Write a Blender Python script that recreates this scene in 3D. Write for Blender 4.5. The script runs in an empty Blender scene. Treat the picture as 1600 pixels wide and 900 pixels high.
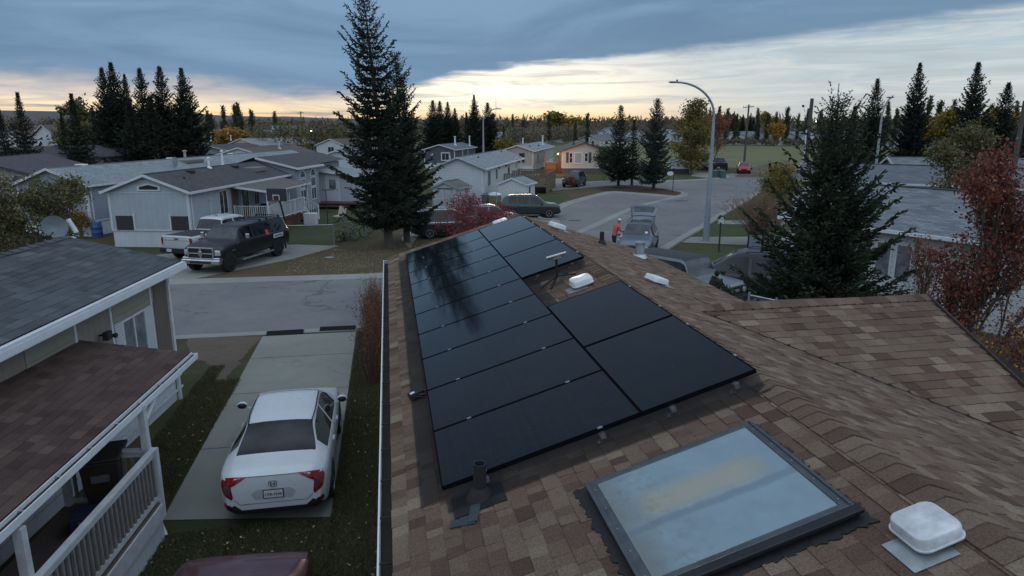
import bpy, bmesh, math, random
import numpy as np
from math import sin, cos, pi, radians, tan, atan2, sqrt, hypot
from mathutils import Vector, Matrix
from mathutils.bvhtree import BVHTree
S = bpy.context.scene
COL = S.collection
# ---------------------------------------------------------------- camera
CH = 6.6; FPX = 1075.0; PIT = radians(13.2); YAW = radians(10.1)
cd = bpy.data.cameras.new('camera'); cam = bpy.data.objects.new('camera', cd); COL.objects.link(cam)
cam.location = (0, 0, CH); cam.rotation_euler = (pi/2 - PIT, 0, -YAW)
cd.sensor_width = 36; cd.lens = FPX/1600*36; cd.clip_start = .1; cd.clip_end = 12000
S.camera = cam
S.render.resolution_x = 1024; S.render.resolution_y = 576
S.view_settings.view_transform = 'Standard'; S.view_settings.look = 'None'
S.view_settings.exposure = 0.12; S.view_settings.gamma = 1; S.view_settings.use_curve_mapping = False
try: S.cycles.max_bounces = 6; S.cycles.transparent_max_bounces = 12; S.cycles.sample_clamp_indirect = 4
except Exception: pass
# ---------------------------------------------------------------- sky
W = bpy.data.worlds.new('World'); S.world = W; W.use_nodes = True
def sky():
    nt = W.node_tree; nt.nodes.clear(); N = nt.nodes.new; Lk = nt.links.new
    def m(op, a, b=None, c=None, clamp=False):
        n = N('ShaderNodeMath'); n.operation = op; n.use_clamp = clamp
        for i, v in enumerate((a, b, c)):
            if v is None: continue
            if isinstance(v, (int, float)): n.inputs[i].default_value = v
            else: Lk(v, n.inputs[i])
        return n.outputs[0]
    def mr(v, a, b, c=0., d=1., smooth=True):
        n = N('ShaderNodeMapRange'); n.interpolation_type = 'SMOOTHSTEP' if smooth else 'LINEAR'
        Lk(v, n.inputs[0])
        for i, x in zip((1, 2, 3, 4), (a, b, c, d)): n.inputs[i].default_value = x
        return n.outputs[0]
    def mix(f, a, b, bt='MIX'):
        n = N('ShaderNodeMix'); n.data_type = 'RGBA'; n.blend_type = bt
        if isinstance(f, (int, float)): n.inputs[0].default_value = f
        else: Lk(f, n.inputs[0])
        for i, v in ((6, a), (7, b)):
            if isinstance(v, tuple): n.inputs[i].default_value = (*v, 1)
            else: Lk(v, n.inputs[i])
        return n.outputs[2]
    def ramp(v, stops):
        n = N('ShaderNodeValToRGB'); Lk(v, n.inputs[0]); e = n.color_ramp.elements
        while len(e) < len(stops): e.new(.5)
        for q, (p, c) in zip(e, stops): q.position = p; q.color = (*c, 1) if isinstance(c, tuple) else (c, c, c, 1)
        return n.outputs[0]
    tc = N('ShaderNodeTexCoord'); sp = N('ShaderNodeSeparateXYZ'); Lk(tc.outputs['Generated'], sp.inputs[0])
    x, y, z = sp.outputs
    el = m('MULTIPLY', m('ARCSINE', z), 57.3); az = m('MULTIPLY', m('ARCTAN2', x, y), 57.3)
    # clouds are stretched along the horizon: noise in (azimuth, elevation * k)
    def noise(sx, sy, det=5, dist=0., off=0., rough=.55):
        c = N('ShaderNodeCombineXYZ'); Lk(m('MULTIPLY', az, sx), c.inputs[0]); Lk(m('MULTIPLY', el, sy), c.inputs[1]); c.inputs[2].default_value = off
        n = N('ShaderNodeTexNoise'); n.noise_dimensions = '3D'; Lk(c.outputs[0], n.inputs['Vector'])
        n.inputs['Scale'].default_value = 1; n.inputs['Detail'].default_value = det; n.inputs['Distortion'].default_value = dist
        n.inputs['Roughness'].default_value = rough
        return n.outputs[0]
    n1 = noise(.045, .33, 6, .6, 1.3); n2 = noise(.10, .9, 6, .8, 7.7); n3 = noise(.085, 1.25, 7, 1.1, 3.1, .62); n4 = noise(.25, .9, 5, .5, 11.)
    # edge of the dark cloud sheet, by azimuth
    fc = N('ShaderNodeFloatCurve'); cu = fc.mapping.curves[0]
    pts = [(-60, 3.0), (-26, 3.0), (-15, 2.7), (-6, 2.1), (1, 2.5), (4.5, 3.6), (8, 4.35), (15.4, 5.0), (26, 5.6), (35, 6.3), (46.7, 7.3), (60, 8.4)]
    P = [((a+60)/120, b/10) for a, b in pts]
    cu.points[0].location = P[0]; cu.points[1].location = P[-1]
    for p in P[1:-1]: cu.points.new(*p)
    fc.mapping.update(); Lk(m('DIVIDE', m('ADD', az, 60.), 120., clamp=True), fc.inputs[1])
    edge = m('MULTIPLY', fc.outputs[0], 10.)
    d = m('SUBTRACT', el, edge)                                  # >0 : inside the sheet
    dn = m('ADD', d, m('ADD', m('MULTIPLY', m('SUBTRACT', n2, .5), 1.6), m('MULTIPLY', m('SUBTRACT', n4, .5), 1.2)))
    soft = m('ADD', mr(az, -8, 8, 1.3, .42), mr(az, 14, 34, 0., .5))
    cover = mr(m('DIVIDE', dn, soft), -.6, 1.0)
    # colours (linear)
    upL = mix(mr(n1, .33, .68), (.135, .235, .36), (.205, .33, .485))
    upL = mix(mr(d, 0, 3.2, .55, 0.), upL, (.155, .25, .37))
    upL = mix(m('MULTIPLY', mr(az, 5, 40), mr(d, 3., 0, 0, .6)), upL, (.165, .26, .365))
    low_el = ramp(m('DIVIDE', el, 8., clamp=True), [(0, (.85, .47, .20)), (.06, (1.0, .62, .28)), (.15, (1.02, .78, .46)), (.3, (1.0, .88, .68)), (.55, (.88, .84, .76)), (1, (.66, .72, .74))])
    right = ramp(m('DIVIDE', el, 8., clamp=True), [(0, (.54, .55, .53)), (.2, (.56, .59, .59)), (.5, (.48, .57, .61)), (1, (.40, .52, .60))])
    bright = mix(mr(az, 13, 33), low_el, right)
    glow = m('MULTIPLY', mr(m('ABSOLUTE', m('SUBTRACT', az, 9.)), 0, 17, 1, 0), mr(m('ABSOLUTE', m('SUBTRACT', el, 3.0)), 0, 2.8, 1, 0))
    bright = mix(m('MULTIPLY', glow, .85), bright, (1.25, 1.14, .93))
    streak = m('MULTIPLY', mr(n3, .44, .68), mr(az, -2, 10, .95, .6))
    greyc = mix(mr(az, -10, 20), (.42, .36, .36), (.42, .45, .47))
    bright = mix(streak, bright, greyc)
    cream = m('MULTIPLY', m('MULTIPLY', mr(n3, .50, .34), mr(az, 18, 30)), .45)
    bright = mix(cream, bright, (.76, .72, .64))
    # left: mauve low clouds over an orange slit
    leftm = mr(az, 6, -4)
    slit = m('MULTIPLY', mr(m('ADD', el, m('MULTIPLY', m('SUBTRACT', n4, .5), 1.5)), 1.25, 2.3, 0, 1), leftm)
    lc = mix(mr(n3, .38, .64), (.62, .52, .47), (.42, .43, .48))
    bright = mix(m('MULTIPLY', slit, .75), bright, lc)
    band = mix(cover, bright, upL)
    # overhead: unseen sky shaped dark ahead for the panels, bright behind for the walls
    back = mr(m('SUBTRACT', y, m('MULTIPLY', z, .35)), .62, -.25)
    over = mix(mr(noise(.02, .05, 3, 0, 5.), .35, .65), (.12, .165, .245), (.155, .21, .295))
    over = mix(back, over, (.74, .87, 1.05))
    tot = mix(mr(el, 9, 24), band, over)
    under = mix(mr(el, -.2, -2.5), tot, (.05, .05, .045))
    bg = N('ShaderNodeBackground'); Lk(under, bg.inputs[0]); bg.inputs[1].default_value = 1.0
    o = N('ShaderNodeOutputWorld'); Lk(bg.outputs[0], o.inputs[0])
sky()
sl = bpy.data.lights.new('sun', 'SUN'); sl.energy = .2; sl.angle = radians(7); sl.color = (1., .80, .58)
so = bpy.data.objects.new('sun', sl); COL.objects.link(so)
so.rotation_euler = (radians(90-5), 0, radians(180-9))   # low in the west, behind the cloud gap
# ---------------------------------------------------------------- projection helpers: where the photograph's points lie on planes of the place
_F = np.array([sin(YAW)*cos(PIT), cos(YAW)*cos(PIT), -sin(PIT)]); _R = np.array([cos(YAW), -sin(YAW), 0]); _U = np.cross(_R, _F)
def ray(x, y): return _F + _R*(x-800)/FPX - _U*(y-450)/FPX
def G(x, y, z=0.):
    d = ray(x, y); t = (z-CH)/d[2]; return (d[0]*t, d[1]*t)
def at_depth(x, dist):
    """ground point at a given distance under image column x"""
    d = ray(x, 198); h = hypot(d[0], d[1]); return (d[0]/h*dist, d[1]/h*dist)
# ---------------------------------------------------------------- objects and labels
def tag(o, label=None, cat=None, group=None, kind=None):
    if label: o['label'] = label
    if cat: o['category'] = cat
    if group: o['group'] = group
    if kind: o['kind'] = kind
    return o
def thing(name, label, cat, loc=(0, 0, 0), rz=0., group=None):
    o = bpy.data.objects.new(name, None); COL.objects.link(o); o.empty_display_size = .2
    o.location = loc; o.rotation_euler = (0, 0, rz)
    return tag(o, label, cat, group)
def copy_thing(src, loc, rz, label, scale=None, group=None):
    r = src.copy(); COL.objects.link(r); r.location = loc; r.rotation_euler = (0, 0, rz)
    r['label'] = label
    if group: r['group'] = group
    if scale: r.scale = scale if isinstance(scale, tuple) else (scale,)*3
    for ch in src.children:
        c = ch.copy(); COL.objects.link(c); c.parent = r
        for g in ch.children:
            e = g.copy(); COL.objects.link(e); e.parent = c
    return r
# ---------------------------------------------------------------- materials
MATS = {}
class NT:
    def __init__(s, name):
        s.m = bpy.data.materials.new(name); s.m.use_nodes = True; s.t = s.m.node_tree; s.b = s.t.nodes['Principled BSDF']
        s.out = s.t.nodes['Material Output']
    def n(s, t, **k):
        q = s.t.nodes.new(t)
        for a, v in k.items():
            if hasattr(q, a): setattr(q, a, v)
        return q
    def l(s, a, b): s.t.links.new(a, b)
    def coord(s, kind='Object', scale=None, rot=None):
        tc = s.n('ShaderNodeTexCoord'); o = tc.outputs[kind]
        if scale is not None or rot is not None:
            mp = s.n('ShaderNodeMapping'); s.l(o, mp.inputs[0])
            if scale is not None: mp.inputs['Scale'].default_value = scale if isinstance(scale, tuple) else (scale,)*3
            if rot is not None: mp.inputs['Rotation'].default_value = rot
            o = mp.outputs[0]
        return o
    def noise(s, vec, scale, det=4, rough=.6, dist=0.):
        q = s.n('ShaderNodeTexNoise'); s.l(vec, q.inputs['Vector']); q.inputs['Scale'].default_value = scale
        q.inputs['Detail'].default_value = det; q.inputs['Roughness'].default_value = rough; q.inputs['Distortion'].default_value = dist
        return q.outputs[0]
    def mr(s, v, a, b, c=0., d=1.):
        q = s.n('ShaderNodeMapRange'); s.l(v, q.inputs[0])
        for i, x in zip((1, 2, 3, 4), (a, b, c, d)): q.inputs[i].default_value = x
        return q.outputs[0]
    def mix(s, f, a, b, bt='MIX'):
        q = s.n('ShaderNodeMix', data_type='RGBA', blend_type=bt)
        if isinstance(f, (int, float)): q.inputs[0].default_value = f
        else: s.l(f, q.inputs[0])
        for i, v in ((6, a), (7, b)):
            if isinstance(v, tuple): q.inputs[i].default_value = (*v, 1)
            else: s.l(v, q.inputs[i])
        return q.outputs[2]
    def math(s, op, a, b=None):
        q = s.n('ShaderNodeMath', operation=op)
        for i, v in enumerate((a, b)):
            if v is None: continue
            if isinstance(v, (int, float)): q.inputs[i].default_value = v
            else: s.l(v, q.inputs[i])
        return q.outputs[0]
    def bump(s, h, strength=.3, dist=.02):
        q = s.n('ShaderNodeBump'); s.l(h, q.inputs['Height']); q.inputs['Strength'].default_value = strength; q.inputs['Distance'].default_value = dist
        s.l(q.outputs[0], s.b.inputs['Normal'])
    def col(s, v):
        if isinstance(v, tuple): s.b.inputs['Base Color'].default_value = (*v, 1)
        else: s.l(v, s.b.inputs['Base Color'])
    def set(s, **k):
        for a, v in k.items(): s.b.inputs[a.replace('_', ' ')].default_value = v
def plain(name, c, rough=.5, metal=0., var=.18, vs=6., coat=0., spec=None, grime=0.):
    """painted/plain surface with slight uneven tone"""
    if name in MATS: return MATS[name]
    n = NT(name); co = n.coord()
    f = n.mr(n.noise(co, vs, 5), .3, .7, 1-var, 1+var*.6)
    mc = n.n('ShaderNodeMix', data_type='RGBA', blend_type='MULTIPLY'); mc.inputs[0].default_value = 1
    mc.inputs[6].default_value = (*c, 1)
    cb = n.n('ShaderNodeCombineColor'); [n.l(f, cb.inputs[i]) for i in range(3)]; n.l(cb.outputs[0], mc.inputs[7])
    cc = mc.outputs[2]
    if grime: cc = n.mix(n.mr(n.noise(co, 1.3, 6, .7), .5, .75, 0, grime), cc, tuple(x*.45 for x in c))
    n.col(cc); n.set(Roughness=rough, Metallic=metal)
    n.l(n.mr(n.noise(co, vs*3, 3), .3, .7, max(.02, rough-.08), min(1, rough+.1)), n.b.inputs['Roughness'])
    if spec is not None: n.b.inputs['Specular IOR Level'].default_value = spec
    if coat: n.b.inputs['Coat Weight'].default_value = coat; n.b.inputs['Coat Roughness'].default_value = .06
    MATS[name] = n.m; return n.m
def glass(name, c=(.02, .025, .03), rough=.06):
    if name in MATS: return MATS[name]
    n = NT(name); co = n.coord(); n.col(n.mix(n.mr(n.noise(co, 2.2, 2), .35, .65), c, tuple(x*2.2+.01 for x in c))); n.set(Roughness=rough, IOR=1.5)
    n.b.inputs['Specular IOR Level'].default_value = .45
    MATS[name] = n.m; return n.m
def shingle_far(name, c1, c2, rough=.9, bw=.3, rh=.14):
    """roof covering for mid/far houses: courses and tabs from UVs in metres"""
    if name in MATS: return MATS[name]
    n = NT(name); uv = n.coord('UV')
    br = n.n('ShaderNodeTexBrick'); n.l(uv, br.inputs['Vector']); br.inputs['Scale'].default_value = 1
    br.inputs['Brick Width'].default_value = bw; br.inputs['Row Height'].default_value = rh; br.inputs['Mortar Size'].default_value = .008
    br.inputs['Color1'].default_value = (*c1, 1); br.inputs['Color2'].default_value = (*c2, 1); br.inputs['Mortar'].default_value = (*[x*.45 for x in c1], 1)
    br.offset_frequency = 2; br.inputs['Bias'].default_value = -.1
    nz = n.mr(n.noise(uv, .6, 5), .3, .7, .82, 1.12)
    cb = n.n('ShaderNodeCombineColor'); [n.l(nz, cb.inputs[i]) for i in range(3)]
    n.col(n.mix(1., br.outputs[0], cb.outputs[0], 'MULTIPLY')); n.set(Roughness=rough)
    n.bump(br.outputs['Fac'], .3, -.01)
    MATS[name] = n.m; return n.m
def siding(name, c, axis='z', pitch=.11, groove=.14, rough=.6, dark=.6, grime=.25):
    """lap siding (axis z) or vertical board panels (axis xy) in object space"""
    if name in MATS: return MATS[name]
    n = NT(name); tc = n.n('ShaderNodeTexCoord'); sp = n.n('ShaderNodeSeparateXYZ'); n.l(tc.outputs['Object'], sp.inputs[0])
    v = sp.outputs[2] if axis == 'z' else n.math('ADD', sp.outputs[0], sp.outputs[1])
    fr = n.math('FRACT', n.math('DIVIDE', v, pitch))
    g = n.math('LESS_THAN', fr, groove)
    co = tc.outputs['Object']
    base = n.mix(n.mr(n.noise(co, 1.1, 6, .7), .42, .75, 0, grime), c, tuple(x*.6 for x in c))
    sc = n.n('ShaderNodeMapping'); sc.inputs['Scale'].default_value = (3, 3, .25); n.l(co, sc.inputs[0])
    base = n.mix(n.mr(n.noise(sc.outputs[0], 2, 5), .5, .8, 0, grime*.8), base, tuple(x*.62 for x in c))
    n.col(n.mix(g, base, tuple(x*dark for x in c))); n.set(Roughness=rough)
    n.bump(fr if axis == 'z' else g, .5 if axis == 'z' else .4, .015 if axis == 'z' else -.01)
    MATS[name] = n.m; return n.m
def tinted(name, stops, rough=.9, noise=0., nsc=60., bump=0., spec=.5, trans=0.):
    """colour picked per piece from the 'tint' attribute (0..1)"""
    if name in MATS: return MATS[name]
    n = NT(name); a = n.n('ShaderNodeAttribute'); a.attribute_name = 'tint'
    r = n.n('ShaderNodeValToRGB'); n.l(a.outputs['Fac'], r.inputs[0]); e = r.color_ramp.elements
    while len(e) < len(stops): e.new(.5)
    for q, (p, c) in zip(e, stops): q.position = p; q.color = (*c, 1)
    c = r.outputs[0]
    if noise:
        co = n.coord()
        nn = n.noise(co, nsc, 3, .8); f = n.mr(nn, .3, .7, 1-noise, 1+noise)
        big = n.mr(n.noise(co, .9, 5), .3, .7, 1-noise*.35, 1+noise*.3)
        f = n.math('MULTIPLY', f, big)
        cb = n.n('ShaderNodeCombineColor'); [n.l(f, cb.inputs[i]) for i in range(3)]
        c = n.mix(1., c, cb.outputs[0], 'MULTIPLY')
        if bump: n.bump(nn, bump, .004)
    n.col(c); n.set(Roughness=rough); n.b.inputs['Specular IOR Level'].default_value = spec
    if trans:
        t = n.n('ShaderNodeBsdfTranslucent'); n.l(c, t.inputs[0]); mx = n.n('ShaderNodeMixShader'); mx.inputs[0].default_value = trans
        n.l(n.b.outputs[0], mx.inputs[1]); n.l(t.outputs[0], mx.inputs[2]); n.l(mx.outputs[0], n.out.inputs[0])
    MATS[name] = n.m; return n.m
def paint(name, c, rough=.3, metal=0., coat=.45):
    if name in MATS: return MATS[name]
    n = NT(name); co = n.coord()
    dirt = n.math('MULTIPLY', n.mr(n.noise(co, 2.5, 6, .7), .4, .7), .18)
    n.col(n.mix(dirt, c, tuple(x*.5+.03 for x in c))); n.set(Roughness=rough, Metallic=metal)
    n.l(n.mr(n.noise(co, 5, 5), .3, .7, rough-.05, rough+.14), n.b.inputs['Roughness'])
    n.b.inputs['Coat Weight'].default_value = coat; n.b.inputs['Coat Roughness'].default_value = .08
    MATS[name] = n.m; return n.m
def emit(name, c, s):
    if name in MATS: return MATS[name]
    n = NT(name); n.col(c); n.b.inputs['Emission Color'].default_value = (*c, 1); n.b.inputs['Emission Strength'].default_value = s
    MATS[name] = n.m; return n.m
# ---------------------------------------------------------------- mesh builder
class MB:
    def __init__(s): s.v = []; s.f = []; s.mi = []; s.t = []; s.uv = {}
    def add(s, pts, faces, mi=0, tint=.5):
        b = len(s.v); s.v += [tuple(map(float, p)) for p in pts]; s.t += [tint]*len(pts)
        for f in faces: s.f.append(tuple(b+i for i in f)); s.mi.append(mi)
        return s
    def quad(s, a, b, c, d, mi=0, tint=.5, uv=None):
        s.add([a, b, c, d], [(0, 1, 2, 3)], mi, tint)
        if uv: s.uv[len(s.f)-1] = uv
        return s
    def poly(s, pts, mi=0): return s.add(pts, [tuple(range(len(pts)))], mi)
    def box(s, x0, y0, z0, x1, y1, z1, mi=0, tint=.5):
        x0, x1 = sorted((x0, x1)); y0, y1 = sorted((y0, y1)); z0, z1 = sorted((z0, z1))
        p = [(x0, y0, z0), (x1, y0, z0), (x1, y1, z0), (x0, y1, z0), (x0, y0, z1), (x1, y0, z1), (x1, y1, z1), (x0, y1, z1)]
        return s.add(p, [(0, 3, 2, 1), (4, 5, 6, 7), (0, 1, 5, 4), (1, 2, 6, 5), (2, 3, 7, 6), (3, 0, 4, 7)], mi, tint)
    def obox(s, o, ax, ay, az, mi=0, tint=.5):
        o, ax, ay, az = map(np.array, (o, ax, ay, az))
        p = [o, o+ax, o+ax+ay, o+ay, o+az, o+ax+az, o+ax+ay+az, o+ay+az]
        return s.add(p, [(0, 3, 2, 1), (4, 5, 6, 7), (0, 1, 5, 4), (1, 2, 6, 5), (2, 3, 7, 6), (3, 0, 4, 7)], mi, tint)
    def beam(s, a, b, w, h, up=(0, 0, 1), mi=0):
        a, b, up = np.array(a, float), np.array(b, float), np.array(up, float); d = b-a; d /= np.linalg.norm(d)
        sd = np.cross(d, up); sd /= max(1e-6, np.linalg.norm(sd)); u = np.cross(sd, d)
        return s.obox(a-sd*w/2-u*h/2, sd*w, b-a, u*h, mi)
    def extrude(s, pts, vec, mi=0):
        n = len(pts); v = np.array(vec); q = [tuple(np.array(p)+v) for p in pts]
        fs = [tuple(range(n))[::-1], tuple(range(n, 2*n))]+[(i, (i+1) % n, n+(i+1) % n, n+i) for i in range(n)]
        return s.add(list(pts)+q, fs, mi)
    def tube(s, pts, rad, n=8, mi=0, cap=True, tint=.5):
        P = [np.array(p, float) for p in pts]; R = rad if hasattr(rad, '__len__') else [rad]*len(P)
        rings = []; ref = np.array((0., 0., 1.))
        b0 = len(s.v)
        prev = None
        for i, p in enumerate(P):
            d = P[min(i+1, len(P)-1)]-P[max(i-1, 0)]; d = d/max(1e-9, np.linalg.norm(d))
            if prev is None:
                a = np.cross(d, ref if abs(d[2]) < .95 else np.array((1., 0, 0)))
            else: a = prev-d*np.dot(prev, d)
            a /= max(1e-9, np.linalg.norm(a)); prev = a; b = np.cross(d, a)
            for k in range(n):
                t = 2*pi*k/n; s.v.append(tuple(p+(a*cos(t)+b*sin(t))*R[i])); s.t.append(tint)
        for i in range(len(P)-1):
            for k in range(n):
                k2 = (k+1) % n; s.f.append((b0+i*n+k, b0+i*n+k2, b0+(i+1)*n+k2, b0+(i+1)*n+k)); s.mi.append(mi)
        if cap:
            s.f.append(tuple(b0+k for k in range(n))[::-1]); s.mi.append(mi)
            s.f.append(tuple(b0+(len(P)-1)*n+k for k in range(n))); s.mi.append(mi)
        return s
    def lathe(s, prof, n=20, c=(0, 0, 0), ax='z', mi=0, close=False):
        """profile [(r, h)] turned round an axis"""
        b0 = len(s.v); M = len(prof)
        for r, h in prof:
            for k in range(n):
                t = 2*pi*k/n
                p = (r*cos(t), r*sin(t), h)
                if ax == 'x': p = (h, p[0], p[1])
                elif ax == 'y': p = (p[1], h, p[0])
                s.v.append((p[0]+c[0], p[1]+c[1], p[2]+c[2])); s.t.append(.5)
        for i in range(M-1 if not close else M):
            i2 = (i+1) % M
            for k in range(n):
                k2 = (k+1) % n; s.f.append((b0+i*n+k, b0+i*n+k2, b0+i2*n+k2, b0+i2*n+k)); s.mi.append(mi)
        if not close:
            s.f.append(tuple(b0+k for k in range(n))[::-1]); s.mi.append(mi)
            s.f.append(tuple(b0+(M-1)*n+k for k in range(n))); s.mi.append(mi)
        return s
    def ball(s, c, r, seg=14, ring=9, mi=0, sc=(1, 1, 1)):
        prof = []
        b0 = len(s.v)
        for i in range(ring+1):
            a = -pi/2+pi*i/ring
            for k in range(seg):
                t = 2*pi*k/seg; s.v.append((c[0]+r*sc[0]*cos(a)*cos(t), c[1]+r*sc[1]*cos(a)*sin(t), c[2]+r*sc[2]*sin(a))); s.t.append(.5)
        for i in range(ring):
            for k in range(seg):
                k2 = (k+1) % seg; s.f.append((b0+i*seg+k, b0+i*seg+k2, b0+(i+1)*seg+k2, b0+(i+1)*seg+k)); s.mi.append(mi)
        return s
    def build(s, name, mats, parent=None, smooth=None, bevel=0., tint=False, uv=False, **tg):
        me = bpy.data.meshes.new(name); me.from_pydata(s.v, [], s.f)
        mats = mats if isinstance(mats, (list, tuple)) else [mats]
        for m_ in mats: me.materials.append(m_)
        if len(mats) > 1: me.polygons.foreach_set('material_index', s.mi)
        if tint:
            a = me.attributes.new('tint', 'FLOAT', 'POINT'); a.data.foreach_set('value', s.t)
        if uv or s.uv:
            ul = me.uv_layers.new(name='UVMap')
            for fi, u in s.uv.items():
                st = me.polygons[fi].loop_start
                for k, q in enumerate(u): ul.data[st+k].uv = q
        me.update()
        o = bpy.data.objects.new(name, me); COL.objects.link(o)
        if parent: o.parent = parent
        if smooth is not None and not s.uv:
            bm_ = bmesh.new(); bm_.from_mesh(me); bmesh.ops.remove_doubles(bm_, verts=bm_.verts[:], dist=2e-5); bm_.to_mesh(me); bm_.free()
        if smooth is not None:
            me.polygons.foreach_set('use_smooth', [True]*len(me.polygons))
            try: me.set_sharp_from_angle(angle=radians(smooth))
            except Exception: pass
        if bevel:
            b = o.modifiers.new('bevel', 'BEVEL'); b.width = bevel; b.segments = 2; b.limit_method = 'ANGLE'; b.angle_limit = radians(40)
        if tg: tag(o, **tg)
        return o
def np_mesh(name, V, F, mat, parent=None, tint=None, k=4):
    me = bpy.data.meshes.new(name); V = np.asarray(V, np.float32); F = np.asarray(F, np.int32)
    me.vertices.add(len(V)); me.vertices.foreach_set('co', V.ravel()); me.loops.add(F.size); me.loops.foreach_set('vertex_index', F.ravel())
    me.polygons.add(len(F)); me.polygons.foreach_set('loop_start', np.arange(0, F.size, k, dtype=np.int32))
    try: me.polygons.foreach_set('loop_total', np.full(len(F), k, np.int32))
    except Exception: pass
    if tint is not None:
        a = me.attributes.new('tint', 'FLOAT', 'POINT'); a.data.foreach_set('value', np.asarray(tint, np.float32))
    me.materials.append(mat); me.update(calc_edges=True); me.validate()
    o = bpy.data.objects.new(name, me); COL.objects.link(o)
    if parent: o.parent = parent
    return o
def kites(P, D, Sd, L, Wd, tint):
    """N four-cornered leaf blades: base P, direction D, side Sd, length L, width Wd"""
    n = len(P); L = np.asarray(L)[:, None]; Wd = np.asarray(Wd)[:, None]
    V = np.empty((n, 4, 3)); V[:, 0] = P; V[:, 1] = P+D*L*.45+Sd*Wd*.5; V[:, 2] = P+D*L; V[:, 3] = P+D*L*.45-Sd*Wd*.5
    return V.reshape(-1, 3), np.arange(4*n).reshape(-1, 4), np.repeat(tint, 4)
def unit(a): return a/np.maximum(1e-9, np.linalg.norm(a, axis=-1, keepdims=True))
# ---------------------------------------------------------------- trees
M_BARK = plain('bark', (.085, .07, .058), .95, var=.35, vs=9)
M_BARKG = plain('bark_grey', (.16, .15, .13), .95, var=.3, vs=9)
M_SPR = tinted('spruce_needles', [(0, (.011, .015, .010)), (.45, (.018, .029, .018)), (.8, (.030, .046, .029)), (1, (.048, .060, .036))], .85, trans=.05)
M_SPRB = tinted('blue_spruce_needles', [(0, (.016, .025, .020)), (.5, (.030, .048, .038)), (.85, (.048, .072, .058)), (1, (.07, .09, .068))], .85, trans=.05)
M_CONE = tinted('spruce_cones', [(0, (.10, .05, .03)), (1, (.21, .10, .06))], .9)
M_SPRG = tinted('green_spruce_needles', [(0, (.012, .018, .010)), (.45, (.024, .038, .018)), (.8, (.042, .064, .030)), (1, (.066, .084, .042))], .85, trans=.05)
def leafmat(name, a, b, c, tr=.25): return tinted(name, [(0, a), (.5, b), (1, c)], .75, trans=tr)
M_POP = leafmat('poplar_leaves', (.035, .045, .022), (.06, .068, .028), (.10, .10, .035))
M_YEL = leafmat('yellow_leaves', (.13, .10, .02), (.24, .19, .03), (.34, .27, .05))
M_ORA = leafmat('orange_leaves', (.20, .10, .02), (.33, .18, .03), (.42, .26, .05))
M_RED = leafmat('red_leaves', (.075, .018, .018), (.15, .035, .03), (.22, .07, .035))
M_CRAB = leafmat('crabapple_leaves', (.075, .022, .020), (.18, .046, .034), (.28, .12, .055))
M_MAPLE = leafmat('crimson_leaves', (.12, .012, .022), (.26, .025, .045), (.36, .05, .07))
M_GRN = leafmat('green_leaves', (.03, .045, .02), (.055, .075, .03), (.13, .12, .05))
M_OLV = leafmat('olive_leaves', (.06, .06, .025), (.12, .11, .04), (.19, .16, .06))
M_TWIG = plain('twigs', (.20, .13, .10), .9, var=.3)
M_TWIGD = plain('dark_twigs', (.10, .075, .06), .9, var=.3)

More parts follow.
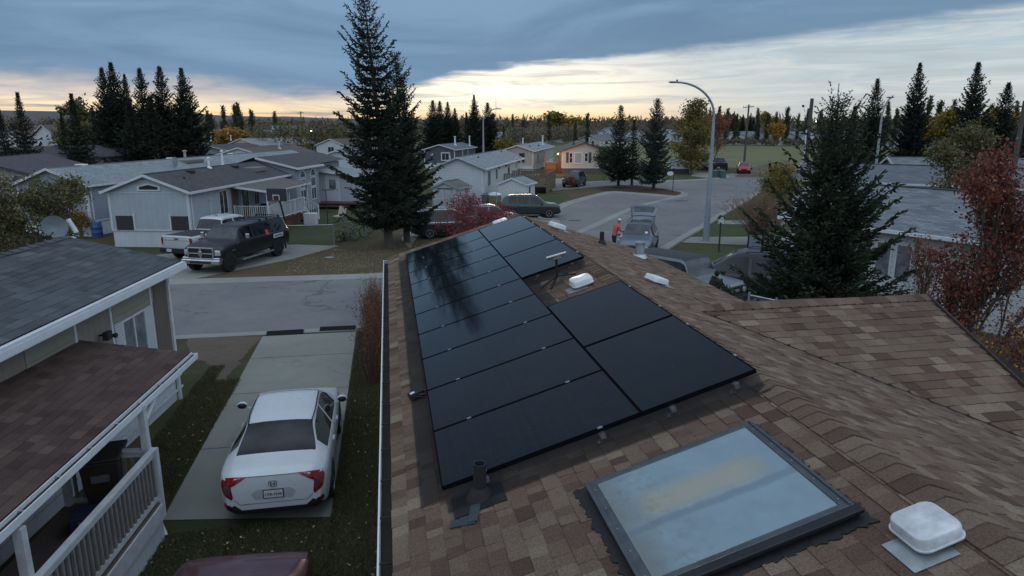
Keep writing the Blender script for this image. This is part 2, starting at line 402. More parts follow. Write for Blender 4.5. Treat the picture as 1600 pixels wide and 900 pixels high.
def spruce_parts(h, R, seed, dens=1., base=.04, mat=M_SPR, blade=.26, cones=0., open_=0., lift=0., bare=0., lean=0., power=1., tier=.46, fill=(.28, .58)):
    """trunk, crown (and cones) meshes for one spruce; local origin at its foot"""
    r = np.random.default_rng(seed)
    zs = []; z = h*base
    while z < h-.2:
        zs.append((z, r.uniform(.80, 1.10))); dz = tier*(.62+.55*(1-z/h))*r.uniform(.8, 1.2)
        zs.append((z+dz*.5, r.uniform(*fill))); z += dz
    P0 = []; D0 = []; TW = []; SZ = []
    tw = MB(); tr = h*.0155+.03
    tp = [(lean*h*(q**1.5), 0, h*q) for q in np.linspace(0, 1, 9)]
    tw.tube(tp, [tr*(1-q)*(1.0)+.012 for q in np.linspace(0, 1, 9)], 9)
    asym = r.uniform(.74, 1.16, 12)
    conesP = []
    for z, wf in zs:
        q = min(.985, z/h); nb = int(round(r.uniform(6, 9)))
        prof = R*((1-q)**power)*(.55+.45*min(1, (q-base)/.12+.35)) if q > base else R*.5
        ph0 = r.uniform(0, 2*pi)
        for b in range(nb):
            ph = ph0+2*pi*b/nb+r.normal(0, .2)
            L = prof*asym[int(ph/(2*pi)*12) % 12]*(r.uniform(.66, 1.16) if r.random() > .10 else r.uniform(.35, .6))*wf+.08
            if r.random() < open_: L *= r.uniform(.35, .7)
            el = (.75*(q**1.6)-.16*(1-q)+lift)+r.normal(0, .09)       # upswept near the tip, level or drooping below
            c0 = np.array((lean*h*(q**1.5), 0, z)); hd = np.array((cos(ph), sin(ph), 0.)); sd = np.array((-sin(ph), cos(ph), 0.))
            ns = max(3, int(L/(.17/dens)))
            pts = []
            for i in range(ns+1):
                s = i/ns
                dz = L*s*tan(el) - .17*L*sin(pi*min(1, s*1.05)) + .12*L*s*s
                pts.append(c0+hd*L*s+np.array((0, 0, dz)))
            if L > .5 and (open_ > 0 or r.random() < .25): tw.tube([pts[0], pts[ns//2], pts[-1]], [.012+.012*L, .01+.006*L, .005], 4, cap=False)
            bs = min(1., .38+L*.45)
            for i in range(1, ns+1):
                s = i/ns
                if s < .12+bare and r.random() < .7: continue
                a, p = pts[i-1], pts[i]; d = unit(p-a)
                side_len = (.42*L*(1-s)**.8+.04+.10*(1-q))
                for sg in (-1, 1):
                    n2 = max(1, int(side_len/(blade*.62)))
                    dd = unit(d*.75+sd*sg*1.0+np.array((0, 0, r.normal(-.18, .16))))
                    for k in range(n2):
                        if r.random() < open_*.5: continue
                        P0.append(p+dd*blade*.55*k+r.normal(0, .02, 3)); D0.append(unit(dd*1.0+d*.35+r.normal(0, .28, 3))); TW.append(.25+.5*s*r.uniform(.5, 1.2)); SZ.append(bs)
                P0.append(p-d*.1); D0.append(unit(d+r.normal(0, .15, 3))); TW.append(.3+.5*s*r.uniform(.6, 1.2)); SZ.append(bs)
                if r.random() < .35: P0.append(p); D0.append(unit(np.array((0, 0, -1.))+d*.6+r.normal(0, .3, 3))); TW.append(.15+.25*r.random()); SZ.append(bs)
            if cones and q > .62 and r.random() < cones:
                for k in range(int(r.uniform(1, 4))): conesP.append(pts[min(ns, int(ns*r.uniform(.5, 1)))]+r.normal(0, .06, 3)+np.array((0, 0, -.03)))
    for k in range(10): P0.append(np.array((lean*h, 0, h*(1-.006*k)-.1))); D0.append(unit(np.array((r.normal(0, .25), r.normal(0, .25), 1.)))); TW.append(.5); SZ.append(.45)
    P0 = np.array(P0); D0 = np.array(D0); SZ = np.array(SZ)*blade; n = len(P0)
    up = unit(np.cross(D0, r.normal(0, 1, (n, 3))))
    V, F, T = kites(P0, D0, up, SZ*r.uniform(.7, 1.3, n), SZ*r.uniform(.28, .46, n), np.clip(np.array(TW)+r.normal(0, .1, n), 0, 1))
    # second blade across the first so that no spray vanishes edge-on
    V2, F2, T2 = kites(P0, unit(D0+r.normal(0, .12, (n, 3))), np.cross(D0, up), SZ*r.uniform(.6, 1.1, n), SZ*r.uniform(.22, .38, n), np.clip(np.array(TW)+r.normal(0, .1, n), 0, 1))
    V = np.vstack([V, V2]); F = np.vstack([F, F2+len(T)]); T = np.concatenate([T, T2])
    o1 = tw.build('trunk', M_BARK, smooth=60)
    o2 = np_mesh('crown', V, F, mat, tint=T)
    res = [o1, o2]
    if conesP:
        C = np.array(conesP); m = len(C); Dn = unit(np.array((0, 0, -1.))+r.normal(0, .3, (m, 3)))
        V, F, T = kites(C, Dn, unit(np.cross(Dn, r.normal(0, 1, (m, 3)))), np.full(m, .15), np.full(m, .075), r.random(m))
        V2, F2, T2 = kites(C, Dn, unit(np.cross(Dn, r.normal(0, 1, (m, 3)))), np.full(m, .15), np.full(m, .075), r.random(m))
        res.append(np_mesh('cones', np.vstack([V, V2]), np.vstack([F, F2+len(T)]), M_CONE, tint=np.concatenate([T, T2]))); tag(res[-1], kind='stuff')
    return res
def spruce(xy, h, R, seed, label, group=None, rz=0., cat='spruce tree', name='spruce_tree', **k):
    t = thing(name, label, cat, (*xy, 0), rz if not k.get('lean') else radians(183), group)
    for o in spruce_parts(h, R, seed, **k): o.parent = t
    return t

def limbs(r, h, base_r, spread, first=.25, n1=7, up=.9, levels=3, curve=.25, trunk_split=1):
    """recursive limb skeleton -> list of tubes and list of (tip, dir, level) along fine branches"""
    tubes = []; tips = []
    def grow(p, d, L, rad, lev):
        n = 5; pts = [p]; dd = d
        for i in range(n):
            dd = unit(dd+r.normal(0, curve*.35, 3)+np.array((0, 0, .05*up))); pts.append(pts[-1]+dd*L/n)
        tubes.append((pts, [max(.004, rad*(1-.6*i/n)) for i in range(n+1)], lev))
        if lev >= levels:
            for i in range(1, n+1): tips.append((pts[i], dd))
            return
        k = {0: n1, 1: 6, 2: 5, 3: 4}.get(lev, 3)
        for j in range(k):
            s = r.uniform(first if lev == 0 else .25, 1.); i = min(n-1, int(s*n)); q = pts[i]+(pts[i+1]-pts[i])*(s*n-i)
            side = unit(np.cross(dd, r.normal(0, 1, 3)))
            nd = unit(dd*up*.8+side*spread+np.array((0, 0, .12)))
            grow(q, nd, L*r.uniform(.45, .68)*(1.15-.45*s), rad*(1-.6*s)*.6, lev+1)
        if lev > 0: tips.append((pts[-1], dd))
    for t in range(trunk_split):
        d0 = unit(np.array((r.normal(0, .28*(trunk_split > 1)+.04), r.normal(0, .28*(trunk_split > 1)+.04), 1.)))
        grow(np.array((r.normal(0, .06*(trunk_split-1)), r.normal(0, .06*(trunk_split-1)), 0.)), d0, h*(.62 if levels > 1 else 1.), base_r/sqrt(trunk_split), 0)
    return tubes, tips
def leafy(xy, h, seed, label, mat, cat='tree', name='tree', group=None, leaves=9000, leaf=.1, spread=.75, trunk_r=None, split=1, bark=M_BARKG, clump=.34, scale=(1, 1, 1),
          levels=3, n1=9, up=.9, first=.25, mat2=None, tintb=0., rz=0.):
    r = np.random.default_rng(seed); t = thing(name, label, cat, (*xy, 0), rz, group)
    tubes, tips = limbs(r, h, trunk_r or h*.022, spread, first, n1, up, levels, trunk_split=split)
    P = np.array([a for a, b in tips]); zmax = P[:, 2].max(); k = h/zmax; sc = np.array(scale)*np.array((1, 1, k))
    m = MB()
    for pts, rad, lev in tubes: m.tube([p*sc for p in pts], [x for x in rad], 8 if lev == 0 else (5 if lev == 1 else 3), cap=False)
    m.build('trunk', bark, t, smooth=60)
    def leaves_of(P, n, mat, nm):
        idx = r.integers(0, len(P), n); C = P[idx]*sc+r.normal(0, clump*.5, (n, 3))*np.array((1, 1, .8))
        D = unit(r.normal(0, 1, (n, 3))+np.array((0, 0, -.3))); Sd = unit(np.cross(D, r.normal(0, 1, (n, 3))))
        cl = r.random(len(P)); tt = np.clip(cl[idx]*.75+.12+r.normal(0, .14, n)+tintb, 0, 1)
        V, F, T = kites(C, D, Sd, leaf*r.uniform(.6, 1.4, n), leaf*r.uniform(.5, .95, n), tt)
        np_mesh(nm, V, F, mat, t, T)
    if leaves:
        leaves_of(P, leaves, mat, 'crown')
        if mat2: leaves_of(P[r.integers(0, len(P), len(P)//4)], leaves//4, mat2, 'turned_leaves')
    return t
def column_tree(xy, h, R, seed, label, mat=M_POP, group=None, n=2600, leaf=.42, twigs=14, base=.12, name='poplar', cat='poplar tree'):
    """narrow upright poplar: steep limbs in a spindle of leaf clumps"""
    r = np.random.default_rng(seed); t = thing(name, label, cat, (*xy, 0), 0, group)
    m = MB(); m.tube([(0, 0, 0), (r.normal(0, .1), 0, h*.5), (0, 0, h*.97)], [h*.016, h*.01, .02], 6)
    cl = []
    for i in range(twigs*3):
        z = h*r.uniform(base*.7, .8); ph = r.uniform(0, 2*pi); L = h*r.uniform(.1, .24)
        q = z/h; rr = R*sin(pi*min(1, max(.02, (q+.12)))**.75)*r.uniform(.5, 1)
        e = (rr*cos(ph), rr*sin(ph), min(h*.99, z+L)); m.tube([(0, 0, z), (e[0]*.7, e[1]*.7, z+L*.45), e], [.05, .03, .01], 3, cap=False)
        for s in np.linspace(.25, 1, 6): cl.append((e[0]*s, e[1]*s, z+(e[2]-z)*s))
    m.build('trunk', M_BARKG, t)
    cl = np.array(cl); idx = r.integers(0, len(cl), n); cr = r.random(len(cl))
    C = cl[idx]+r.normal(0, 1, (n, 3))*np.array((R*.16, R*.16, h*.022))
    D = unit(r.normal(0, .6, (n, 3))+np.array((0, 0, .8))); Sd = unit(np.cross(D, r.normal(0, 1, (n, 3))))
    V, F, T = kites(C, D, Sd, leaf*r.uniform(.6, 1.3, n), leaf*r.uniform(.4, .8, n), np.clip(cr[idx]*.7+.1+r.normal(0, .12, n), 0, 1))
    np_mesh('crown', V, F, mat, t, T); return t
def shrub(xy, h, R, seed, label, mat, n=2500, leaf=.07, stems=26, twig=M_TWIG, cat='shrub', name='shrub', group=None, seeds=0, sub=3, z0=0., tintb=0.):
    r = np.random.default_rng(seed); t = thing(name, label, cat, (*xy, z0), 0, group); m = MB(); cl = []
    for i in range(stems):
        ph = r.uniform(0, 2*pi); a = r.uniform(.05, 1.); L = h*r.uniform(.75, 1.05)
        e = np.array((R*a*cos(ph), R*a*sin(ph), L*(1-.25*a*a))); mid = e*np.array((.35, .35, .55))
        b = np.array((cos(ph), sin(ph), 0))*R*.12*r.random()
        m.tube([b, b*.5+mid, e], [.014, .010, .004], 4, cap=False)
        for k in range(sub):
            s = r.uniform(.35, .9); q = mid+(e-mid)*s; w = q+unit(r.normal(0, 1, 3)+np.array((0, 0, .9)))*h*r.uniform(.12, .28)
            m.tube([q, w], [.007, .003], 3, cap=False); cl += [w, (q+w)/2]
        cl += [e, mid+(e-mid)*.6, mid+(e-mid)*.3]
    if seeds:
        for i in range(seeds):
            c = cl[int(r.integers(0, len(cl)))]*np.array((1.05, 1.05, 1.08)); m.ball(c, .03, 5, 4)
    m.build('stems', twig, t)
    if n:
        cl = np.array(cl); idx = r.integers(0, len(cl), n); cr = r.random(len(cl))
        C = cl[idx]+r.normal(0, R*.1, (n, 3)); C[:, 2] = np.abs(C[:, 2])
        D = unit(r.normal(0, 1, (n, 3))); Sd = unit(np.cross(D, r.normal(0, 1, (n, 3))))
        V, F, T = kites(C, D, Sd, leaf*r.uniform(.6, 1.4, n), leaf*r.uniform(.45, .9, n), np.clip(cr[idx]*.7+.15+r.normal(0, .15, n)+tintb, 0, 1))
        np_mesh('foliage', V, F, mat, t, T)
    return t
# ---------------------------------------------------------------- ground, streets, drives
def grass_mat():
    n = NT('autumn_grass'); co = n.coord()
    big = n.noise(co, .09, 6, .6); mid = n.noise(co, .9, 6, .65, .3); fine = n.noise(co, 22, 4, .8)
    c = n.mix(n.mr(big, .38, .62), (.036, .056, .018), (.078, .068, .033))
    c = n.mix(n.mr(mid, .45, .72), c, (.105, .082, .050))
    c = n.mix(n.mr(fine, .35, .7, 0, .55), c, (.028, .036, .014))
    c = n.mix(n.mr(n.noise(co, 70, 3, .8), .56, .66, 0, .35), c, (.14, .12, .07))
    n.col(c); n.set(Roughness=.95); n.b.inputs['Specular IOR Level'].default_value = .2; n.bump(fine, .6, .05); return n.m
M_GRASS = grass_mat()
def soft_ground(name, c1, c2, c3, s=1.2, fs=25, b=.5):
    n = NT(name); co = n.coord(); f = n.noise(co, fs, 4, .8)
    c = n.mix(n.mr(n.noise(co, s, 6, .65, .4), .4, .65), c1, c2); c = n.mix(n.mr(f, .4, .7, 0, .7), c, c3)
    n.col(c); n.set(Roughness=.95); n.b.inputs['Specular IOR Level'].default_value = .2; n.bump(f, b, .04); return n.m
M_DRYG = soft_ground('dry_grass', (.082, .072, .040), (.120, .088, .055), (.052, .046, .026), .55)
M_GREENG = soft_ground('green_grass', (.046, .068, .028), (.078, .084, .040), (.030, .042, .018), .8)
M_FIELD = soft_ground('field_grass', (.12, .135, .065), (.165, .155, .085), (.09, .105, .05), .045, 3, .2)
M_DIRT = soft_ground('bare_dirt', (.12, .095, .075), (.085, .07, .055), (.15, .125, .10), 1.5)
M_MULCH = soft_ground('needle_mulch', (.075, .045, .030), (.052, .035, .024), (.035, .024, .016), 2.)
def asphalt(name, base, crack=.5):
    n = NT(name); co = n.coord(); f = n.noise(co, 45, 4, .8); pt = n.noise(co, .22, 6, .6, .3)
    c = n.mix(n.mr(pt, .35, .68), tuple(x*.78 for x in base), tuple(x*1.14 for x in base))
    c = n.mix(n.mr(n.noise(co, 1.6, 7, .7), .42, .7, 0, .38), c, tuple(x*.60 for x in base))
    c = n.mix(n.mr(f, .35, .7, 0, .35), c, tuple(x*1.35 for x in base))
    # tar-filled cracks wandering through the surface
    mp = n.n('ShaderNodeMapping'); mp.inputs['Scale'].default_value = (.11, .24, 1); mp.inputs['Rotation'].default_value = (0, 0, .6)
    ad = n.n('ShaderNodeVectorMath', operation='ADD'); nzc = n.n('ShaderNodeTexNoise'); n.l(co, nzc.inputs['Vector']); nzc.inputs['Scale'].default_value = .5; nzc.inputs['Detail'].default_value = 5
    sc = n.n('ShaderNodeVectorMath', operation='SCALE'); n.l(nzc.outputs['Color'], sc.inputs[0]); sc.inputs['Scale'].default_value = 4.
    n.l(co, ad.inputs[0]); n.l(sc.outputs[0], ad.inputs[1]); n.l(ad.outputs[0], mp.inputs[0])
    v = n.n('ShaderNodeTexVoronoi', feature='DISTANCE_TO_EDGE'); n.l(mp.outputs[0], v.inputs['Vector']); v.inputs['Scale'].default_value = 1.
    k = n.math('MULTIPLY', n.mr(v.outputs['Distance'], .006, .016, crack, 0), n.mr(n.noise(co, .13, 3), .42, .55))
    c = n.mix(k, c, (.022, .022, .024)); n.col(c); n.set(Roughness=.88); n.bump(f, .35, .01); return n.m
M_ASPH = asphalt('weathered_asphalt', (.155, .158, .160), .5)
M_ASPH2 = asphalt('patched_asphalt', (.115, .118, .12), .3)
M_CONC = asphalt('concrete_slab', (.215, .225, .20), .22)
M_KERB = asphalt('kerb_concrete', (.235, .24, .225), .0)
def sheet(name, pts, z, mat, kind='structure', jag=0.):
    if jag:
        r = random.Random(len(name)*7+len(pts)); q = []
        for a, b in zip(pts, list(pts[1:])+[pts[0]]):
            L = hypot(b[0]-a[0], b[1]-a[1]); k = max(1, int(L/.22))
            q += [(a[0]+(b[0]-a[0])*i/k+(r.gauss(0, jag) if i else 0), a[1]+(b[1]-a[1])*i/k+(r.gauss(0, jag) if i else 0)) for i in range(k)]
        pts = q
    m = MB(); m.poly([(x, y, z) for x, y in pts]); o = m.build(name, mat); me = o.data
    bm = bmesh.new(); bm.from_mesh(me); bmesh.ops.triangulate(bm, faces=bm.faces[:], ngon_method='EAR_CLIP'); bm.normal_update()
    if sum(f.normal.z for f in bm.faces) < 0: bmesh.ops.reverse_faces(bm, faces=bm.faces[:])
    bm.to_mesh(me); bm.free(); return tag(o, kind=kind)
def smooth_line(pts, k=6):
    P = [np.array(p, float) for p in pts]; out = []
    for i in range(len(P)-1):
        a, b, c, d = P[max(0, i-1)], P[i], P[i+1], P[min(len(P)-1, i+2)]
        for j in range(k):
            t = j/k; out.append(.5*((2*b)+(-a+c)*t+(2*a-5*b+4*c-d)*t*t+(-a+3*b-3*c+d)*t**3))
    out.append(P[-1]); return [tuple(o) for o in out]
def kerb(name, line, side, w=.28, h=.12, gut=.38, mat=None):
    """raised kerb with its gutter pan along a line; side=+1: road lies to the left of the direction of travel"""
    L = smooth_line(line, 5); m = MB(); n = len(L); prof = [(-w, 0), (-w, h), (-.04, h), (.05, .03), (gut, .012), (gut, -.02)]
    A = []
    for i, p in enumerate(L):
        a = np.array(L[max(0, i-1)]); b = np.array(L[min(n-1, i+1)]); d = (b-a)/max(1e-9, np.linalg.norm(b-a)); nr = np.array((-d[1], d[0]))*side
        A.append([(p[0]+nr[0]*o, p[1]+nr[1]*o, z) for o, z in prof])
    for i in range(n-1):
        for k in range(len(prof)-1): m.quad(A[i][k], A[i+1][k], A[i+1][k+1], A[i][k+1])
    return tag(m.build(name, mat or M_KERB, smooth=40), kind='structure')
# one great sheet, lawn near, reaching the horizon
gm = MB(); gm.quad((-5000, -300, 0), (5000, -300, 0), (5000, 9000, 0), (-5000, 9000, 0)); tag(gm.build('ground', M_GRASS), kind='structure')
far_kerb1 = [(-70, 31.6), (-30, 31.6), (-7.8, 31.2), (-.2, 31.1), (5.5, 32.5), (8.5, 37), (10.3, 43), (11.8, 48.5)]
left_kerb = [(11.8, 48.5), G(846, 341), G(878, 322), G(905, 313), G(935, 305), G(957, 301)]
isl_low = [G(957, 301), G(985, 302.5), G(1020, 305), G(1048, 307.5)]
nose = [G(1048, 307.5), G(1060, 307.6), G(1068, 305), G(1068, 302), G(1058, 299.5), G(1040, 296.5)]
isl_up = [G(1040, 296.5), G(1000, 291.5), G(960, 291), G(905, 294.5), G(860, 298)]
up_kerb = [G(860, 286.5), G(905, 285.5), G(960, 283.5), G(1020, 283.5), G(1070, 282.5), G(1112, 280), G(1135, 277), G(1128, 272)]
right_k = [G(1213, 264), G(1207, 276), G(1185, 300), G(1160, 318), G(1133, 333), G(1104, 351), G(1070, 371), G(1035, 392.5), (11.2, 29.5), (8., 25.5), (3, 23.1), (-1.2, 22.7), (-30, 22.7), (-70, 22.7)]
road = far_kerb1+left_kerb[1:]+isl_low[1:]+nose[1:]+isl_up[1:]+[G(835, 300), G(835, 288)]+up_kerb+right_k
sheet('street', road, .006, M_ASPH)
kerb('kerb_north', far_kerb1, -1, h=.10); kerb('kerb_lawn', left_kerb+isl_low[1:]+nose[1:]+isl_up[1:], -1)
kerb('kerb_upper', up_kerb, -1); kerb('kerb_east', right_k[2:12], -1); kerb('kerb_south', right_k[11:], -1, h=.022, w=.2, gut=.25)
# light concrete seam running across the paving, tar patches
def strip(name, line, w, z, mat):
    L = smooth_line(line, 5); m = MB(); n = len(L); A = []
    for i, p in enumerate(L):
        a = np.array(L[max(0, i-1)]); b = np.array(L[min(n-1, i+1)]); d = (b-a)/max(1e-9, np.linalg.norm(b-a)); nr = np.array((-d[1], d[0]))
        A.append(((p[0]+nr[0]*w/2, p[1]+nr[1]*w/2, z), (p[0]-nr[0]*w/2, p[1]-nr[1]*w/2, z)))
    for i in range(n-1): m.quad(A[i][0], A[i][1], A[i+1][1], A[i+1][0])
    return tag(m.build(name, mat), kind='structure')
strip('drainage_strip', [(5.8, 33.6), G(925, 354), G(990, 325), G(1050, 309.5), G(1066, 306.5)], .62, .0104, M_KERB)
M_TAR = plain('tar', (.02, .02, .022), .8)
for i, (x, y, dx, w) in enumerate([(898, 345, 9, .34), (878, 343, 7, .2), (1065, 314, 10, .5)]):
    a = G(x-dx, y+.2); b = G(x+dx, y-.1); strip('tar_patch', [a, ((a[0]+b[0])/2+.05, (a[1]+b[1])/2+.1), b], w, .0135, M_TAR)
# lawns and bare areas (each a sheet a few mm up)
sheet('north_lawn', [(-8.9, 31.75), (-7.8, 31.45), (-.2, 31.35), (5.1, 32.8), (8.1, 37.3), (9.7, 42.6), (6.5, 42.8), (2.2, 43.6), (1.2, 46.8), (-1.7, 40.6), (-2.9, 39.7), (-5.0, 36.0)], .010, M_DRYG, jag=.03)
sheet('corner_lawn', [(8.6, 51), G(850, 338), G(878, 320.5), G(905, 311.5), G(935, 303.6), G(955, 299.8), G(930, 295.8), G(905, 296), G(862, 299.3), G(845, 306)], .010, M_DRYG)
sheet('shed_lawn', [G(838, 330), G(870, 319), G(895, 309), G(880, 301), G(850, 303), G(838, 312)], .014, M_GREENG)
sheet('mulch_bed', [G(930, 295.8), G(957, 299.8), G(985, 301.3), G(1020, 303.8), G(1047, 306), G(1059, 306.2), G(1064, 304.5), G(1064, 302.5), G(1055, 300.5), G(1040, 297.8), G(1000, 293), G(960, 292.3)], .014, M_MULCH)
sheet('upper_lawn', [G(928, 282.6), G(960, 282.3), G(1020, 282.2), G(1069, 281), G(1110, 278.5), G(1100, 274), G(1075, 273.5), G(1020, 276), G(935, 277)], .010, M_GREENG)
sheet('east_lawn', [G(1075, 373), G(1106, 350), G(1135, 332), G(1170, 315), (34, 60), (30, 38), (20, 34)], .010, M_GREENG)
sheet('front_lawn', [G(1036, 396), G(1052, 386), (24, 33.5), (17, 26), (9, 26)], .010, M_GREENG)
sheet('yard_lawn', [(-5.6, 40.8), (-2.6, 41.6), (-2.0, 44.2), (0.5, 49.5), (-1.5, 56), (-5.4, 55), (-6.1, 47.5), (-6.6, 42.5)], .010, M_GREENG, jag=.04)
sheet('playing_field', [G(1135, 262), G(1240, 262), (110, 95), (330, 180), (330, 300), (190, 300), (60, 290), (20, 290), (14, 170), (34, 108)], .02, M_FIELD)
sheet('school_yard', [(-12, 172), (60, 172), (46, 300), (-30, 300)], .015, M_FIELD)
sheet('dirt_track', [G(1150, 277), G(1213, 277), G(1217, 266), G(1235, 258), G(1215, 253), G(1185, 259), G(1160, 268)], .026, M_DIRT, jag=.3)
# drives
DRV = [(-4.06, 11.5), (-1.22, 11.1), (-1.24, 22.35), (-4.2, 22.35)]
sheet('driveway', DRV, .012, M_CONC)
sheet('truck_driveway', [(-13.6, 31.9), (-8.9, 31.6), (-5.0, 36.), (-2.9, 39.7), (-5.3, 40.6), (-9.6, 39.6), (-13.4, 38.)], .014, M_CONC)
sheet('suv_driveway', [G(640, 388), (1.9, 43.8), (11., 43.4), (11.6, 46.6), (11.8, 55), (8.6, 56.5), (5, 50), (1.6, 46.5), (.6, 41.8)], .014, M_CONC)
sheet('orange_driveway', [G(862, 279), G(882, 279), G(890, 286.3), G(845, 288)], .012, M_CONC)
sheet('upper_driveway', [G(1085, 270), G(1128, 270), G(1133, 277), G(1112, 279.3), G(1080, 275)], .014, M_CONC)
sheet('east_path', [G(1060, 379), G(1072, 370.5), (27.5, 37.8), (25., 33.6)], .016, M_CONC)
sheet('east_path_upper', [G(1120, 350), G(1128, 345), (31, 46), (29, 42)], .016, M_CONC)
sheet('dirt_patch', [G(292, 526), G(409, 526), G(382, 556), G(354, 594), G(334, 600), G(338, 578), G(322, 566), G(296, 560)], .010, M_DIRT, jag=.05)
sheet('parking_pad', [(12.6, 22.), (20.5, 22.), (20.5, 27.5), (16.5, 30.6), (11.6, 28.6), (8.5, 25.4)], .012, M_ASPH2)
# joints cut in the drive
mj = MB()
for y in (14.2, 17.3, 20.1): mj.box(-4.15, y, .0128, -1.25, y+.02, .0145)
tag(mj.build('driveway_joints', M_TAR), kind='structure')
# grass blades and fallen leaves round the drive: uncountable ground cover
def cover(name, label, regs, n, mat, L, Wd, seed, flat=False, z=.01):
    r = np.random.default_rng(seed); P = []
    w = np.array([abs((x1-x0)*(y1-y0)) for x0, y0, x1, y1 in regs]); w = w/w.sum()
    for (x0, y0, x1, y1), f in zip(regs, w):
        k = int(n*f); P.append(np.stack([r.uniform(x0, x1, k), r.uniform(y0, y1, k), np.full(k, z)], 1))
    P = np.vstack(P); n = len(P)
    D = unit(r.normal(0, .45, (n, 3))+np.array((0, 0, .05 if flat else 1.))); 
    if flat: D[:, 2] = r.uniform(.0, .35, n)
    Sd = unit(np.cross(D, r.normal(0, 1, (n, 3)) if not flat else np.tile((0., 0., 1.), (n, 1))+r.normal(0, .2, (n, 3))))
    V, F, T = kites(P, D, Sd, L*r.uniform(.5, 1.4, n), Wd*r.uniform(.6, 1.3, n), np.clip(r.normal(.5, .25, n), 0, 1))
    o = np_mesh(name, V, F, mat, tint=T); return tag(o, label, 'grass' if not flat else 'leaves', kind='stuff')
M_BLADE = tinted('grass_blades', [(0, (.030, .052, .018)), (.45, (.062, .080, .032)), (.65, (.11, .09, .045)), (1, (.14, .12, .07))], .9, trans=.2)
M_LITTER = tinted('fallen_leaves', [(0, (.16, .10, .04)), (.5, (.30, .22, .10)), (1, (.42, .36, .2))], .9)
cover('grass', 'short rough grass growing round the concrete driveway', [(-5.2, 11.6, -4.1, 18.4), (-5.15, 17.5, -4.75, 19.6), (-1.2, 6, -.05, 22.3), (-5, 8.8, -1.1, 11.05)], 105000, M_BLADE, .07, .012, 5)
cover('fallen_leaf', 'pale fallen leaves strewn on the dark lawn', [(-1.15, 7, -.1, 17), (-4., 9., -1., 10.9), (-5.2, 11.6, -4.15, 17.5)], 300, M_LITTER, .055, .04, 6, True, .045)
cover('lawn_litter', 'brown leaves scattered over the dry corner lawn', [(-5, 31.6, 5, 36), (-1.5, 36, 7, 40), (-4.5, 36, -1.5, 38.5)], 3800, M_LITTER, .07, .05, 8, True, .02)
# ---------------------------------------------------------------- the near house with the solar roof
def adopt(o, p):
    o.parent = p; o.matrix_parent_inverse = (Matrix.Translation(p.location) @ Matrix.Rotation(p.rotation_euler.z, 4, 'Z')).inverted(); return o
class Fr:
    """frame on a sloping plane: u along the eave, v up the slope, n outward"""
    def __init__(s, O, u, v): s.O = np.array(O, float); s.u = np.array(u, float)/np.linalg.norm(u); s.v = np.array(v, float)/np.linalg.norm(v); s.n = np.cross(s.u, s.v); s.n = s.n if s.n[2] > 0 else -s.n
    def p(s, u, v, n=0.): return tuple(s.O+s.u*u+s.v*v+s.n*n)
    def box(s, m, u0, u1, v0, v1, n0, n1, mi=0, tint=.5):
        q = [s.p(u0, v0, n0), s.p(u1, v0, n0), s.p(u1, v1, n0), s.p(u0, v1, n0), s.p(u0, v0, n1), s.p(u1, v0, n1), s.p(u1, v1, n1), s.p(u0, v1, n1)]
        return m.add(q, [(0, 3, 2, 1), (4, 5, 6, 7), (0, 1, 5, 4), (1, 2, 6, 5), (2, 3, 7, 6), (3, 0, 4, 7)], mi, tint)
def lay_shingles(m, fr, u0, u1, V, seed, ex=.143, wmin=.12, wmax=.34, pick=None, thick=.005, lam=.006, skew=0.):
    """courses of laminated shingle tabs, each a thin wedge; u0/u1 may be functions of v"""
    r = random.Random(seed); f0 = u0 if callable(u0) else (lambda v: u0); f1 = u1 if callable(u1) else (lambda v: u1)
    j = 0; v = 0.
    while v < V-.01:
        a, b = f0(v), f1(v); u = a-r.uniform(0, wmax); last = -1
        wob = r.uniform(-.003, .003)
        while u < b:
            w = r.uniform(wmin, wmax); x0 = max(u, a); x1 = min(u+w, b)
            if x1-x0 > .015:
                up = r.random() < .5; t = pick(r) if pick else r.random(); h = thick+(lam if up else .0)+r.uniform(0, .0018)
                lo = v-(.0 if up else -.002)+wob+r.uniform(-.002, .002); hi = min(V, v+ex+.035); nh = h-.0045*(1 if up else .9)
                q = [fr.p(x0, lo, 0), fr.p(x1, lo, 0), fr.p(x1, lo, h), fr.p(x0, lo, h), fr.p(x1, hi, .0015), fr.p(x0, hi, .0015)]
                m.add(q, [(0, 1, 2, 3), (3, 2, 4, 5), (0, 3, 5), (1, 4, 2)], 0, t)
            u += w
        v += ex; j += 1
M_SHB = tinted('brown_shingles', [(0, (.074, .045, .034)), (.3, (.110, .071, .052)), (.55, (.136, .094, .068)), (.8, (.158, .116, .084)), (1, (.198, .153, .110))], .95, .42, 75., .5, .25)
M_SHD = tinted('dark_brown_shingles', [(0, (.042, .026, .024)), (.5, (.066, .044, .038)), (1, (.092, .065, .055))], .95, .35, 60., .5, .25)
M_SHG = tinted('charcoal_shingles', [(0, (.048, .055, .062)), (.5, (.070, .080, .090)), (1, (.105, .118, .128))], .95, .35, 60., .5, .25)
M_DECKB = plain('roof_deck', (.05, .035, .03), .95)
M_WHITE = plain('white_paint', (.62, .66, .68), .5, var=.08, grime=.35)
M_WHITEC = plain('white_metal', (.66, .70, .73), .35, var=.08, grime=.25)
M_BLACK = plain('black_rubber', (.014, .014, .015), .75)
M_DKMET = plain('dark_metal', (.035, .036, .04), .45, .6)
M_GALV = plain('galvanised_steel', (.42, .45, .47), .42, .75, var=.3)
M_ALU = plain('aluminium', (.55, .57, .6), .3, .9)
M_WSID = siding('white_vinyl_siding', (.60, .63, .64))
AL = atan2(4.53-3.55, 3.13); CA, SA = cos(AL), sin(AL)
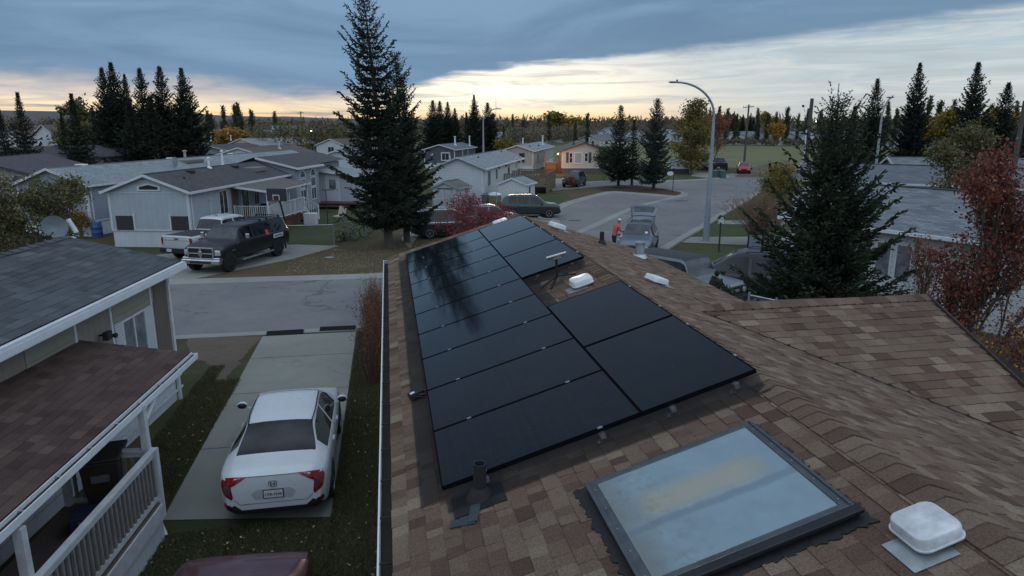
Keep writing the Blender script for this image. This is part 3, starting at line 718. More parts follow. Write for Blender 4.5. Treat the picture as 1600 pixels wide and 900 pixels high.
LS = Fr((-.08, 0, 3.55), (0, 1, 0), (CA, 0, SA)); RS = Fr((6.18, 0, 3.55), (0, 1, 0), (-CA, 0, SA)); VR = 3.13/CA
YN, YF = -3.2, 16.45
house = thing('bungalow', 'near house with a brown shingled roof carrying the solar array and a skylight', 'house', (3.05, 6.6, 0))
def H(o): return adopt(o, house)
def pickb(r): return min(1, max(0, r.choice([.10, .28, .38, .45, .5, .58, .66, .76, .95])+r.uniform(-.08, .08)))
m = MB()
m.extrude([LS.p(YN, 0, -.002), LS.p(YN, VR, -.002), RS.p(YN, 0, -.002), (6.18, YN, 3.40), (3.05, YN, 4.36), (-.08, YN, 3.40)], (0, YF-YN, 0))
roof = H(m.build('roof', M_DECKB))
m = MB(); lay_shingles(m, LS, YN, YF, VR, 11, pick=pickb, ex=.135, wmin=.08, wmax=.20); lay_shingles(m, RS, YN, YF, VR, 12, pick=pickb, ex=.125, wmin=.07, wmax=.17)
sh = m.build('shingles', M_SHB, roof, tint=True)
m = MB(); r_ = random.Random(4); y = YF; 
while y > YN:
    t = pickb(r_); a = .155; h0, h1 = .030, .016; y0 = y-.172
    pts = lambda yy, h: [LS.p(yy, VR-a, h*.7), LS.p(yy, VR-.035, h), (3.05, yy, 4.53+h*1.02), RS.p(yy, VR-.035, h), RS.p(yy, VR-a, h*.7)]
    A, B, C = pts(y0, h0), pts(y, h1), pts(y0, .004)
    for i in range(4): m.quad(A[i], A[i+1], B[i+1], B[i], tint=t); m.quad(C[i], C[i+1], A[i+1], A[i], tint=t)
    m.quad(LS.p(y0, VR-a, 0), LS.p(y0, VR-a, h0*.7), LS.p(y, VR-a, h1*.7), LS.p(y, VR-a, 0), tint=.4); m.quad(RS.p(y0, VR-a, 0), RS.p(y0, VR-a, h0*.7), RS.p(y, VR-a, h1*.7), RS.p(y, VR-a, 0), tint=.4)
    y -= .135
m.build('ridge_cap', M_SHB, roof, tint=True)
# the wing on the right, its ridge running across
AN = radians(14.5); AR = (7.36, 8.19, 4.29)
AF = Fr((3.2, 8.19-4.6*cos(AN), 4.29-4.6*sin(AN)), (1, 0, 0), (0, cos(AN), sin(AN))); AV = 4.6
x1 = lambda v: 4.16-.215*(AV-v)*cos(AN)
xl = lambda v: max(0., (3.05+(4.53-(4.29-sin(AN)*(AV-v)))/tan(AL))-3.2-.05)
m = MB(); w0, w1 = x1(0), x1(AV)
wing = [AF.p(xl(0), 0, -.003), AF.p(w0, 0, -.003), AF.p(w1, AV, -.003), AF.p(.5, AV, -.003)]
m.add(wing+[tuple(np.array(p)-(0, 0, .14)) for p in wing], [(0, 1, 2, 3), (7, 6, 5, 4), (0, 4, 5, 1), (1, 5, 6, 2), (2, 6, 7, 3), (3, 7, 4, 0)])
bk = Fr((3.2, 8.19+2.9, 4.29-2.9*tan(AN)), (1, 0, 0), (0, -cos(AN), sin(AN)))
q = [bk.p(.6, 3.0, -.004), bk.p(w1, 3.0, -.004), bk.p(w1, 0, -.004), bk.p(2.6, 0, -.004)]; m.add(q+[tuple(np.array(p)-(0, 0, .14)) for p in q], [(0, 1, 2, 3), (7, 6, 5, 4), (0, 4, 5, 1), (1, 5, 6, 2), (2, 6, 7, 3), (3, 7, 4, 0)])
wr = H(m.build('wing_roof', M_DECKB))
m = MB(); lay_shingles(m, AF, xl, x1, AV, 13, pick=pickb, ex=.150, wmin=.11, wmax=.25)
r_ = random.Random(9); x = 3.82
while x < 7.33:
    t = pickb(r_); h0, h1 = .028, .014; xx0 = x; xx1 = min(7.36, x+.165)
    def pa(xx, h): return [(xx, 8.19-.155*cos(AN), 4.29-.155*sin(AN)+h), (xx, 8.19, 4.29+h*1.1), (xx, 8.19+.155*cos(AN), 4.29-.155*sin(AN)+h)]
    A, B, C = pa(xx0, h1), pa(xx1, h0), pa(xx1, 0)
    for i in range(2): m.quad(A[i], B[i], B[i+1], A[i+1], tint=t); m.quad(B[i], C[i], C[i+1], B[i+1], tint=t)
    m.quad(pa(xx0, 0)[0], pa(xx1, 0)[0], B[0], A[0], tint=.4); x += .135
m.build('wing_shingles', M_SHB, wr, tint=True)
# valley flashing line
m = MB(); vp = [((3.05+(4.53-(4.29-tan(AN)*(8.19-Y)))/tan(AL)), Y, 4.29-tan(AN)*(8.19-Y)+.012) for Y in np.linspace(8.15, 4.3, 12)]
m.tube(vp, .008, 5); m.build('valley_seal', M_BLACK, wr)
# rake trim, walls
m = MB(); m.beam((7.36, 8.19, 4.25), (7.36-.215*4.45, 8.19-4.45, 4.25-4.45*tan(AN)), .02, .16); m.build('rake_board', M_DECKB, wr)
for s, a_ in ((1, LS), (-1, RS)):
    m = MB(); m.obox(a_.p(YF+.001, 0, -.15), np.array(a_.v)*VR, (0, .02, 0), np.array(a_.n)*.145); H(m.build('fascia', M_WHITE))
m = MB(); m.box(.32, YN+.3, 0, 5.78, YF-.3, 3.42); m.extrude([(.32, YF-.32, 3.42), (5.78, YF-.32, 3.42), (5.78, YF-.32, 3.5), (3.05, YF-.32, 4.34), (.32, YF-.32, 3.5)], (0, .02, 0)); m.box(5.78, 4.4, 0, 6.7, 11, 3.15); H(m.build('wall', M_WSID))
# gutter along the left eave with its hangers
m = MB(); gx0, gx1, gz = -.195, -.062, 3.485
prof = [(gx1, gz+.005), (gx1, gz-.085), (gx1-.03, gz-.10), (gx0+.03, gz-.10), (gx0, gz-.06), (gx0, gz), (gx0+.015, gz+.004), (gx0+.015, gz-.006), (gx0+.006, gz-.012), (gx0+.006, gz-.055), (gx0+.034, gz-.093), (gx1-.034, gz-.093), (gx1-.006, gz-.08), (gx1-.006, gz+.005)]
m.extrude([(x, YN, z) for x, z in prof], (0, YF-YN+.02, 0)); m.box(gx0+.001, YF+.018, gz-.099, gx1-.001, YF+.03, gz)
gut = H(m.build('gutter', M_WHITEC))
y = YN+.3
while y < YF: m = MB(); m.box(gx0+.016, y, gz-.014, gx1+.03, y+.022, gz-.006); m.build('hanger', M_DKMET, gut); y += .62
m = MB(); m.extrude([(x, YN, z) for x, z in [(gx0+.036, gz-.091), (gx1-.036, gz-.091), (gx1-.02, gz-.074), (gx0+.02, gz-.076)]], (0, YF-YN, 0)); m.build('gutter_shade_strip', plain('gutter_shade', (.03, .026, .02), .95), gut)  # dark strip laid in the trough to stand for its shade
# --- skylight
M_SKYF = plain('bronze_frame', (.10, .115, .125), .38, .55, var=.25); M_SKYD = plain('dark_bronze', (.03, .032, .035), .4, .5)
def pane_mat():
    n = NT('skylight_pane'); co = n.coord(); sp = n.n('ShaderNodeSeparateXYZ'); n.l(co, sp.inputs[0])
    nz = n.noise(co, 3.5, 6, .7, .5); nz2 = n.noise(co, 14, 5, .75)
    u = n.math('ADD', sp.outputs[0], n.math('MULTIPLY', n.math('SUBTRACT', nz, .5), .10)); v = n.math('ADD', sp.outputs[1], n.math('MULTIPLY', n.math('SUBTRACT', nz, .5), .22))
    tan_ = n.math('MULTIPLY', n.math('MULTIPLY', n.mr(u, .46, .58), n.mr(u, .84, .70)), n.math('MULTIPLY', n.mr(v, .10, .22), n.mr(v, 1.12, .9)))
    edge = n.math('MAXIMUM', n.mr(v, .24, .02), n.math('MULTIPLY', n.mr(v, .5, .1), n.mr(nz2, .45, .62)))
    c = n.mix(n.mr(nz, .3, .7), (.19, .265, .305), (.235, .32, .36))  # reflected sky blue, and the tan cloud reflection below, painted into pane colour
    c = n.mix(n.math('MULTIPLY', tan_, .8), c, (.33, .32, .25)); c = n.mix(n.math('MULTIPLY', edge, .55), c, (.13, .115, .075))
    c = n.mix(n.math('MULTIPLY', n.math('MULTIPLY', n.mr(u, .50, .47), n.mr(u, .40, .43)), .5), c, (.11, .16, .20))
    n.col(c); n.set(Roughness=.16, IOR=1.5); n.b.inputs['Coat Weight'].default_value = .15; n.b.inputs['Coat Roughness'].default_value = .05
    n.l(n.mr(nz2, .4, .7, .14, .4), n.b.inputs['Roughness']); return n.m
sky_t = H(thing('skylight', None, None, (0, 0, 0))); sky_t.pop('label', None)
U0, U1, V0, V1 = 3.17, 4.40, 1.50, 2.83
m = MB(); LS.box(m, U0, U1, V0, V1, .0, .045); LS.box(m, U0-.03, U0+.04, V0-.015, V1+.015, .046, .072); o = m.build('curb', M_SKYD, sky_t, bevel=.006)
m = MB()
for a in ((U0+.04, U0+.085, V0, V1), (U1-.05, U1, V0, V1), (U0+.085, U1-.05, V0, V0+.07), (U0+.085, U1-.05, V1-.075, V1)): LS.box(m, a[0], a[1], a[2], a[3], .046, .068)
LS.box(m, U0+.05, U1, V0-.012, V0+.018, .069, .078); LS.box(m, U0+.05, U1, V1-.03, V1-.012, .069, .078)
m.build('frame', M_SKYF, sky_t, bevel=.004)
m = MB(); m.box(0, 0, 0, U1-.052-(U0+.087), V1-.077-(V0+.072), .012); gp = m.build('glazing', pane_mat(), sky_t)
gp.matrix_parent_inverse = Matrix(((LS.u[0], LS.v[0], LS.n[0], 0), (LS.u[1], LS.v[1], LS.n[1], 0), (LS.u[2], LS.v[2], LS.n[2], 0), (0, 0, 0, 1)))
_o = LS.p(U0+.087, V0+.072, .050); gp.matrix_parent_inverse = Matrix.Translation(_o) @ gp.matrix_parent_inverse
m = MB(); 
for k in range(5):
    for (u, v) in ((U0+(U1-U0)*(k+.5)/5, V0+.035), (U0+(U1-U0)*(k+.5)/5, V1-.05)): m.lathe([(.006, 0), (.006, .004)], 6, LS.p(u, v, .0685))
m.build('screws', M_ALU, sky_t)
def blob(fr, ring, seed, n=.012, amp=.03, k=6):
    r = random.Random(seed); P = []
    for i in range(len(ring)):
        a, b = ring[i], ring[(i+1) % len(ring)]; L = hypot(b[0]-a[0], b[1]-a[1]); q = max(2, int(L/.025))
        for j in range(q): s = j/q; P.append((a[0]+(b[0]-a[0])*s+r.uniform(-amp, amp), a[1]+(b[1]-a[1])*s+r.uniform(-amp, amp)))
    m = MB(); c = (sum(p[0] for p in P)/len(P), sum(p[1] for p in P)/len(P)); L = len(P)
    m.add([fr.p(c[0], c[1], n+.003)]+[fr.p(x, y, n) for x, y in P]+[fr.p(x, y, -.001) for x, y in P], [(0, 1+i, 1+(i+1) % L) for i in range(L)]+[(1+i, 1+L+i, 1+L+(i+1) % L, 1+(i+1) % L) for i in range(L)])
    return m
M_TAR2 = plain('roofing_tar', (.012, .012, .013), .55, var=.5, vs=25)
blob(LS, [(U0-.075, V0-.06), (U0-.09, V1+.05), (U1+.02, V1+.03), (U1+.05, V0-.10)], 3, .0145, .022).build('sealant', M_TAR2, sky_t)
# --- vents on the roof
def box_vent(fr, u, v, label, s=.36, h=.10, flash=True, mat=M_WHITEC, rot=0.):
    t = H(thing('roof_vent', None, None)); 
    if label: t['label'] = label
    f = Fr(fr.p(u, v), np.array(fr.u)*cos(rot)+np.array(fr.v)*sin(rot), np.array(fr.v)*cos(rot)-np.array(fr.u)*sin(rot))
    if flash:
        m = MB(); r = random.Random(int(u*100)); f.box(m, -s*.70, s*.2, -s*.85, s*.12, .012, .015); m.build('flashing', M_GALV, t)
    m = MB(); f.box(m, -s*.36, s*.36, -s*.36, s*.36, .01, h*.6); m.build('neck', M_GALV, t)
    m = MB(); a = s/2; N = 6; rings = []
    def ring(k, z, rr=.06):
        P = []
        for cx, cy, a0 in ((a*k-rr, a*k-rr, 0), (-a*k+rr, a*k-rr, pi/2), (-a*k+rr, -a*k+rr, pi), (a*k-rr, -a*k+rr, 3*pi/2)):
            for i in range(N+1): t_ = a0+pi/2*i/N; P.append(f.p(cx+rr*cos(t_), cy+rr*sin(t_), z))
        return P
    R = [ring(1.0, h*.4), ring(1.05, h*.4), ring(1.05, h*.48), ring(1.0, h*.50), ring(.985, h*1.0), ring(.95, h*1.10), ring(.88, h*1.14)]
    n = len(R[0]); vs = [p for q in R for p in q]; c = f.p(0, 0, h*1.16); fs = []
    for i in range(len(R)-1):
        for k in range(n): fs.append((i*n+k, i*n+(k+1) % n, (i+1)*n+(k+1) % n, (i+1)*n+k))
    vs.append(c); fs += [((len(R)-1)*n+k, (len(R)-1)*n+(k+1) % n, len(vs)-1) for k in range(n)]; fs.append(tuple(range(n))[::-1])
    m.add(vs, fs); m.build('cap', mat, t, smooth=35); return t
box_vent(LS, 2.86, 3.0, 'square white vent cap beside the skylight', .275, .10, mat=plain('weathered_vent', (.58, .61, .63), .4, var=.3, vs=9, grime=.5))
box_vent(LS, 9.18, 2.86, None, .30, .11, rot=.0)
box_vent(LS, 15.75, 2.75, None, .34, .10, flash=False)
box_vent(RS, 9.9, VR-1.03, None, .30, .10, rot=.35)
box_vent(RS, 15.2, VR-.72, None, .34, .12, rot=.2)
def stub(fr, u, v, r, h, mat, name='plumbing_vent', cone=False):
    t = H(thing(name, None, None)); b = np.array(fr.p(u, v))
    m = MB(); 
    if cone: m.lathe([(r*1.5, -.06), (r*1.25, h*.5), (r*1.15, h), (r*1.35, h), (r*1.35, h*1.12), (r*.6, h*1.2)], 18, b)
    else: m.lathe([(r, -.05), (r, h), (r*.82, h), (r*.82, h-.12)], 20, b)
    m.build('pipe', mat, t, smooth=35)
    m = MB(); m.lathe([(r*2.1, -.01), (r*1.9, .03), (r*1.15, .09), (r*1.05, .10)], 20, b); m.build('boot', mat if not cone else M_GALV, t, smooth=40); return t
pv = stub(LS, 4.84, .72, .052, .30, M_BLACK)
LSb = MB(); LS.box(LSb, 4.66, 4.98, .50, .92, .013, .018); LSb.build('flashing', M_DKMET, pv)
LSb = MB(); f2 = Fr(LS.p(4.55, .40), LS.u*.9+LS.v*.25, LS.v*.9-LS.u*.25); f2.box(LSb, .03, .12, .04, .24, .012, .020); f2.box(LSb, .05, .26, .18, .26, .0205, .025); LSb.build('loose_tarred_patch', plain('tarred_patch', (.03, .045, .05), .5, var=.4), pv)
stub(RS, 15.31-.6, VR-1.7, .05, .28, M_BLACK); stub(RS, 14.2, VR-2.45, .085, .30, M_GALV, cone=True)

# --- solar panels
def panel_mat():
    n = NT('solar_cells'); co = n.coord(); sp = n.n('ShaderNodeSeparateXYZ'); n.l(co, sp.inputs[0])
    def line(s, p, off, w): return n.math('LESS_THAN', n.math('FRACT', n.math('DIVIDE', n.math('ADD', sp.outputs[s], off), p)), w)
    g = n.math('MAXIMUM', line(0, .0925, .01, .022), line(1, .170, .015, .012)); bus = line(1, .017, 0, .07)
    c = n.mix(g, (.0045, .0055, .0095), (.022, .026, .036)); c = n.mix(n.math('MULTIPLY', bus, .5), c, (.014, .016, .024))
    mid = n.math('LESS_THAN', n.math('ABSOLUTE', n.math('SUBTRACT', sp.outputs[0], .865)), .006); c = n.mix(mid, c, (.002, .002, .003))
    oi = n.n('ShaderNodeObjectInfo'); c = n.mix(n.mr(oi.outputs['Random'], 0, 1, 0, .5), c, (.004, .010, .012))
    dust = n.noise(co, 5, 6, .75); c = n.mix(n.mr(dust, .45, .8, 0, .02), c, (.22, .23, .24)); sp2 = n.noise(co, 60, 2, .5); c = n.mix(n.mr(sp2, .74, .78, 0, .35), c, (.25, .26, .25))
    n.col(c); n.set(IOR=1.36); n.l(n.mr(dust, .3, .7, .045, .085), n.b.inputs['Roughness']); return n.m
M_PV = panel_mat(); M_PVF = plain('black_anodised', (.007, .007, .009), .95, 0., spec=0.)
def make_panel(a, b, across):
    """a along the eave, b up the slope; cell lines follow the long side"""
    t = thing('solar_panel', '', 'solar panel', (0, 0, 0), 0, 'black solar panels on the brown shingled roof')
    fm = MB(); w = .011; Lx, Ly = 1.722, 1.036
    for q in ((0, 0, Lx, w), (0, Ly-w, Lx, Ly), (0, w, w, Ly-w), (Lx-w, w, Lx, Ly-w)): fm.box(q[0], q[1], -.035, q[2], q[3], 0)
    gm_ = MB(); gm_.box(w, w, -.008, Lx-w, Ly-w, -.0025); bm_ = MB(); bm_.box(w, w, -.030, Lx-w, Ly-w, -.026)
    gm_.build('cell_glass', M_PV, t); fm.build('frame', M_PVF, t); bm_.build('backsheet', M_BLACK, t)
    cm = MB(); 
    for cx in (.36, 1.36): cm.box(cx-.022, -.012, -.002, cx+.022, .010, .006); cm.lathe([(.007, .006), (.007, .012)], 6, (cx, -.002, 0))
    cm.build('clamp', M_ALU, t); return t
PVH = .125
def put_panel(t, u, v, turned):
    X = LS.v if not turned else LS.u; Y = LS.u if not turned else -LS.v          # local x = long side
    Z = np.cross(X, Y); 
    o = np.array(LS.p(u, v, PVH)) if not turned else np.array(LS.p(u, v+1.036, PVH))
    if not turned: Z = np.cross(X, Y)
    Mx = Matrix(((X[0], Y[0], Z[0], o[0]), (X[1], Y[1], Z[1], o[1]), (X[2], Y[2], Z[2], o[2]), (0, 0, 0, 1)))
    if Z[2] < 0:      # keep the frame right-handed with glass upwards
        Y = -np.array(Y); o = o-Y*1.036; Z = np.cross(X, Y)
        Mx = Matrix(((X[0], Y[0], Z[0], o[0]), (X[1], Y[1], Z[1], o[1]), (X[2], Y[2], Z[2], o[2]), (0, 0, 0, 1)))
    t.location = Mx.to_translation(); t.rotation_euler = Mx.to_euler()
proto = make_panel(0, 0, 0)
ordn = ['front', 'second', 'third', 'fourth', 'fifth', 'sixth', 'seventh', 'eighth', 'ninth', 'farthest']
slots = []
for i in range(10):
    lb = {0: 'black solar panel at the near end of the gutter-side column, above the black vent pipe', 9: 'black solar panel at the far end of the gutter-side column, in the spruce reflection',
          2: 'third gutter-side black panel from the near end, level with the wired junction box'}.get(i, 'black solar panel, %s from the near end of the ten-panel gutter-side column' % ordn[i])
    slots.append((4.99+i*1.0455, .457, False, lb))
for i in range(2): slots.append((4.99+i*1.745, 2.184, True, ['large dark solar panel nearest the skylight, touching the ridge side', 'upper dark solar panel just below the white square vent and the dish'][i]))
for i in range(3): slots.append((10.215+i*1.745, 2.184, True, ['ridge-side solar panel right behind the satellite dish', 'middle one of the three ridge-side panels beyond the dish', 'topmost ridge-side solar panel at the far end, beside the small far vent'][i]))
for i, (u, v, tn, lb) in enumerate(slots):
    t = proto if i == 0 else copy_thing(proto, (0, 0, 0), 0, lb); t['label'] = lb; put_panel(t, u, v, tn)
def rail(u0, u1, v, label):
    t = thing('mounting_rail', label, 'rail', LS.p(u0, v, 0), 0, 'rails under the solar panels'); m = MB(); LS.box(m, u0-.05, u1, v-.02, v+.02, .045, .087); adopt(m.build('rail', M_ALU), t)
    u = u0-.02
    while u < u1:
        m = MB(); LS.box(m, u-.02, u+.02, v-.028, v-.0225, .005, .085); LS.box(m, u-.025, u+.025, v-.07, v-.0225, .0155, .0215); m.lathe([(.012, .0), (.012, .02)], 6, LS.p(u, v-.05, .0225)); adopt(m.build('foot', M_ALU), t); u += 1.3
rail(4.99, 15.4, .457+.36, 'lower aluminium rail under the gutter-side panel column'); rail(4.99, 15.4, .457+1.36, 'upper aluminium rail under the gutter-side panel column')
rail(4.99, 8.4, 2.19+.25, 'lower aluminium rail under the two skylight-side panels'); rail(4.99, 8.4, 2.19+.82, 'upper aluminium rail under the two skylight-side panels')
rail(10.25, 15.4, 2.19+.25, 'lower aluminium rail under the panels behind the dish'); rail(10.25, 15.4, 2.19+.82, 'upper aluminium rail under the panels behind the dish')
# wire mesh guard round the array
def mesh_mat(name, pitch, w, c=(.012, .012, .013), rot=0., kind='UV'):
    n = NT(name); co = n.coord(kind, None if not rot else 1., (0, 0, rot) if rot else None); sp = n.n('ShaderNodeSeparateXYZ'); n.l(co, sp.inputs[0])
    a = [n.math('LESS_THAN', n.math('FRACT', n.math('DIVIDE', n.math('ADD', sp.outputs[i], 50.), pitch)), w) for i in (0, 1)]
    g = n.math('MAXIMUM', a[0], a[1]); n.col(c); n.set(Roughness=.6, Metallic=.4)
    t = n.n('ShaderNodeBsdfTransparent'); mx = n.n('ShaderNodeMixShader'); n.l(g, mx.inputs[0]); n.l(t.outputs[0], mx.inputs[1]); n.l(n.b.outputs[0], mx.inputs[2]); n.l(mx.outputs[0], n.out.inputs[0]); return n.m
M_MESH = mesh_mat('guard_mesh', .013, .34)
def guard(line, label):
    t = thing('mesh_guard', label, 'wire guard', LS.p(*line[0][0], 0), 0, 'wire guards round the solar array'); m = MB()
    for (a, b, out) in line:
        a, b, out = map(np.array, (a, b, out)); L = np.linalg.norm(b-a)
        q = [LS.p(*a, .09), LS.p(*b, .09), LS.p(*(b+out*.055), .024), LS.p(*(a+out*.055), .024)]; m.quad(*q, uv=[(0, .12), (L, .12), (L, 0), (0, 0)])
        q = [LS.p(*(a+out*.055), .024), LS.p(*(b+out*.055), .024), LS.p(*(b+out*.21), .019), LS.p(*(a+out*.21), .019)]; m.quad(*q, uv=[(0, .3), (L, .3), (L, .45), (0, .45)])
    adopt(m.build('mesh', M_MESH), t)
guard([((4.98, .457), (15.44, .457), (0, -1))], 'black wire mesh guard along the gutter side of the array')
guard([((4.98, .46), (4.98, 2.2), (-1, 0)), ((4.98, 2.2), (4.98, 3.22), (-1, 0))], 'black wire mesh guard along the near end of the array')
guard([((8.49, 2.19), (10.2, 2.19), (0, 1)), ((10.21, 2.2), (10.21, 3.2), (-1, 0))], 'black wire mesh guard in the gap by the satellite dish')
# junction box with leads
t = thing('junction_box', 'small black junction box with a white sticker and red leads by the gutter', 'junction box', LS.p(7.25, .30)); f = Fr(LS.p(7.2, .26, .02), LS.u*.35+LS.v, LS.u-LS.v*.35)
m = MB(); f.box(m, 0, .17, 0, .11, .0, .065); adopt(m.build('box', M_BLACK, bevel=.006), t)
m = MB(); f.box(m, .02, .07, .025, .075, .0665, .068); adopt(m.build('sticker', M_WHITE), t)
m = MB(); f.box(m, .17, .23, .02, .06, .01, .04); m.tube([f.p(.1, 0, .03), f.p(.18, -.06, .03), f.p(.28, -.04, .02)], .006, 5); adopt(m.build('lead', plain('red_lead', (.25, .03, .03), .5)), t)
m = MB(); m.tube([f.p(.05, 0, .03), f.p(.12, -.08, .02), f.p(.27, -.09, .02), f.p(.33, 0, .05)], .006, 5); adopt(m.build('cable', M_BLACK), t)
# satellite dish on its four-legged stand
t = thing('satellite_dish', 'flat white satellite dish on a dark four-legged stand between the panels', 'satellite dish', LS.p(10.02, 2.68)); b = np.array(LS.p(9.75, 2.62)); P0 = b+np.array((0, 0, .10))
for i, (dx, dy) in enumerate([(.30, .06), (.22, .26), (-.26, -.05), (-.16, -.26)]):
    e = np.array((b[0]+dx, b[1]+dy, 0)); e[2] = 3.55+(e[0]+.08)*tan(AL)+.02; m = MB(); m.beam(P0, e, .035, .018); adopt(m.build('leg', M_DKMET), t)
m = MB(); m.tube([P0-(0, 0, .02), P0+(0, 0, .06), P0+(-.02, 0, .27)], .019, 10); adopt(m.build('mast', M_DKMET, smooth=40), t)
m = MB(); m.box(-.15, -.25, -.012, .15, .25, .012); o = m.build('dish', plain('dish_white', (.75, .77, .78), .35), bevel=.01); adopt(o, t)
o.matrix_parent_inverse = o.matrix_parent_inverse @ Matrix.Translation(tuple(P0+np.array((-.02, 0, .30)))) @ Matrix.Rotation(radians(-14), 4, 'Z') @ Matrix.Rotation(radians(-15), 4, 'X') @ Matrix.Rotation(radians(-17), 4, 'Y')
m = MB(); m.box(-.06, -.08, -.05, .06, .08, -.013); o2 = m.build('mount', plain('mount_grey', (.4, .42, .44), .4), bevel=.008); adopt(o2, t); o2.matrix_parent_inverse = o.matrix_parent_inverse.copy()
# ---------------------------------------------------------------- houses
M_GLS = glass('window_glass', (.018, .022, .027)); M_GLS2 = glass('curtained_glass', (.09, .10, .11), .15)
M_BLIND = plain('blind', (.30, .34, .36), .6)
M_TRIM = plain('white_trim', (.60, .63, .66), .5, var=.1, grime=.3)
M_DKTRIM = plain('dark_trim', (.05, .055, .065), .5)
M_SKIRT = siding('white_skirting', (.58, .62, .66), 'xy', .30, .04, dark=.7, grime=.3)
M_GRYSKIRT = siding('grey_skirting', (.24, .25, .27), 'xy', .30, .04, dark=.7)
M_PANELW = siding('pale_blue_panel_siding', (.40, .455, .50), 'xy', .31, .035, dark=.72, grime=.35)
M_PANELG = siding('grey_panel_siding', (.27, .31, .36), 'xy', .31, .035, dark=.7, grime=.3)
M_LAPW = siding('white_lap_siding', (.56, .60, .62), 'z', .20, .12, dark=.62)
M_LAPC = siding('cream_lap_siding', (.50, .48, .43), 'z', .13, .14, dark=.7)
M_LAPT = siding('taupe_lap_siding', (.40, .37, .34), 'z', .13, .14, dark=.7)
M_LAPN = siding('slate_lap_siding', (.085, .10, .125), 'z', .13, .14, dark=.6)
R_GREY = shingle_far('grey_roof', (.19, .22, .235), (.27, .305, .32)); R_DARK = shingle_far('charcoal_roof', (.052, .055, .062), (.080, .082, .09))
R_PURP = shingle_far('plum_roof', (.060, .056, .068), (.085, .078, .09)); R_BRN = shingle_far('brown_roof', (.085, .07, .062), (.12, .10, .085))
R_LITE = shingle_far('pale_grey_roof', (.115, .13, .145), (.20, .225, .245), bw=.42, rh=.16); R_SLATE = shingle_far('blue_grey_roof', (.10, .115, .14), (.15, .17, .195), bw=.35)
class Ho:
    def __init__(s, name, label, cat, corner, az, W_, L, ze, zr, wall, roof, trim=M_TRIM, skirt=M_SKIRT, ov=.25, y0=0., zs=.75, group=None, ridge=.5, skirt_in=.03, rake=None):
        s.az = radians(az); s.c = corner; s.W = W_; s.L = L; s.ze = ze; s.zr = zr; s.y0 = y0; s.ov = ov; s.ridge = ridge
        s.t = thing(name, label, cat, (*corner, 0), -s.az, group)
        y1 = y0+L; xr = -W_*(1-ridge); k = (zr-ze)/(W_*(1-ridge)); k2 = (zr-ze)/(W_*ridge); s.k = k; s.xr = xr
        m = MB(); m.extrude([(0, y0, zs), (0, y0, ze), (xr, y0, zr), (-W_, y0, ze), (-W_, y0, zs)], (0, L, 0)); m.build('wall', wall, s.t)
        if zs > 0:
            m = MB(); i = skirt_in; m.box(-W_+i, y0+i, 0, -i, y1-i, zs-.002); m.build('skirting', skirt, s.t)
            m = MB(); m.box(-W_-.02, y0-.02, zs-.03, .02, y0-.001, zs+.05); m.box(.001, y0-.02, zs-.03, .02, y1, zs+.05); m.build('skirting_trim', trim, s.t)
        m = MB(); th = .05
        for (xe, kk, sg) in ((ov, k, 1), (-W_-ov, k2, -1)):
            a = (xe, y0-ov, ze-ov*kk+.03); b = (xr, y0-ov, zr+.03); c_ = (xr, y1+ov, zr+.03); d = (xe, y1+ov, ze-ov*kk+.03); sl = hypot(xe-xr, zr-ze+ov*kk)
            uv = [(0, 0), (0, sl), (L+2*ov, sl), (L+2*ov, 0)]
            if sg > 0: m.quad(a, d, c_, b, uv=[uv[0], uv[3], uv[2], uv[1]])
            else: m.quad(a, b, c_, d, uv=uv)
            lo = [(p[0], p[1], p[2]-th) for p in (a, b, c_, d)]; m.add(lo, [(0, 1, 2, 3) if sg > 0 else (3, 2, 1, 0)])
        s.roof = m.build('roof', roof, s.t, uv=True)
        m = MB(); m.add([(xr-.13, y0-ov, zr+.035-.13*k2), (xr, y0-ov, zr+.05), (xr+.13, y0-ov, zr+.035-.13*k), (xr-.13, y1+ov, zr+.035-.13*k2), (xr, y1+ov, zr+.05), (xr+.13, y1+ov, zr+.035-.13*k)], [(0, 1, 4, 3), (1, 2, 5, 4)]); m.build('ridge_cap', roof, s.roof)
        m = MB(); fh = .15
        for yy in (y0-ov-.025, y1+ov+.001):
            for (xe, kk) in ((ov, k), (-W_-ov, k2)): m.extrude([(xe, yy, ze-ov*kk+.025), (xr, yy, zr+.025), (xr, yy, zr+.025-fh), (xe, yy, ze-ov*kk+.025-fh)], (0, .024, 0))
        for (xe, kk, sg) in ((ov, k, 1), (-W_-ov, k2, -1)):
            z = ze-ov*kk+.02; m.box(xe+.001*sg, y0-ov, z-fh+.02, xe+.09*sg, y1+ov, z-.002)
        m.build('fascia', rake or trim, s.t)
        m = MB()
        for x in (.001, -W_-.021): m.box(x, y0-.02, zs, x+.02, y0+.10, ze-.02)
        m.box(-.10, y0-.021, zs, .0, y0-.001, ze-.04); m.box(-W_, y0-.021, zs, -W_+.10, y0-.001, ze-.04); m.build('corner_trim', trim, s.t)
    def w2l(s, P): 
        dx, dy = P[0]-s.c[0], P[1]-s.c[1]; return (dx*cos(s.az)-dy*sin(s.az), dx*sin(s.az)+dy*cos(s.az), P[2])
    def wp(s, side, px, py, off=0.):
        """point of a wall (E: x=off, S: y=y0+off) seen at a photograph pixel, local coords"""
        d = ray(px, py); n = np.array((cos(s.az), -sin(s.az), 0)) if side == 'E' else np.array((sin(s.az), cos(s.az), 0))
        o = off if side == 'E' else s.y0+off; c = np.array((*s.c, 0.))+n*o; C0 = np.array((0, 0, CH)); t = ((c-C0)@n)/(d@n); return s.w2l(C0+d*t)
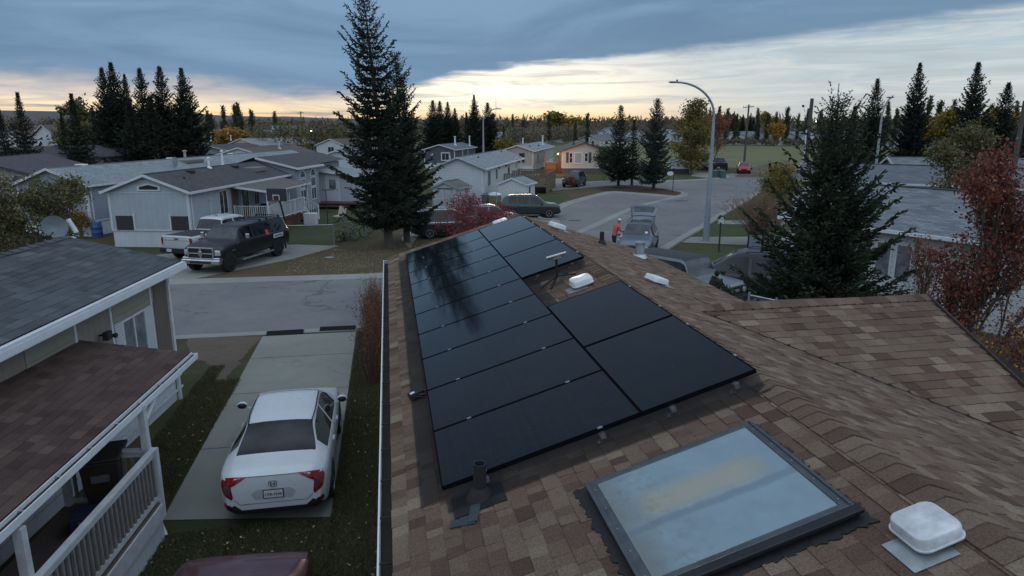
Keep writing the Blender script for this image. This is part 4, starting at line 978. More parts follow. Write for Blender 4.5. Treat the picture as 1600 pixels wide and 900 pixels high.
    def rp(s, px, py):
        """point on the east roof slope under a pixel"""
        n = np.array((s.k*cos(s.az), -s.k*sin(s.az), 1.)); c = np.array((*s.c, s.ze)); C0 = np.array((0, 0, CH)); d = ray(px, py); t = ((c-C0)@n)/(d@n); return s.w2l(C0+d*t)
    def rect(s, side, a, z0, w, h, d0=.0, d1=.03, m=None):
        """box on a wall; a = centre along the wall (S: x, E: y)"""
        m = m or MB()
        if side == 'E': m.box(d0, a-w/2, z0, d1, a+w/2, z0+h)
        elif side == 'S': m.box(a-w/2, s.y0-d1, z0, a+w/2, s.y0-d0, z0+h)
        return m
    def window(s, side, a, z0, w, h, fr=M_TRIM, gl=M_GLS, fw=.07, mull='v', off=0., shut=None):
        m = MB(); o = off
        for (aa, zz, ww, hh) in ((a, z0-fw, w+2*fw, fw), (a, z0+h, w+2*fw, fw), (a-w/2-fw/2, z0, fw, h), (a+w/2+fw/2, z0, fw, h)): s.rect(side, aa, zz, ww, hh, o+.002, o+.045, m)
        if mull == 'v': s.rect(side, a, z0, .045, h, o+.002, o+.035, m)
        elif mull == 'h': s.rect(side, a, z0+h*.5, w, .045, o+.002, o+.035, m)
        f = m.build('window', fr, s.t); s.rect(side, a, z0, w, h, o+.002, o+.018).build('pane', gl, f)
        if shut:
            for sg in (-1, 1): s.rect(side, a+sg*(w/2+fw+.17), z0-.03, .30, h+.06, o+.002, o+.04).build('shutter', shut, s.t)
        return f
    def door(s, side, a, z0, w=.9, h=2.0, mat=M_TRIM, off=0., lite=True):
        f = s.rect(side, a, z0, w, h, off+.002, off+.04).build('door', mat, s.t, bevel=.01)
        if lite: s.rect(side, a, z0+h*.5, w*.55, h*.38, off+.041, off+.05).build('pane', M_GLS2, f)
        s.rect(side, a+w*.4, z0+h*.45, .04, .12, off+.041, off+.08).build('handle', M_DKMET, f)
        m = MB()
        for (aa, zz, ww, hh) in ((a, z0+h, w+.2, .1), (a-w/2-.05, z0, .1, h), (a+w/2+.05, z0, .1, h)): s.rect(side, aa, zz, ww, hh, off+.002, off+.05, m)
        m.build('door_frame', M_TRIM, s.t)
    def pipe(s, x, y, h, r=.05, mat=M_GALV, cap=True, name='flue', base=True):
        z = s.ze-s.k*x if x > s.xr else s.zr-(s.xr-x)*s.k; m = MB(); pr = [(r, -.1), (r, h)]
        if cap: pr += [(r*.9, h+.03), (r*2.0, h+.05), (r*1.9, h+.09), (r*.6, h+.15)]
        if base: pr = [(r*2.6, -.08), (r*2.2, .05), (r*1.2, .10)]+pr[1:]
        m.lathe(pr, 12, (x, y, z+.03)); m.build(name, mat, s.roof, smooth=40)
    def bvent(s, x, y, mat=M_WHITEC, a=.28):
        z = s.ze-s.k*x if x > s.xr else s.zr-(s.xr-x)*s.k; m = MB(); m.box(x-a, y-a, z-.06, x+a, y+a, z+.16); m.build('roof_vent', mat, s.roof, bevel=.04)
    def px_pipe(s, px, py, ptop, r=.05, mat=M_GALV, **k):
        p = s.rp(px, py); 
        d = ray(px, ptop); hd = hypot(d[0], d[1]); 
        wx = s.c[0]+p[0]*cos(s.az)+p[1]*sin(s.az); wy = s.c[1]-p[0]*sin(s.az)+p[1]*cos(s.az); zt = CH+d[2]*hypot(wx, wy)/hd
        s.pipe(p[0], p[1], max(.12, zt-p[2]-.15), r, mat, **k)
    def px_vent(s, px, py, mat=M_WHITEC, a=.28):
        p = s.rp(px, py); s.bvent(p[0], p[1], mat, a)
    def px_win(s, side, x0, y0, x1, y1, **k):
        a = s.wp(side, x0, y0, k.get('off', 0.)); b = s.wp(side, x1, y1, k.get('off', 0.)); i = 1 if side == 'E' else 0
        return s.window(side, (a[i]+b[i])/2, min(a[2], b[2]), abs(b[i]-a[i]), abs(a[2]-b[2]), **k)
def downspout(s, x, y, z0, z1, mat=M_TRIM, r=.045):
    m = MB(); m.tube([(x+.2, y, z1), (x+.03, y, z1-.25), (x+.03, y, z0+.2), (x+.2, y, z0+.03)], r, 6); m.build('downspout', mat, s.t)
# ---- pale blue home opposite (white panels, dark roof)
h1 = Ho('mobile_home', 'pale blue panelled home with a dark roof behind the two pickups', 'mobile home', (-10.9, 40.57), 14, 4.6, 14.2, 3.2, 4.05, M_PANELW, R_DARK, zs=.95)
downspout(h1, 0, .25, .1, 3.1); m = MB(); m.add([(-2.75, -.002, 3.22), (-1.62, -.002, 3.22), (-1.62, -.002, 3.42), (-2.18, -.002, 3.56), (-2.75, -.002, 3.42)], [(0, 1, 2, 3, 4)])
m = MB(); m.extrude([(-2.85, -.05, 3.14), (-1.52, -.05, 3.14), (-1.52, -.05, 3.40), (-2.18, -.05, 3.56), (-2.85, -.05, 3.40)], (0, .048, 0)); w = m.build('gable_window', M_TRIM, h1.t)
m = MB(); m.extrude([(-2.72, -.056, 3.22), (-1.65, -.056, 3.22), (-1.65, -.056, 3.36), (-2.18, -.056, 3.48), (-2.72, -.056, 3.36)], (0, .005, 0)); m.build('pane', M_DKMET, w)
M_BOARD = siding('dark_slate_board', (.035, .037, .042), 'xy', .4, .06)
for a in (-3.80, -.60): h1.rect('S', a, .96, .98, .80, .002, .03).build('dark_panel', M_BOARD, h1.t); h1.rect('S', a+(.56 if a < -2 else -.56), .92, .09, .95, .002, .04).build('panel_trim', M_TRIM, h1.t)
h1.rect('S', -2.3, 3.02, 4.6, .04, .002, .02).build('trim_band', M_TRIM, h1.t)
h1.window('E', 3.95, 1.45, .95, 1.35, mull='v'); m = MB(); m.extrude([(.002, 3.40, 2.89), (.002, 4.50, 2.89), (.002, 4.38, 3.02), (.002, 3.95, 3.10), (.002, 3.52, 3.02)], (.05, 0, 0)); m.build('arched_head', M_TRIM, h1.t)
h1.rect('E', 3.95, .75, .95, .6, .002, .03).build('dark_panel', M_BOARD, h1.t); h1.rect('E', 2.3, .6, .05, 1.9, .002, .07).build('conduit', M_TRIM, h1.t); h1.rect('E', 2.3, 2.45, .32, .05, .002, .07).build('conduit_arm', M_TRIM, h1.t)
h1.rect('E', 1.7, 1.28, 1.0, .05, .002, .05).build('hose_rail', M_DKMET, h1.t)
h1.window('E', 8.6, 1.5, .7, 1.1, gl=M_GLS); h1.door('E', 6.9, .8, .9, 2.0, plain('brown_door', (.11, .075, .055), .6)); h1.window('E', 11.6, 1.5, .6, 1.2); h1.rect('E', 5.5, .96, .9, 2.1, .002, .025).build('wood_cladding', siding('wood_cladding', (.16, .12, .09), 'xy', .15, .08), h1.t)
h1.px_pipe(327, 263, 246, .06, M_WHITEC); h1.px_pipe(348, 257, 233, .06, M_WHITEC); h1.px_pipe(288, 280, 273, .035, M_BLACK, cap=False)
for px, py in ((297, 270), (367, 262), ): h1.px_vent(px, py, M_DKMET, .22)
p = h1.rp(397, 265); m = MB(); m.box(p[0]-.55, p[1]-.8, p[2]-.12, p[0]+.55, p[1]+.8, p[2]+.18); m.build('roof_hatch', plain('hatch', (.17, .17, .165), .6), h1.roof, bevel=.03)
# raised bay with arched windows, then the east wing with the white door
m = MB(); m.extrude([(.62, 14.3, .1), (.62, 14.3, 3.62), (-2.3, 14.3, 4.3), (-2.3, 14.3, .1)], (0, 5.0, 0)); m.build('bay_wall', M_PANELG, h1.t)
m = MB(); m.quad((.95, 14.0, 3.60), (.95, 19.6, 3.60), (-2.3, 19.6, 4.38), (-2.3, 14.0, 4.38), uv=[(0, 0), (5.6, 0), (5.6, 3.3), (0, 3.3)]); m.quad((-5, 14.0, 3.55), (-2.3, 14.0, 4.38), (-2.3, 27, 4.38), (-5, 27, 3.55), uv=[(0, 0), (0, 3.3), (13, 3.3), (13, 0)]); m.quad((.55, 19.6, 3.66), (.55, 27, 3.66), (-2.3, 27, 4.38), (-2.3, 19.6, 4.38), uv=[(0, 0), (7, 0), (7, 3.3), (0, 3.3)])
m.build('bay_roof', R_DARK, h1.t, uv=True); m = MB(); m.box(.951, 14.0, 3.46, 1.03, 19.6, 3.62); m.extrude([(.96, 13.97, 3.61), (-2.3, 13.97, 4.39), (-2.3, 13.97, 4.24), (.96, 13.97, 3.46)], (0, .029, 0)); m.build('bay_fascia', M_TRIM, h1.t)
m = MB(); m.extrude([(0, 19.3, .1), (0, 19.3, 3.5), (-2.3, 19.3, 4.3), (-4.6, 19.3, 3.5), (-4.6, 19.3, .1)], (0, 7.4, 0)); m.build('rear_wall', M_PANELG, h1.t)
for y in (15.6, 17.9):
    h1.window('E', y, 2.0, 1.05, .62, off=.62, mull=None, gl=M_GLS2); f = MB(); 
    f.extrude([(.625, y+.62*cos(a), 2.78+.60*sin(a)) for a in np.linspace(0, pi, 13)], (.04, 0, 0)); f = f.build('arched_window', M_TRIM, h1.t)
    g = MB(); g.extrude([(.666, y+.47*cos(a), 2.83+.44*sin(a)) for a in np.linspace(0, pi, 13)], (.005, 0, 0)); g.build('pane', M_GLS, f)
    h1.window('E', y, .95, 1.05, .85, off=.62, mull='v')
m = MB(); m.extrude([(.0, 20.2, .35), (.0, 20.2, 3.05), (4.2, 20.2, 2.45), (4.2, 20.2, .35)], (0, 4.5, 0)); m.build('wing_wall', siding('wing_panels', (.40, .44, .48), 'xy', .31, .04, dark=.7), h1.t)
m = MB(); m.quad((-.0, 19.9, 3.18), (4.5, 19.9, 2.52), (4.5, 24.9, 2.52), (0, 24.9, 3.18), uv=[(0, 0), (4.5, 0), (4.5, 5), (0, 5)]); m.build('wing_roof', R_GREY, h1.t, uv=True); m = MB(); m.extrude([(0, 19.87, 3.175), (4.5, 19.87, 2.515), (4.5, 19.87, 2.33), (0, 19.87, 3.0)], (0, .029, 0)); m.build('wing_fascia', M_TRIM, h1.t)
_y0 = h1.y0; h1.y0 = 20.2; h1.door('S', 1.45, .5, 1.0, 2.05, plain('pale_door', (.50, .55, .58), .5)); h1.y0 = _y0
m = MB(); m.box(.5, 18.9, .36, 4.0, 20.17, .48); m.box(.6, 18.5, .18, 3.2, 18.88, .28); m.build('step_deck', plain('red_stain', (.10, .04, .03), .7), h1.t)
# covered deck of the same house
M_DECKW = plain('red_brown_deck', (.13, .05, .035), .75, grime=.4)
m = MB(); m.box(.02, 5.2, .62, 2.3, 10.6, .74); m.box(.1, 5.3, 0, 2.2, 10.5, .61); m.build('deck', M_DECKW, h1.t)
m = MB(); m.quad((2.55, 5.0, 2.72), (2.55, 12.2, 2.72), (.0, 12.2, 3.05), (.0, 5.0, 3.05), uv=[(0, 0), (7.2, 0), (7.2, 2.6), (0, 2.6)]); m.build('awning', shingle_far('awning_roof', (.10, .10, .095), (.14, .135, .125)), h1.t, uv=True)
m = MB(); m.box(2.47, 5.0, 2.58, 2.53, 12.2, 2.715); m.extrude([(.0, 4.97, 3.04), (2.55, 4.97, 2.71), (2.55, 4.97, 2.58), (0, 4.97, 2.9)], (0, .029, 0)); m.build('awning_trim', M_TRIM, h1.t)
for y in (5.15, 8.6, 12.0): m = MB(); m.box(2.2, y-.05, .75, 2.3, y+.05, 2.6); m.build('deck_post', M_TRIM, h1.t)
def railing(parent, a, b, z0, z1, step=.13, mat=M_TRIM, w=.04, name='railing', post=.09, thick=.03):
    a, b = np.array(a, float), np.array(b, float); L = np.linalg.norm((b-a)[:2]); m = MB()
    A0 = np.array((*a[:2], z0 if len(a) < 3 else a[2]+.1)); B0 = np.array((*b[:2], z0 if len(b) < 3 else b[2]+.1)); H0 = np.array((0, 0, (z1-z0)))
    m.beam(A0+H0, B0+H0, .09, .045); m.beam(A0, B0, .05, .07); n = int(L/step)
    d = (B0-A0); u = np.append(unit(d[:2]), 0); s_ = np.array((-u[1], u[0], 0))
    for i in range(1, n): q = A0+d*i/n; m.obox(q-u*w/2-s_*thick/2, u*w, s_*thick, H0)
    for q in (A0, B0): m.obox(q-u*post/2-s_*post/2-np.array((0, 0, .1)), u*post, s_*post, H0+(0, 0, .16))
    return m.build(name, mat, parent)
railing(h1.t, (2.3, 5.2), (2.3, 9.2), .85, 1.75); railing(h1.t, (.1, 5.15), (2.25, 5.15), .85, 1.75)
railing(h1.t, (2.35, 9.3), (2.35, 11.0), .85, 1.75, step=.13); railing(h1.t, (2.35, 11.05, .75), (2.9, 12.3, 0.), .85, 1.75, step=.2)
m = MB()
for i in range(4): m.box(1.4, 10.62+.3*i, .56-.17*i, 2.3, 10.92+.3*i, .62-.17*i)
m.beam((2.32, 10.6, .55), (2.32, 12., -.1), .04, .26); m.build('stairs', M_DECKW, h1.t)
# ---- left neighbour: charcoal roof, tan siding, covered porch
M_TANS = siding('tan_board_siding', (.235, .205, .175), 'xy', .205, .045, dark=.55, grime=.3); M_TANS2 = siding('brown_board_siding', (.135, .112, .09), 'xy', .205, .045, dark=.55)
M_OLIV = siding('olive_lap_siding', (.26, .265, .205), 'z', .28, .05, dark=.6)
AZN = 6.5; nc = (-5.32, 17.45)
hn = Ho('mobile_home', 'tan sided home with a charcoal shingled roof at the left edge', 'mobile home', nc, AZN, 4.6, 16, 3.48, 4.02, M_TANS, M_DECKB, zs=.7, y0=-16.2, ov=.30)
an = radians(AZN); ux = np.array((cos(an), -sin(an), 0)); uy = np.array((sin(an), cos(an), 0)); c0 = np.array((*nc, 0.))
slp = atan2(.54, 2.3); eo = c0+ux*.30+uy*(-16.)+np.array((0, 0, 3.48-.30*tan(slp)+.036))
NF = Fr(eo, uy, -ux*cos(slp)+np.array((0, 0, sin(slp)))); NV = 2.6/cos(slp)
m = MB(); lay_shingles(m, NF, 4, 16.1, NV, 21, ex=.19, wmin=.2, wmax=.5, thick=.004, lam=.004, pick=lambda r: min(1, max(0, r.gauss(.45, .18)))); o = adopt(m.build('shingles', M_SHG, tint=True), hn.t)
m = MB(); r_ = random.Random(5); y = 5.
top = c0-ux*2.3+np.array((0, 0, 4.075))
while y < 15.95:
    for s_ in (-1, 1):
        A = top+uy*(y-16); m.quad(A+uy*-.02+(0, 0, .02), A+uy*.32+(0, 0, .006), A+uy*.32+ux*s_*.15+(0, 0, -.04), A+uy*-.02+ux*s_*.15+(0, 0, -.026), tint=r_.uniform(.2, .7))
    y += .30
adopt(m.build('ridge_cap_shingles', M_SHG, tint=True), hn.t)
m = MB(); gy0, gy1 = -12., .11; m.box(.30, gy0, 3.25, .32, gy1, 3.41); m.box(.30, gy0, 3.25, .41, gy1, 3.265); m.box(.40, gy0, 3.265, .415, gy1, 3.38); m.box(.32, gy1-.012, 3.265, .40, gy1, 3.38); m.build('gutter', M_WHITEC, hn.t)
m = MB(); m.box(-.0, -.24, .0, .06, -.14, 3.26); m.build('corner_post', M_TRIM, hn.t)
hn.rect('E', -.60, .72, .70, 2.55, .003, .012).build('dark_boards', M_TANS2, hn.t)
wn = hn.window('E', -1.98, 1.45, .95, 1.17, fw=.04, gl=M_GLS2)
hn.rect('E', -1.83, 2.69, 1.9, .58, .003, .012).build('olive_panel', M_OLIV, hn.t); hn.rect('E', -4.9, .75, 1.4, 2.5, .003, .012).build('olive_panel', M_OLIV, hn.t)
M_LOUV = siding('white_louvre', (.62, .66, .70), 'z', .055, .3, dark=.5)
for a in (-2.66, -1.30): hn.rect('E', a, 1.40, .32, 1.27, .012, .045).build('shutter', M_LOUV, hn.t)
for a in (-2.87, -1.10, -4.15): hn.rect('E', a, .72, .07, 2.56, .003, .03).build('batten', M_TRIM, hn.t)
m = MB(); m.tube([(.01, -3.35, 2.62), (.12, -3.35, 2.62), (.16, -3.30, 2.60)], .022, 6); m.box(.12, -3.46, 2.54, .22, -3.28, 2.70); m.lathe([(.02, 0), (.05, .06), (.05, .10)], 10, (.14, -3.16, 2.56), 'x'); m.build('floodlight', M_BLACK, hn.t)
m = MB()
for k in range(2): m.box(.035, -16, .25+.32*k, .05, .0, .31+.32*k)
m.build('skirt_rail', M_TRIM, hn.t)
M_PORCH = plain('aged_white_paint', (.50, .53, .55), .6, var=.15, grime=.7)
# porch: brown roof, gutter, rail, posts (its own thing)
pc = np.array((-3.84, 13.28, 0)); ap = radians(4.6); pu = np.array((sin(ap), cos(ap), 0)); pxv = np.array((cos(ap), -sin(ap), 0))
porch = thing('porch', 'roofed porch with brown shingles, white railing and gutter in front of the tan home', 'porch', tuple(pc)); PP_ = lambda o: adopt(o, porch)
ps = atan2(.155, 1.); PE = Fr(pc-pu*9.+np.array((0, 0, 2.43)), pu, -pxv*cos(ps)+np.array((0, 0, sin(ps))))
m = MB(); PE.box(m, 0, 9.0, 0, 3.4, -.10, -.002); prf = PP_(m.build('roof', M_DECKB))
m = MB(); lay_shingles(m, PE, 0, 9.02, 3.4, 31, ex=.145, wmin=.20, wmax=.34, thick=.004, lam=.003, pick=lambda r: min(1, max(0, r.gauss(.5, .2)))); m.build('shingles', M_SHD, prf, tint=True)
g0 = pc-pu*9.+np.array((0, 0, 2.40)); m = MB(); L9 = pu*9.06
m.obox(g0+pxv*.012-(0, 0, .10), pxv*.012, L9, (0, 0, .12)); m.obox(g0+pxv*.024-(0, 0, .10), pxv*.10, L9, (0, 0, .014)); m.obox(g0+pxv*.115-(0, 0, .087), pxv*.014, L9, (0, 0, .095)); m.obox(g0+L9+pxv*.024-(0, 0, .10), pxv*.10, pu*.012, (0, 0, .10)); gt = PP_(m.build('gutter', M_WHITEC)); m = MB(); m.obox(g0+pxv*.026-(0, 0, .085), pxv*.086, L9, (0, 0, .05)); m.build('gutter_shade_strip', MATS['gutter_shade'], gt)  # last piece: dark filler painting the shade inside the porch gutter
for k in range(12): m = MB(); m.obox(g0+pu*(.4+.78*k)+pxv*.024-(0, 0, .012), pxv*.095, pu*.02, (0, 0, .008)); m.build('hanger', M_GALV, gt)
m = MB(); m.obox(g0-pxv*.02-(0, 0, .20), pxv*.03, L9, (0, 0, .185)); m.obox(pc-pu*.0+np.array((0, 0, 2.22)), -pxv*1.6, pu*.03, (0, 0, .17)); PP_(m.build('beam', M_TRIM))
dz = .70; e0 = np.array(G(243, 700, 1.62)+(0,)); e1 = e0-pu*5.4
m = MB(); m.obox(e1+(0, 0, dz-.06), pu*5.4, -pxv*1.45, (0, 0, .06)); PP_(m.build('deck_floor', plain('porch_boards', (.11, .09, .08), .8, grime=.4)))
m = MB(); m.obox(e1+pxv*.002+(0, 0, dz-.28), pu*5.42, pxv*.03, (0, 0, .26)); PP_(m.build('rim_board', M_PORCH))
m = MB(); m.obox(e1-pxv*.06, pu*5.4, pxv*.03, (0, 0, dz-.285)); m.obox(e0-pxv*.06, -pxv*1.4, pu*-.03, (0, 0, dz-.07)); PP_(m.build('skirt_boards', M_SKIRT))
def porch_rail(a, b):
    m = MB(); a = np.array(a); b = np.array(b); d = unit(b-a); s_ = np.array((-d[1], d[0], 0)); L = np.linalg.norm(b-a)
    m.obox(a-s_*.05+(0, 0, 1.59), b-a, s_*.10, (0, 0, .035)); m.obox(a-s_*.02+(0, 0, 1.50), b-a, s_*.04, (0, 0, .088)); r1 = PP_(m.build('top_rail', M_PORCH)); m = MB(); m.obox(a-s_*.02+(0, 0, dz+.06), b-a, s_*.04, (0, 0, .08)); PP_(m.build('bottom_rail', M_PORCH))
    n = int(L/.125)
    for i in range(1, n): 
        q = a+(b-a)*i/n; m = MB(); m.obox(q-d*.022-s_*.018+(0, 0, dz+.141), d*.044, s_*.036, (0, 0, 1.358-dz)); m.build('baluster', M_BAL, r1)
M_BAL = plain('grey_baluster', (.20, .19, .185), .7, var=.2)
porch_rail(e1-pxv*.03, e0-pxv*.03); porch_rail(e0-pxv*.1-pu*.03, e0-pxv*1.4-pu*.03)
for q, z0_, z1_ in ((e0-pxv*.02-pu*.02, dz-.2, 1.62), (e0-pxv*.12-pu*.04, 1.626, 2.36), (e0-pu*3.25-pxv*.12, dz, 2.26), (e0-pxv*1.42, dz, 1.7)):
    m = MB(); m.obox(q-pxv*.05-pu*.05+(0, 0, z0_), pxv*.10, pu*.10, (0, 0, z1_-z0_)); PP_(m.build('post', M_PORCH))
gd = np.array(G(243, 612, 2.3)+(0,)); gd2 = np.array(G(257, 830, .05)+(0,))
m = MB(); m.tube([gd+(0, 0, 2.32), gd+pxv*-.02+(0, 0, 2.22), (gd2[0]-.06, gd2[1]-.06, 2.05), (gd2[0]-.05, gd2[1], .22), (gd2[0]+.05, gd2[1]-.12, .04)], .042, 8); PP_(m.build('downspout', M_TRIM, smooth=40))
m = MB(); m.tube([(gd2[0]+.02, gd2[1]+.02, 1.2), (gd2[0]+.03, gd2[1]+.02, .3)], .012, 6); PP_(m.build('hose', M_BLACK))
# bin on the porch
bq = np.array(G(168, 765, .95)+(0,)); bn = thing('wheelie_bin', 'dark brown wheelie bin with a lid standing on the left porch', 'bin', (bq[0], bq[1], dz), .15)
M_BIN = plain('brown_plastic', (.035, .028, .024), .5); m = MB(); m.add([(-.21, -.24, .0), (.21, -.24, 0), (.21, .24, 0), (-.21, .24, 0), (-.28, -.33, .86), (.28, -.33, .86), (.28, .33, .86), (-.28, .33, .86)], [(3, 2, 1, 0), (4, 5, 6, 7), (0, 1, 5, 4), (1, 2, 6, 5), (2, 3, 7, 6), (3, 0, 4, 7)]); m.build('bin_body', M_BIN, bn, bevel=.03)
m = MB(); m.box(-.31, -.37, .87, .31, .35, .93); m.build('lid', M_BIN, bn, bevel=.025); m = MB(); m.box(-.12, -.345, .55, .13, -.315, .66); m.build('embossed_label', plain('bin_label', (.12, .12, .12), .6), bn)
for x in (-.2, .2): m = MB(); m.lathe([(.1, -.03), (.1, .03)], 14, (x, .3, .1), 'x'); m.build('wheel', M_BLACK, bn)
t = thing('storage_crate', 'dark blue crate with a cardboard patch on the porch floor', 'crate', (bq[0]+.05, bq[1]-.75, dz), .1); m = MB(); m.box(-.25, -.2, 0, .25, .2, .32); m.build('box', plain('navy_plastic', (.02, .03, .08), .5), t, bevel=.02); m = MB(); m.box(-.12, -.215, .1, .1, -.201, .25); m.build('patch', plain('card', (.3, .2, .1), .8), t)
# ---- long grey-roofed home behind H1, and its further neighbours
h2 = Ho('mobile_home', 'long blue grey home with a pale grey roof behind the panelled home', 'mobile home', (-18.04, 45.81), 17, 4.6, 34, 3.25, 4.15, M_PANELG, R_GREY, zs=.9)
h2.px_vent(127, 257, M_WHITEC); h2.px_vent(265, 247, M_WHITEC, .2); h2.px_vent(360, 240, M_WHITEC, .2); h2.px_pipe(289, 243, 229, .09, plain('beige_flue', (.35, .33, .28), .6)); p = h2.rp(297, 252)
m = MB(); m.box(p[0]-.5, p[1]-1.2, p[2]-.1, p[0]+.5, p[1]+1.2, p[2]+.14); m.build('roof_hatch', plain('hatch2', (.16, .15, .14), .6), h2.roof, bevel=.03)
h2.px_pipe(330, 243, 240, .03, M_BLACK, cap=False); downspout(h2, 0, .3, .1, 3.1); h2.window('S', -3.4, 1.7, 1.0, 1.1, gl=M_GLS2, shut=None)
m = MB(); m.lathe([(.0, 0), (.30, .08), (.36, .14)], 16, h2.rp(272, 262)[:2]+(h2.rp(272, 262)[2]+.45,), 'x'); m.tube([h2.rp(272, 262), tuple(np.array(h2.rp(272, 262))+(0, 0, .45))], .02, 5); m.build('roof_antenna', M_GALV, h2.roof)
h3 = Ho('house', 'plum roofed house with an arched window beside the leafy tree at left', 'house', (-48.6, 68.5), 32, 8.5, 33, 3.1, 4.3, siding('tan_house_siding', (.33, .30, .27), 'z', .2, .1), R_PURP, rake=M_DKTRIM, zs=.0, group=None)
m = MB()
gx = G(25, 300); gt_ = Ho('house', 'front gable of the arched window house, cream siding under a dark rake', 'house', (G(57, 330, 0)[0], G(57, 330, 0)[1]), -2, 7.6, 12, 3.0, 4.15, siding('cream_gable_siding', (.36, .34, .30), 'z', .16, .12), R_PURP, rake=M_DKTRIM, zs=0, ov=.4)
h3b = gt_
a = h3b.wp('S', 29, 280); f = MB(); f.extrude([(a[0]+.62*cos(t_), h3b.y0-.05, a[2]-.25+.60*sin(t_)) for t_ in np.linspace(0, pi, 13)], (0, .046, 0)); f = f.build('arched_window', M_TRIM, h3b.t)
g = MB(); g.extrude([(a[0]+.52*cos(t_), h3b.y0-.056, a[2]-.20+.50*sin(t_)) for t_ in np.linspace(0, pi, 13)], (0, .005, 0)); g.build('pane', M_GLS2, f); h3b.window('S', a[0], a[2]-1.05, 1.1, .6, gl=M_GLS2)
h6 = Ho('mobile_home', 'white home with a brown roof beyond the pale grey roof, left of the tall spruce', 'mobile home', G(413, 243, 3.2), 17, 6.4, 15, 3.2, 4.15, M_LAPW, R_BRN)
h6.px_pipe(436, 232, 221, .12, M_GALV)
FARW = [M_LAPC, M_LAPW, M_LAPT, M_PANELG]
for (px, ye, az, W_, L, wl, rf, lab, fl) in [
    (402, 226.5, 40, 9, 22, M_LAPC, R_GREY, 'grey roofed home with a cream gable in the row behind the brown roof', ((330, 220, 212), (361, 219, 211))),
    (488, 223, 42, 8, 20, M_LAPT, R_BRN, 'tan home with a taupe roof in the row behind the brown roof', ((432, 219, 211), (441, 220, 213), (444, 220, 214))),
    (540, 227, 42, 8, 16, M_LAPW, R_BRN, 'low brown roofed home partly behind the tall spruce', ())]:
    hh = Ho('mobile_home', lab, 'mobile home', G(px, ye, 3.1), az, W_, L, 3.1, 4.3, wl, rf, group=None)
    hh.window('S', -W_/2, 1.5, 1.6, 1.2)
    for q in fl: hh.px_pipe(q[0], q[1], q[2], .08, M_WHITEC)
hb = Ho('mobile_home', 'low dark roofed home behind the long pale grey roof', 'mobile home', G(352, 234, 3.2), 17, 6, 13, 3.2, 3.9, M_PANELG, R_PURP)
hb2 = Ho('mobile_home', 'pale roofed home glimpsed through the tall spruce branches', 'mobile home', G(560, 246, 3.2), 17, 5, 15, 3.2, 4.0, M_LAPW, R_LITE)
# ---- middle: navy, white lap, taupe, cream homes
hv = Ho('mobile_home', 'small slate blue home with white trim and a white star', 'mobile home', (10.73, 113), 20, 5.1, 15, 3.05, 3.8, M_LAPN, R_SLATE, zs=.8)
hv.window('S', -1.55, 1.35, 1.15, 1.05, fw=.16); hv.window('E', 9, 1.5, .5, 1.1, fw=.1, mull=None)
m = MB(); m.extrude([(-3.72+(.42 if i % 2 == 0 else .17)*sin(i*pi/5), -.08, 2.05+(.42 if i % 2 == 0 else .17)*cos(i*pi/5)) for i in range(10)], (0, .06, 0)); m.build('star', plain('star_white', (.55, .52, .46), .6), hv.t)
hv.pipe(-1.6, 6.5, 1.3, .12, M_TRIM); hv.pipe(-.6, 13, 1.6, .1, M_TRIM); hv.rect('S', -.72, .9, .12, 1.1, .002, .12).build('meter_pipe', M_TRIM, hv.t)
hv.rect('E', 5.2, 1.4, .4, 1.5, .002, .05).build('vent_panel', M_TRIM, hv.t)
hw = Ho('mobile_home', 'white lap sided home with a pale grey roof behind the weathered shed', 'mobile home', (8.15, 60.26), 20, 4.45, 21.5, 3.1, 4.0, M_LAPW, R_GREY, zs=.5, skirt=M_LAPW)
m = MB()
for i in range(30):
    for sg in (0, 1): 
        x = .25-i*.082 if sg == 0 else -4.70+i*.082; z = 3.02+ i*.082*.40; m.box(x-.02, -.292, z-.15, x+.02, -.276, z-.04)
m.build('scalloped_trim', M_DKTRIM, hw.t)
hw.px_win('E', 762, 268, 766, 289, mull='v'); hw.px_win('E', 774.5, 264, 777, 279, mull=None); hw.px_win('E', 805, 248, 808, 262, mull=None); hw.px_win('E', 793, 256, 796, 272, mull=None)
hw.px_pipe(747, 247, 242, .04, M_BLACK, cap=False); hw.px_pipe(783, 238, 233, .04, M_BLACK, cap=False)
for px, py in ((779, 262), (789.5, 258.5), (810, 253)): q = hw.wp('E', px, py); hw.rect('E', q[1], q[2]-.1, .18, .28, .002, .15).build('porch_lamp', M_DKMET, hw.t)
downspout(hw, 0, .25, .1, 3.); 
ht = Ho('mobile_home', 'taupe home with a blue grey roof and an orange lit corner', 'mobile home', (21.58, 102.98), 20, 4.9, 26, 3.1, 3.9, M_LAPT, R_GREY, zs=.8)
ht.px_win('S', 812, 240, 819, 253, mull=None, fr=M_DKTRIM); ht.px_win('E', 839, 240, 842, 256, mull=None); ht.px_win('E', 849, 237, 850.5, 248, mull=None); ht.pipe(-1.2, 20, 1.4, .12, M_TRIM); ht.pipe(-3, 9, .9, .1, M_TRIM); ht.pipe(-1.3, 5, .2, .08, M_BLACK, cap=False); ht.pipe(-1.0, 13, .2, .08, M_BLACK, cap=False)
hc = Ho('house', 'cream gabled house with a large front window and brown roof', 'house', (31.3, 97), 12, 6.6, 17, 3.2, 4.4, M_LAPC, R_BRN, rake=M_DKTRIM, zs=.75, skirt=siding('brown_stone_skirt', (.10, .085, .08), 'xy', .4, .1), ov=.35)
hc.px_win('S', 898.5, 239.5, 908.5, 254.5, mull=None, gl=M_BLIND, fw=.15); hc.px_win('S', 890, 239.5, 894, 254, mull='h', fw=.1); hc.px_win('S', 914, 239.5, 918, 252, mull='h', fw=.1)
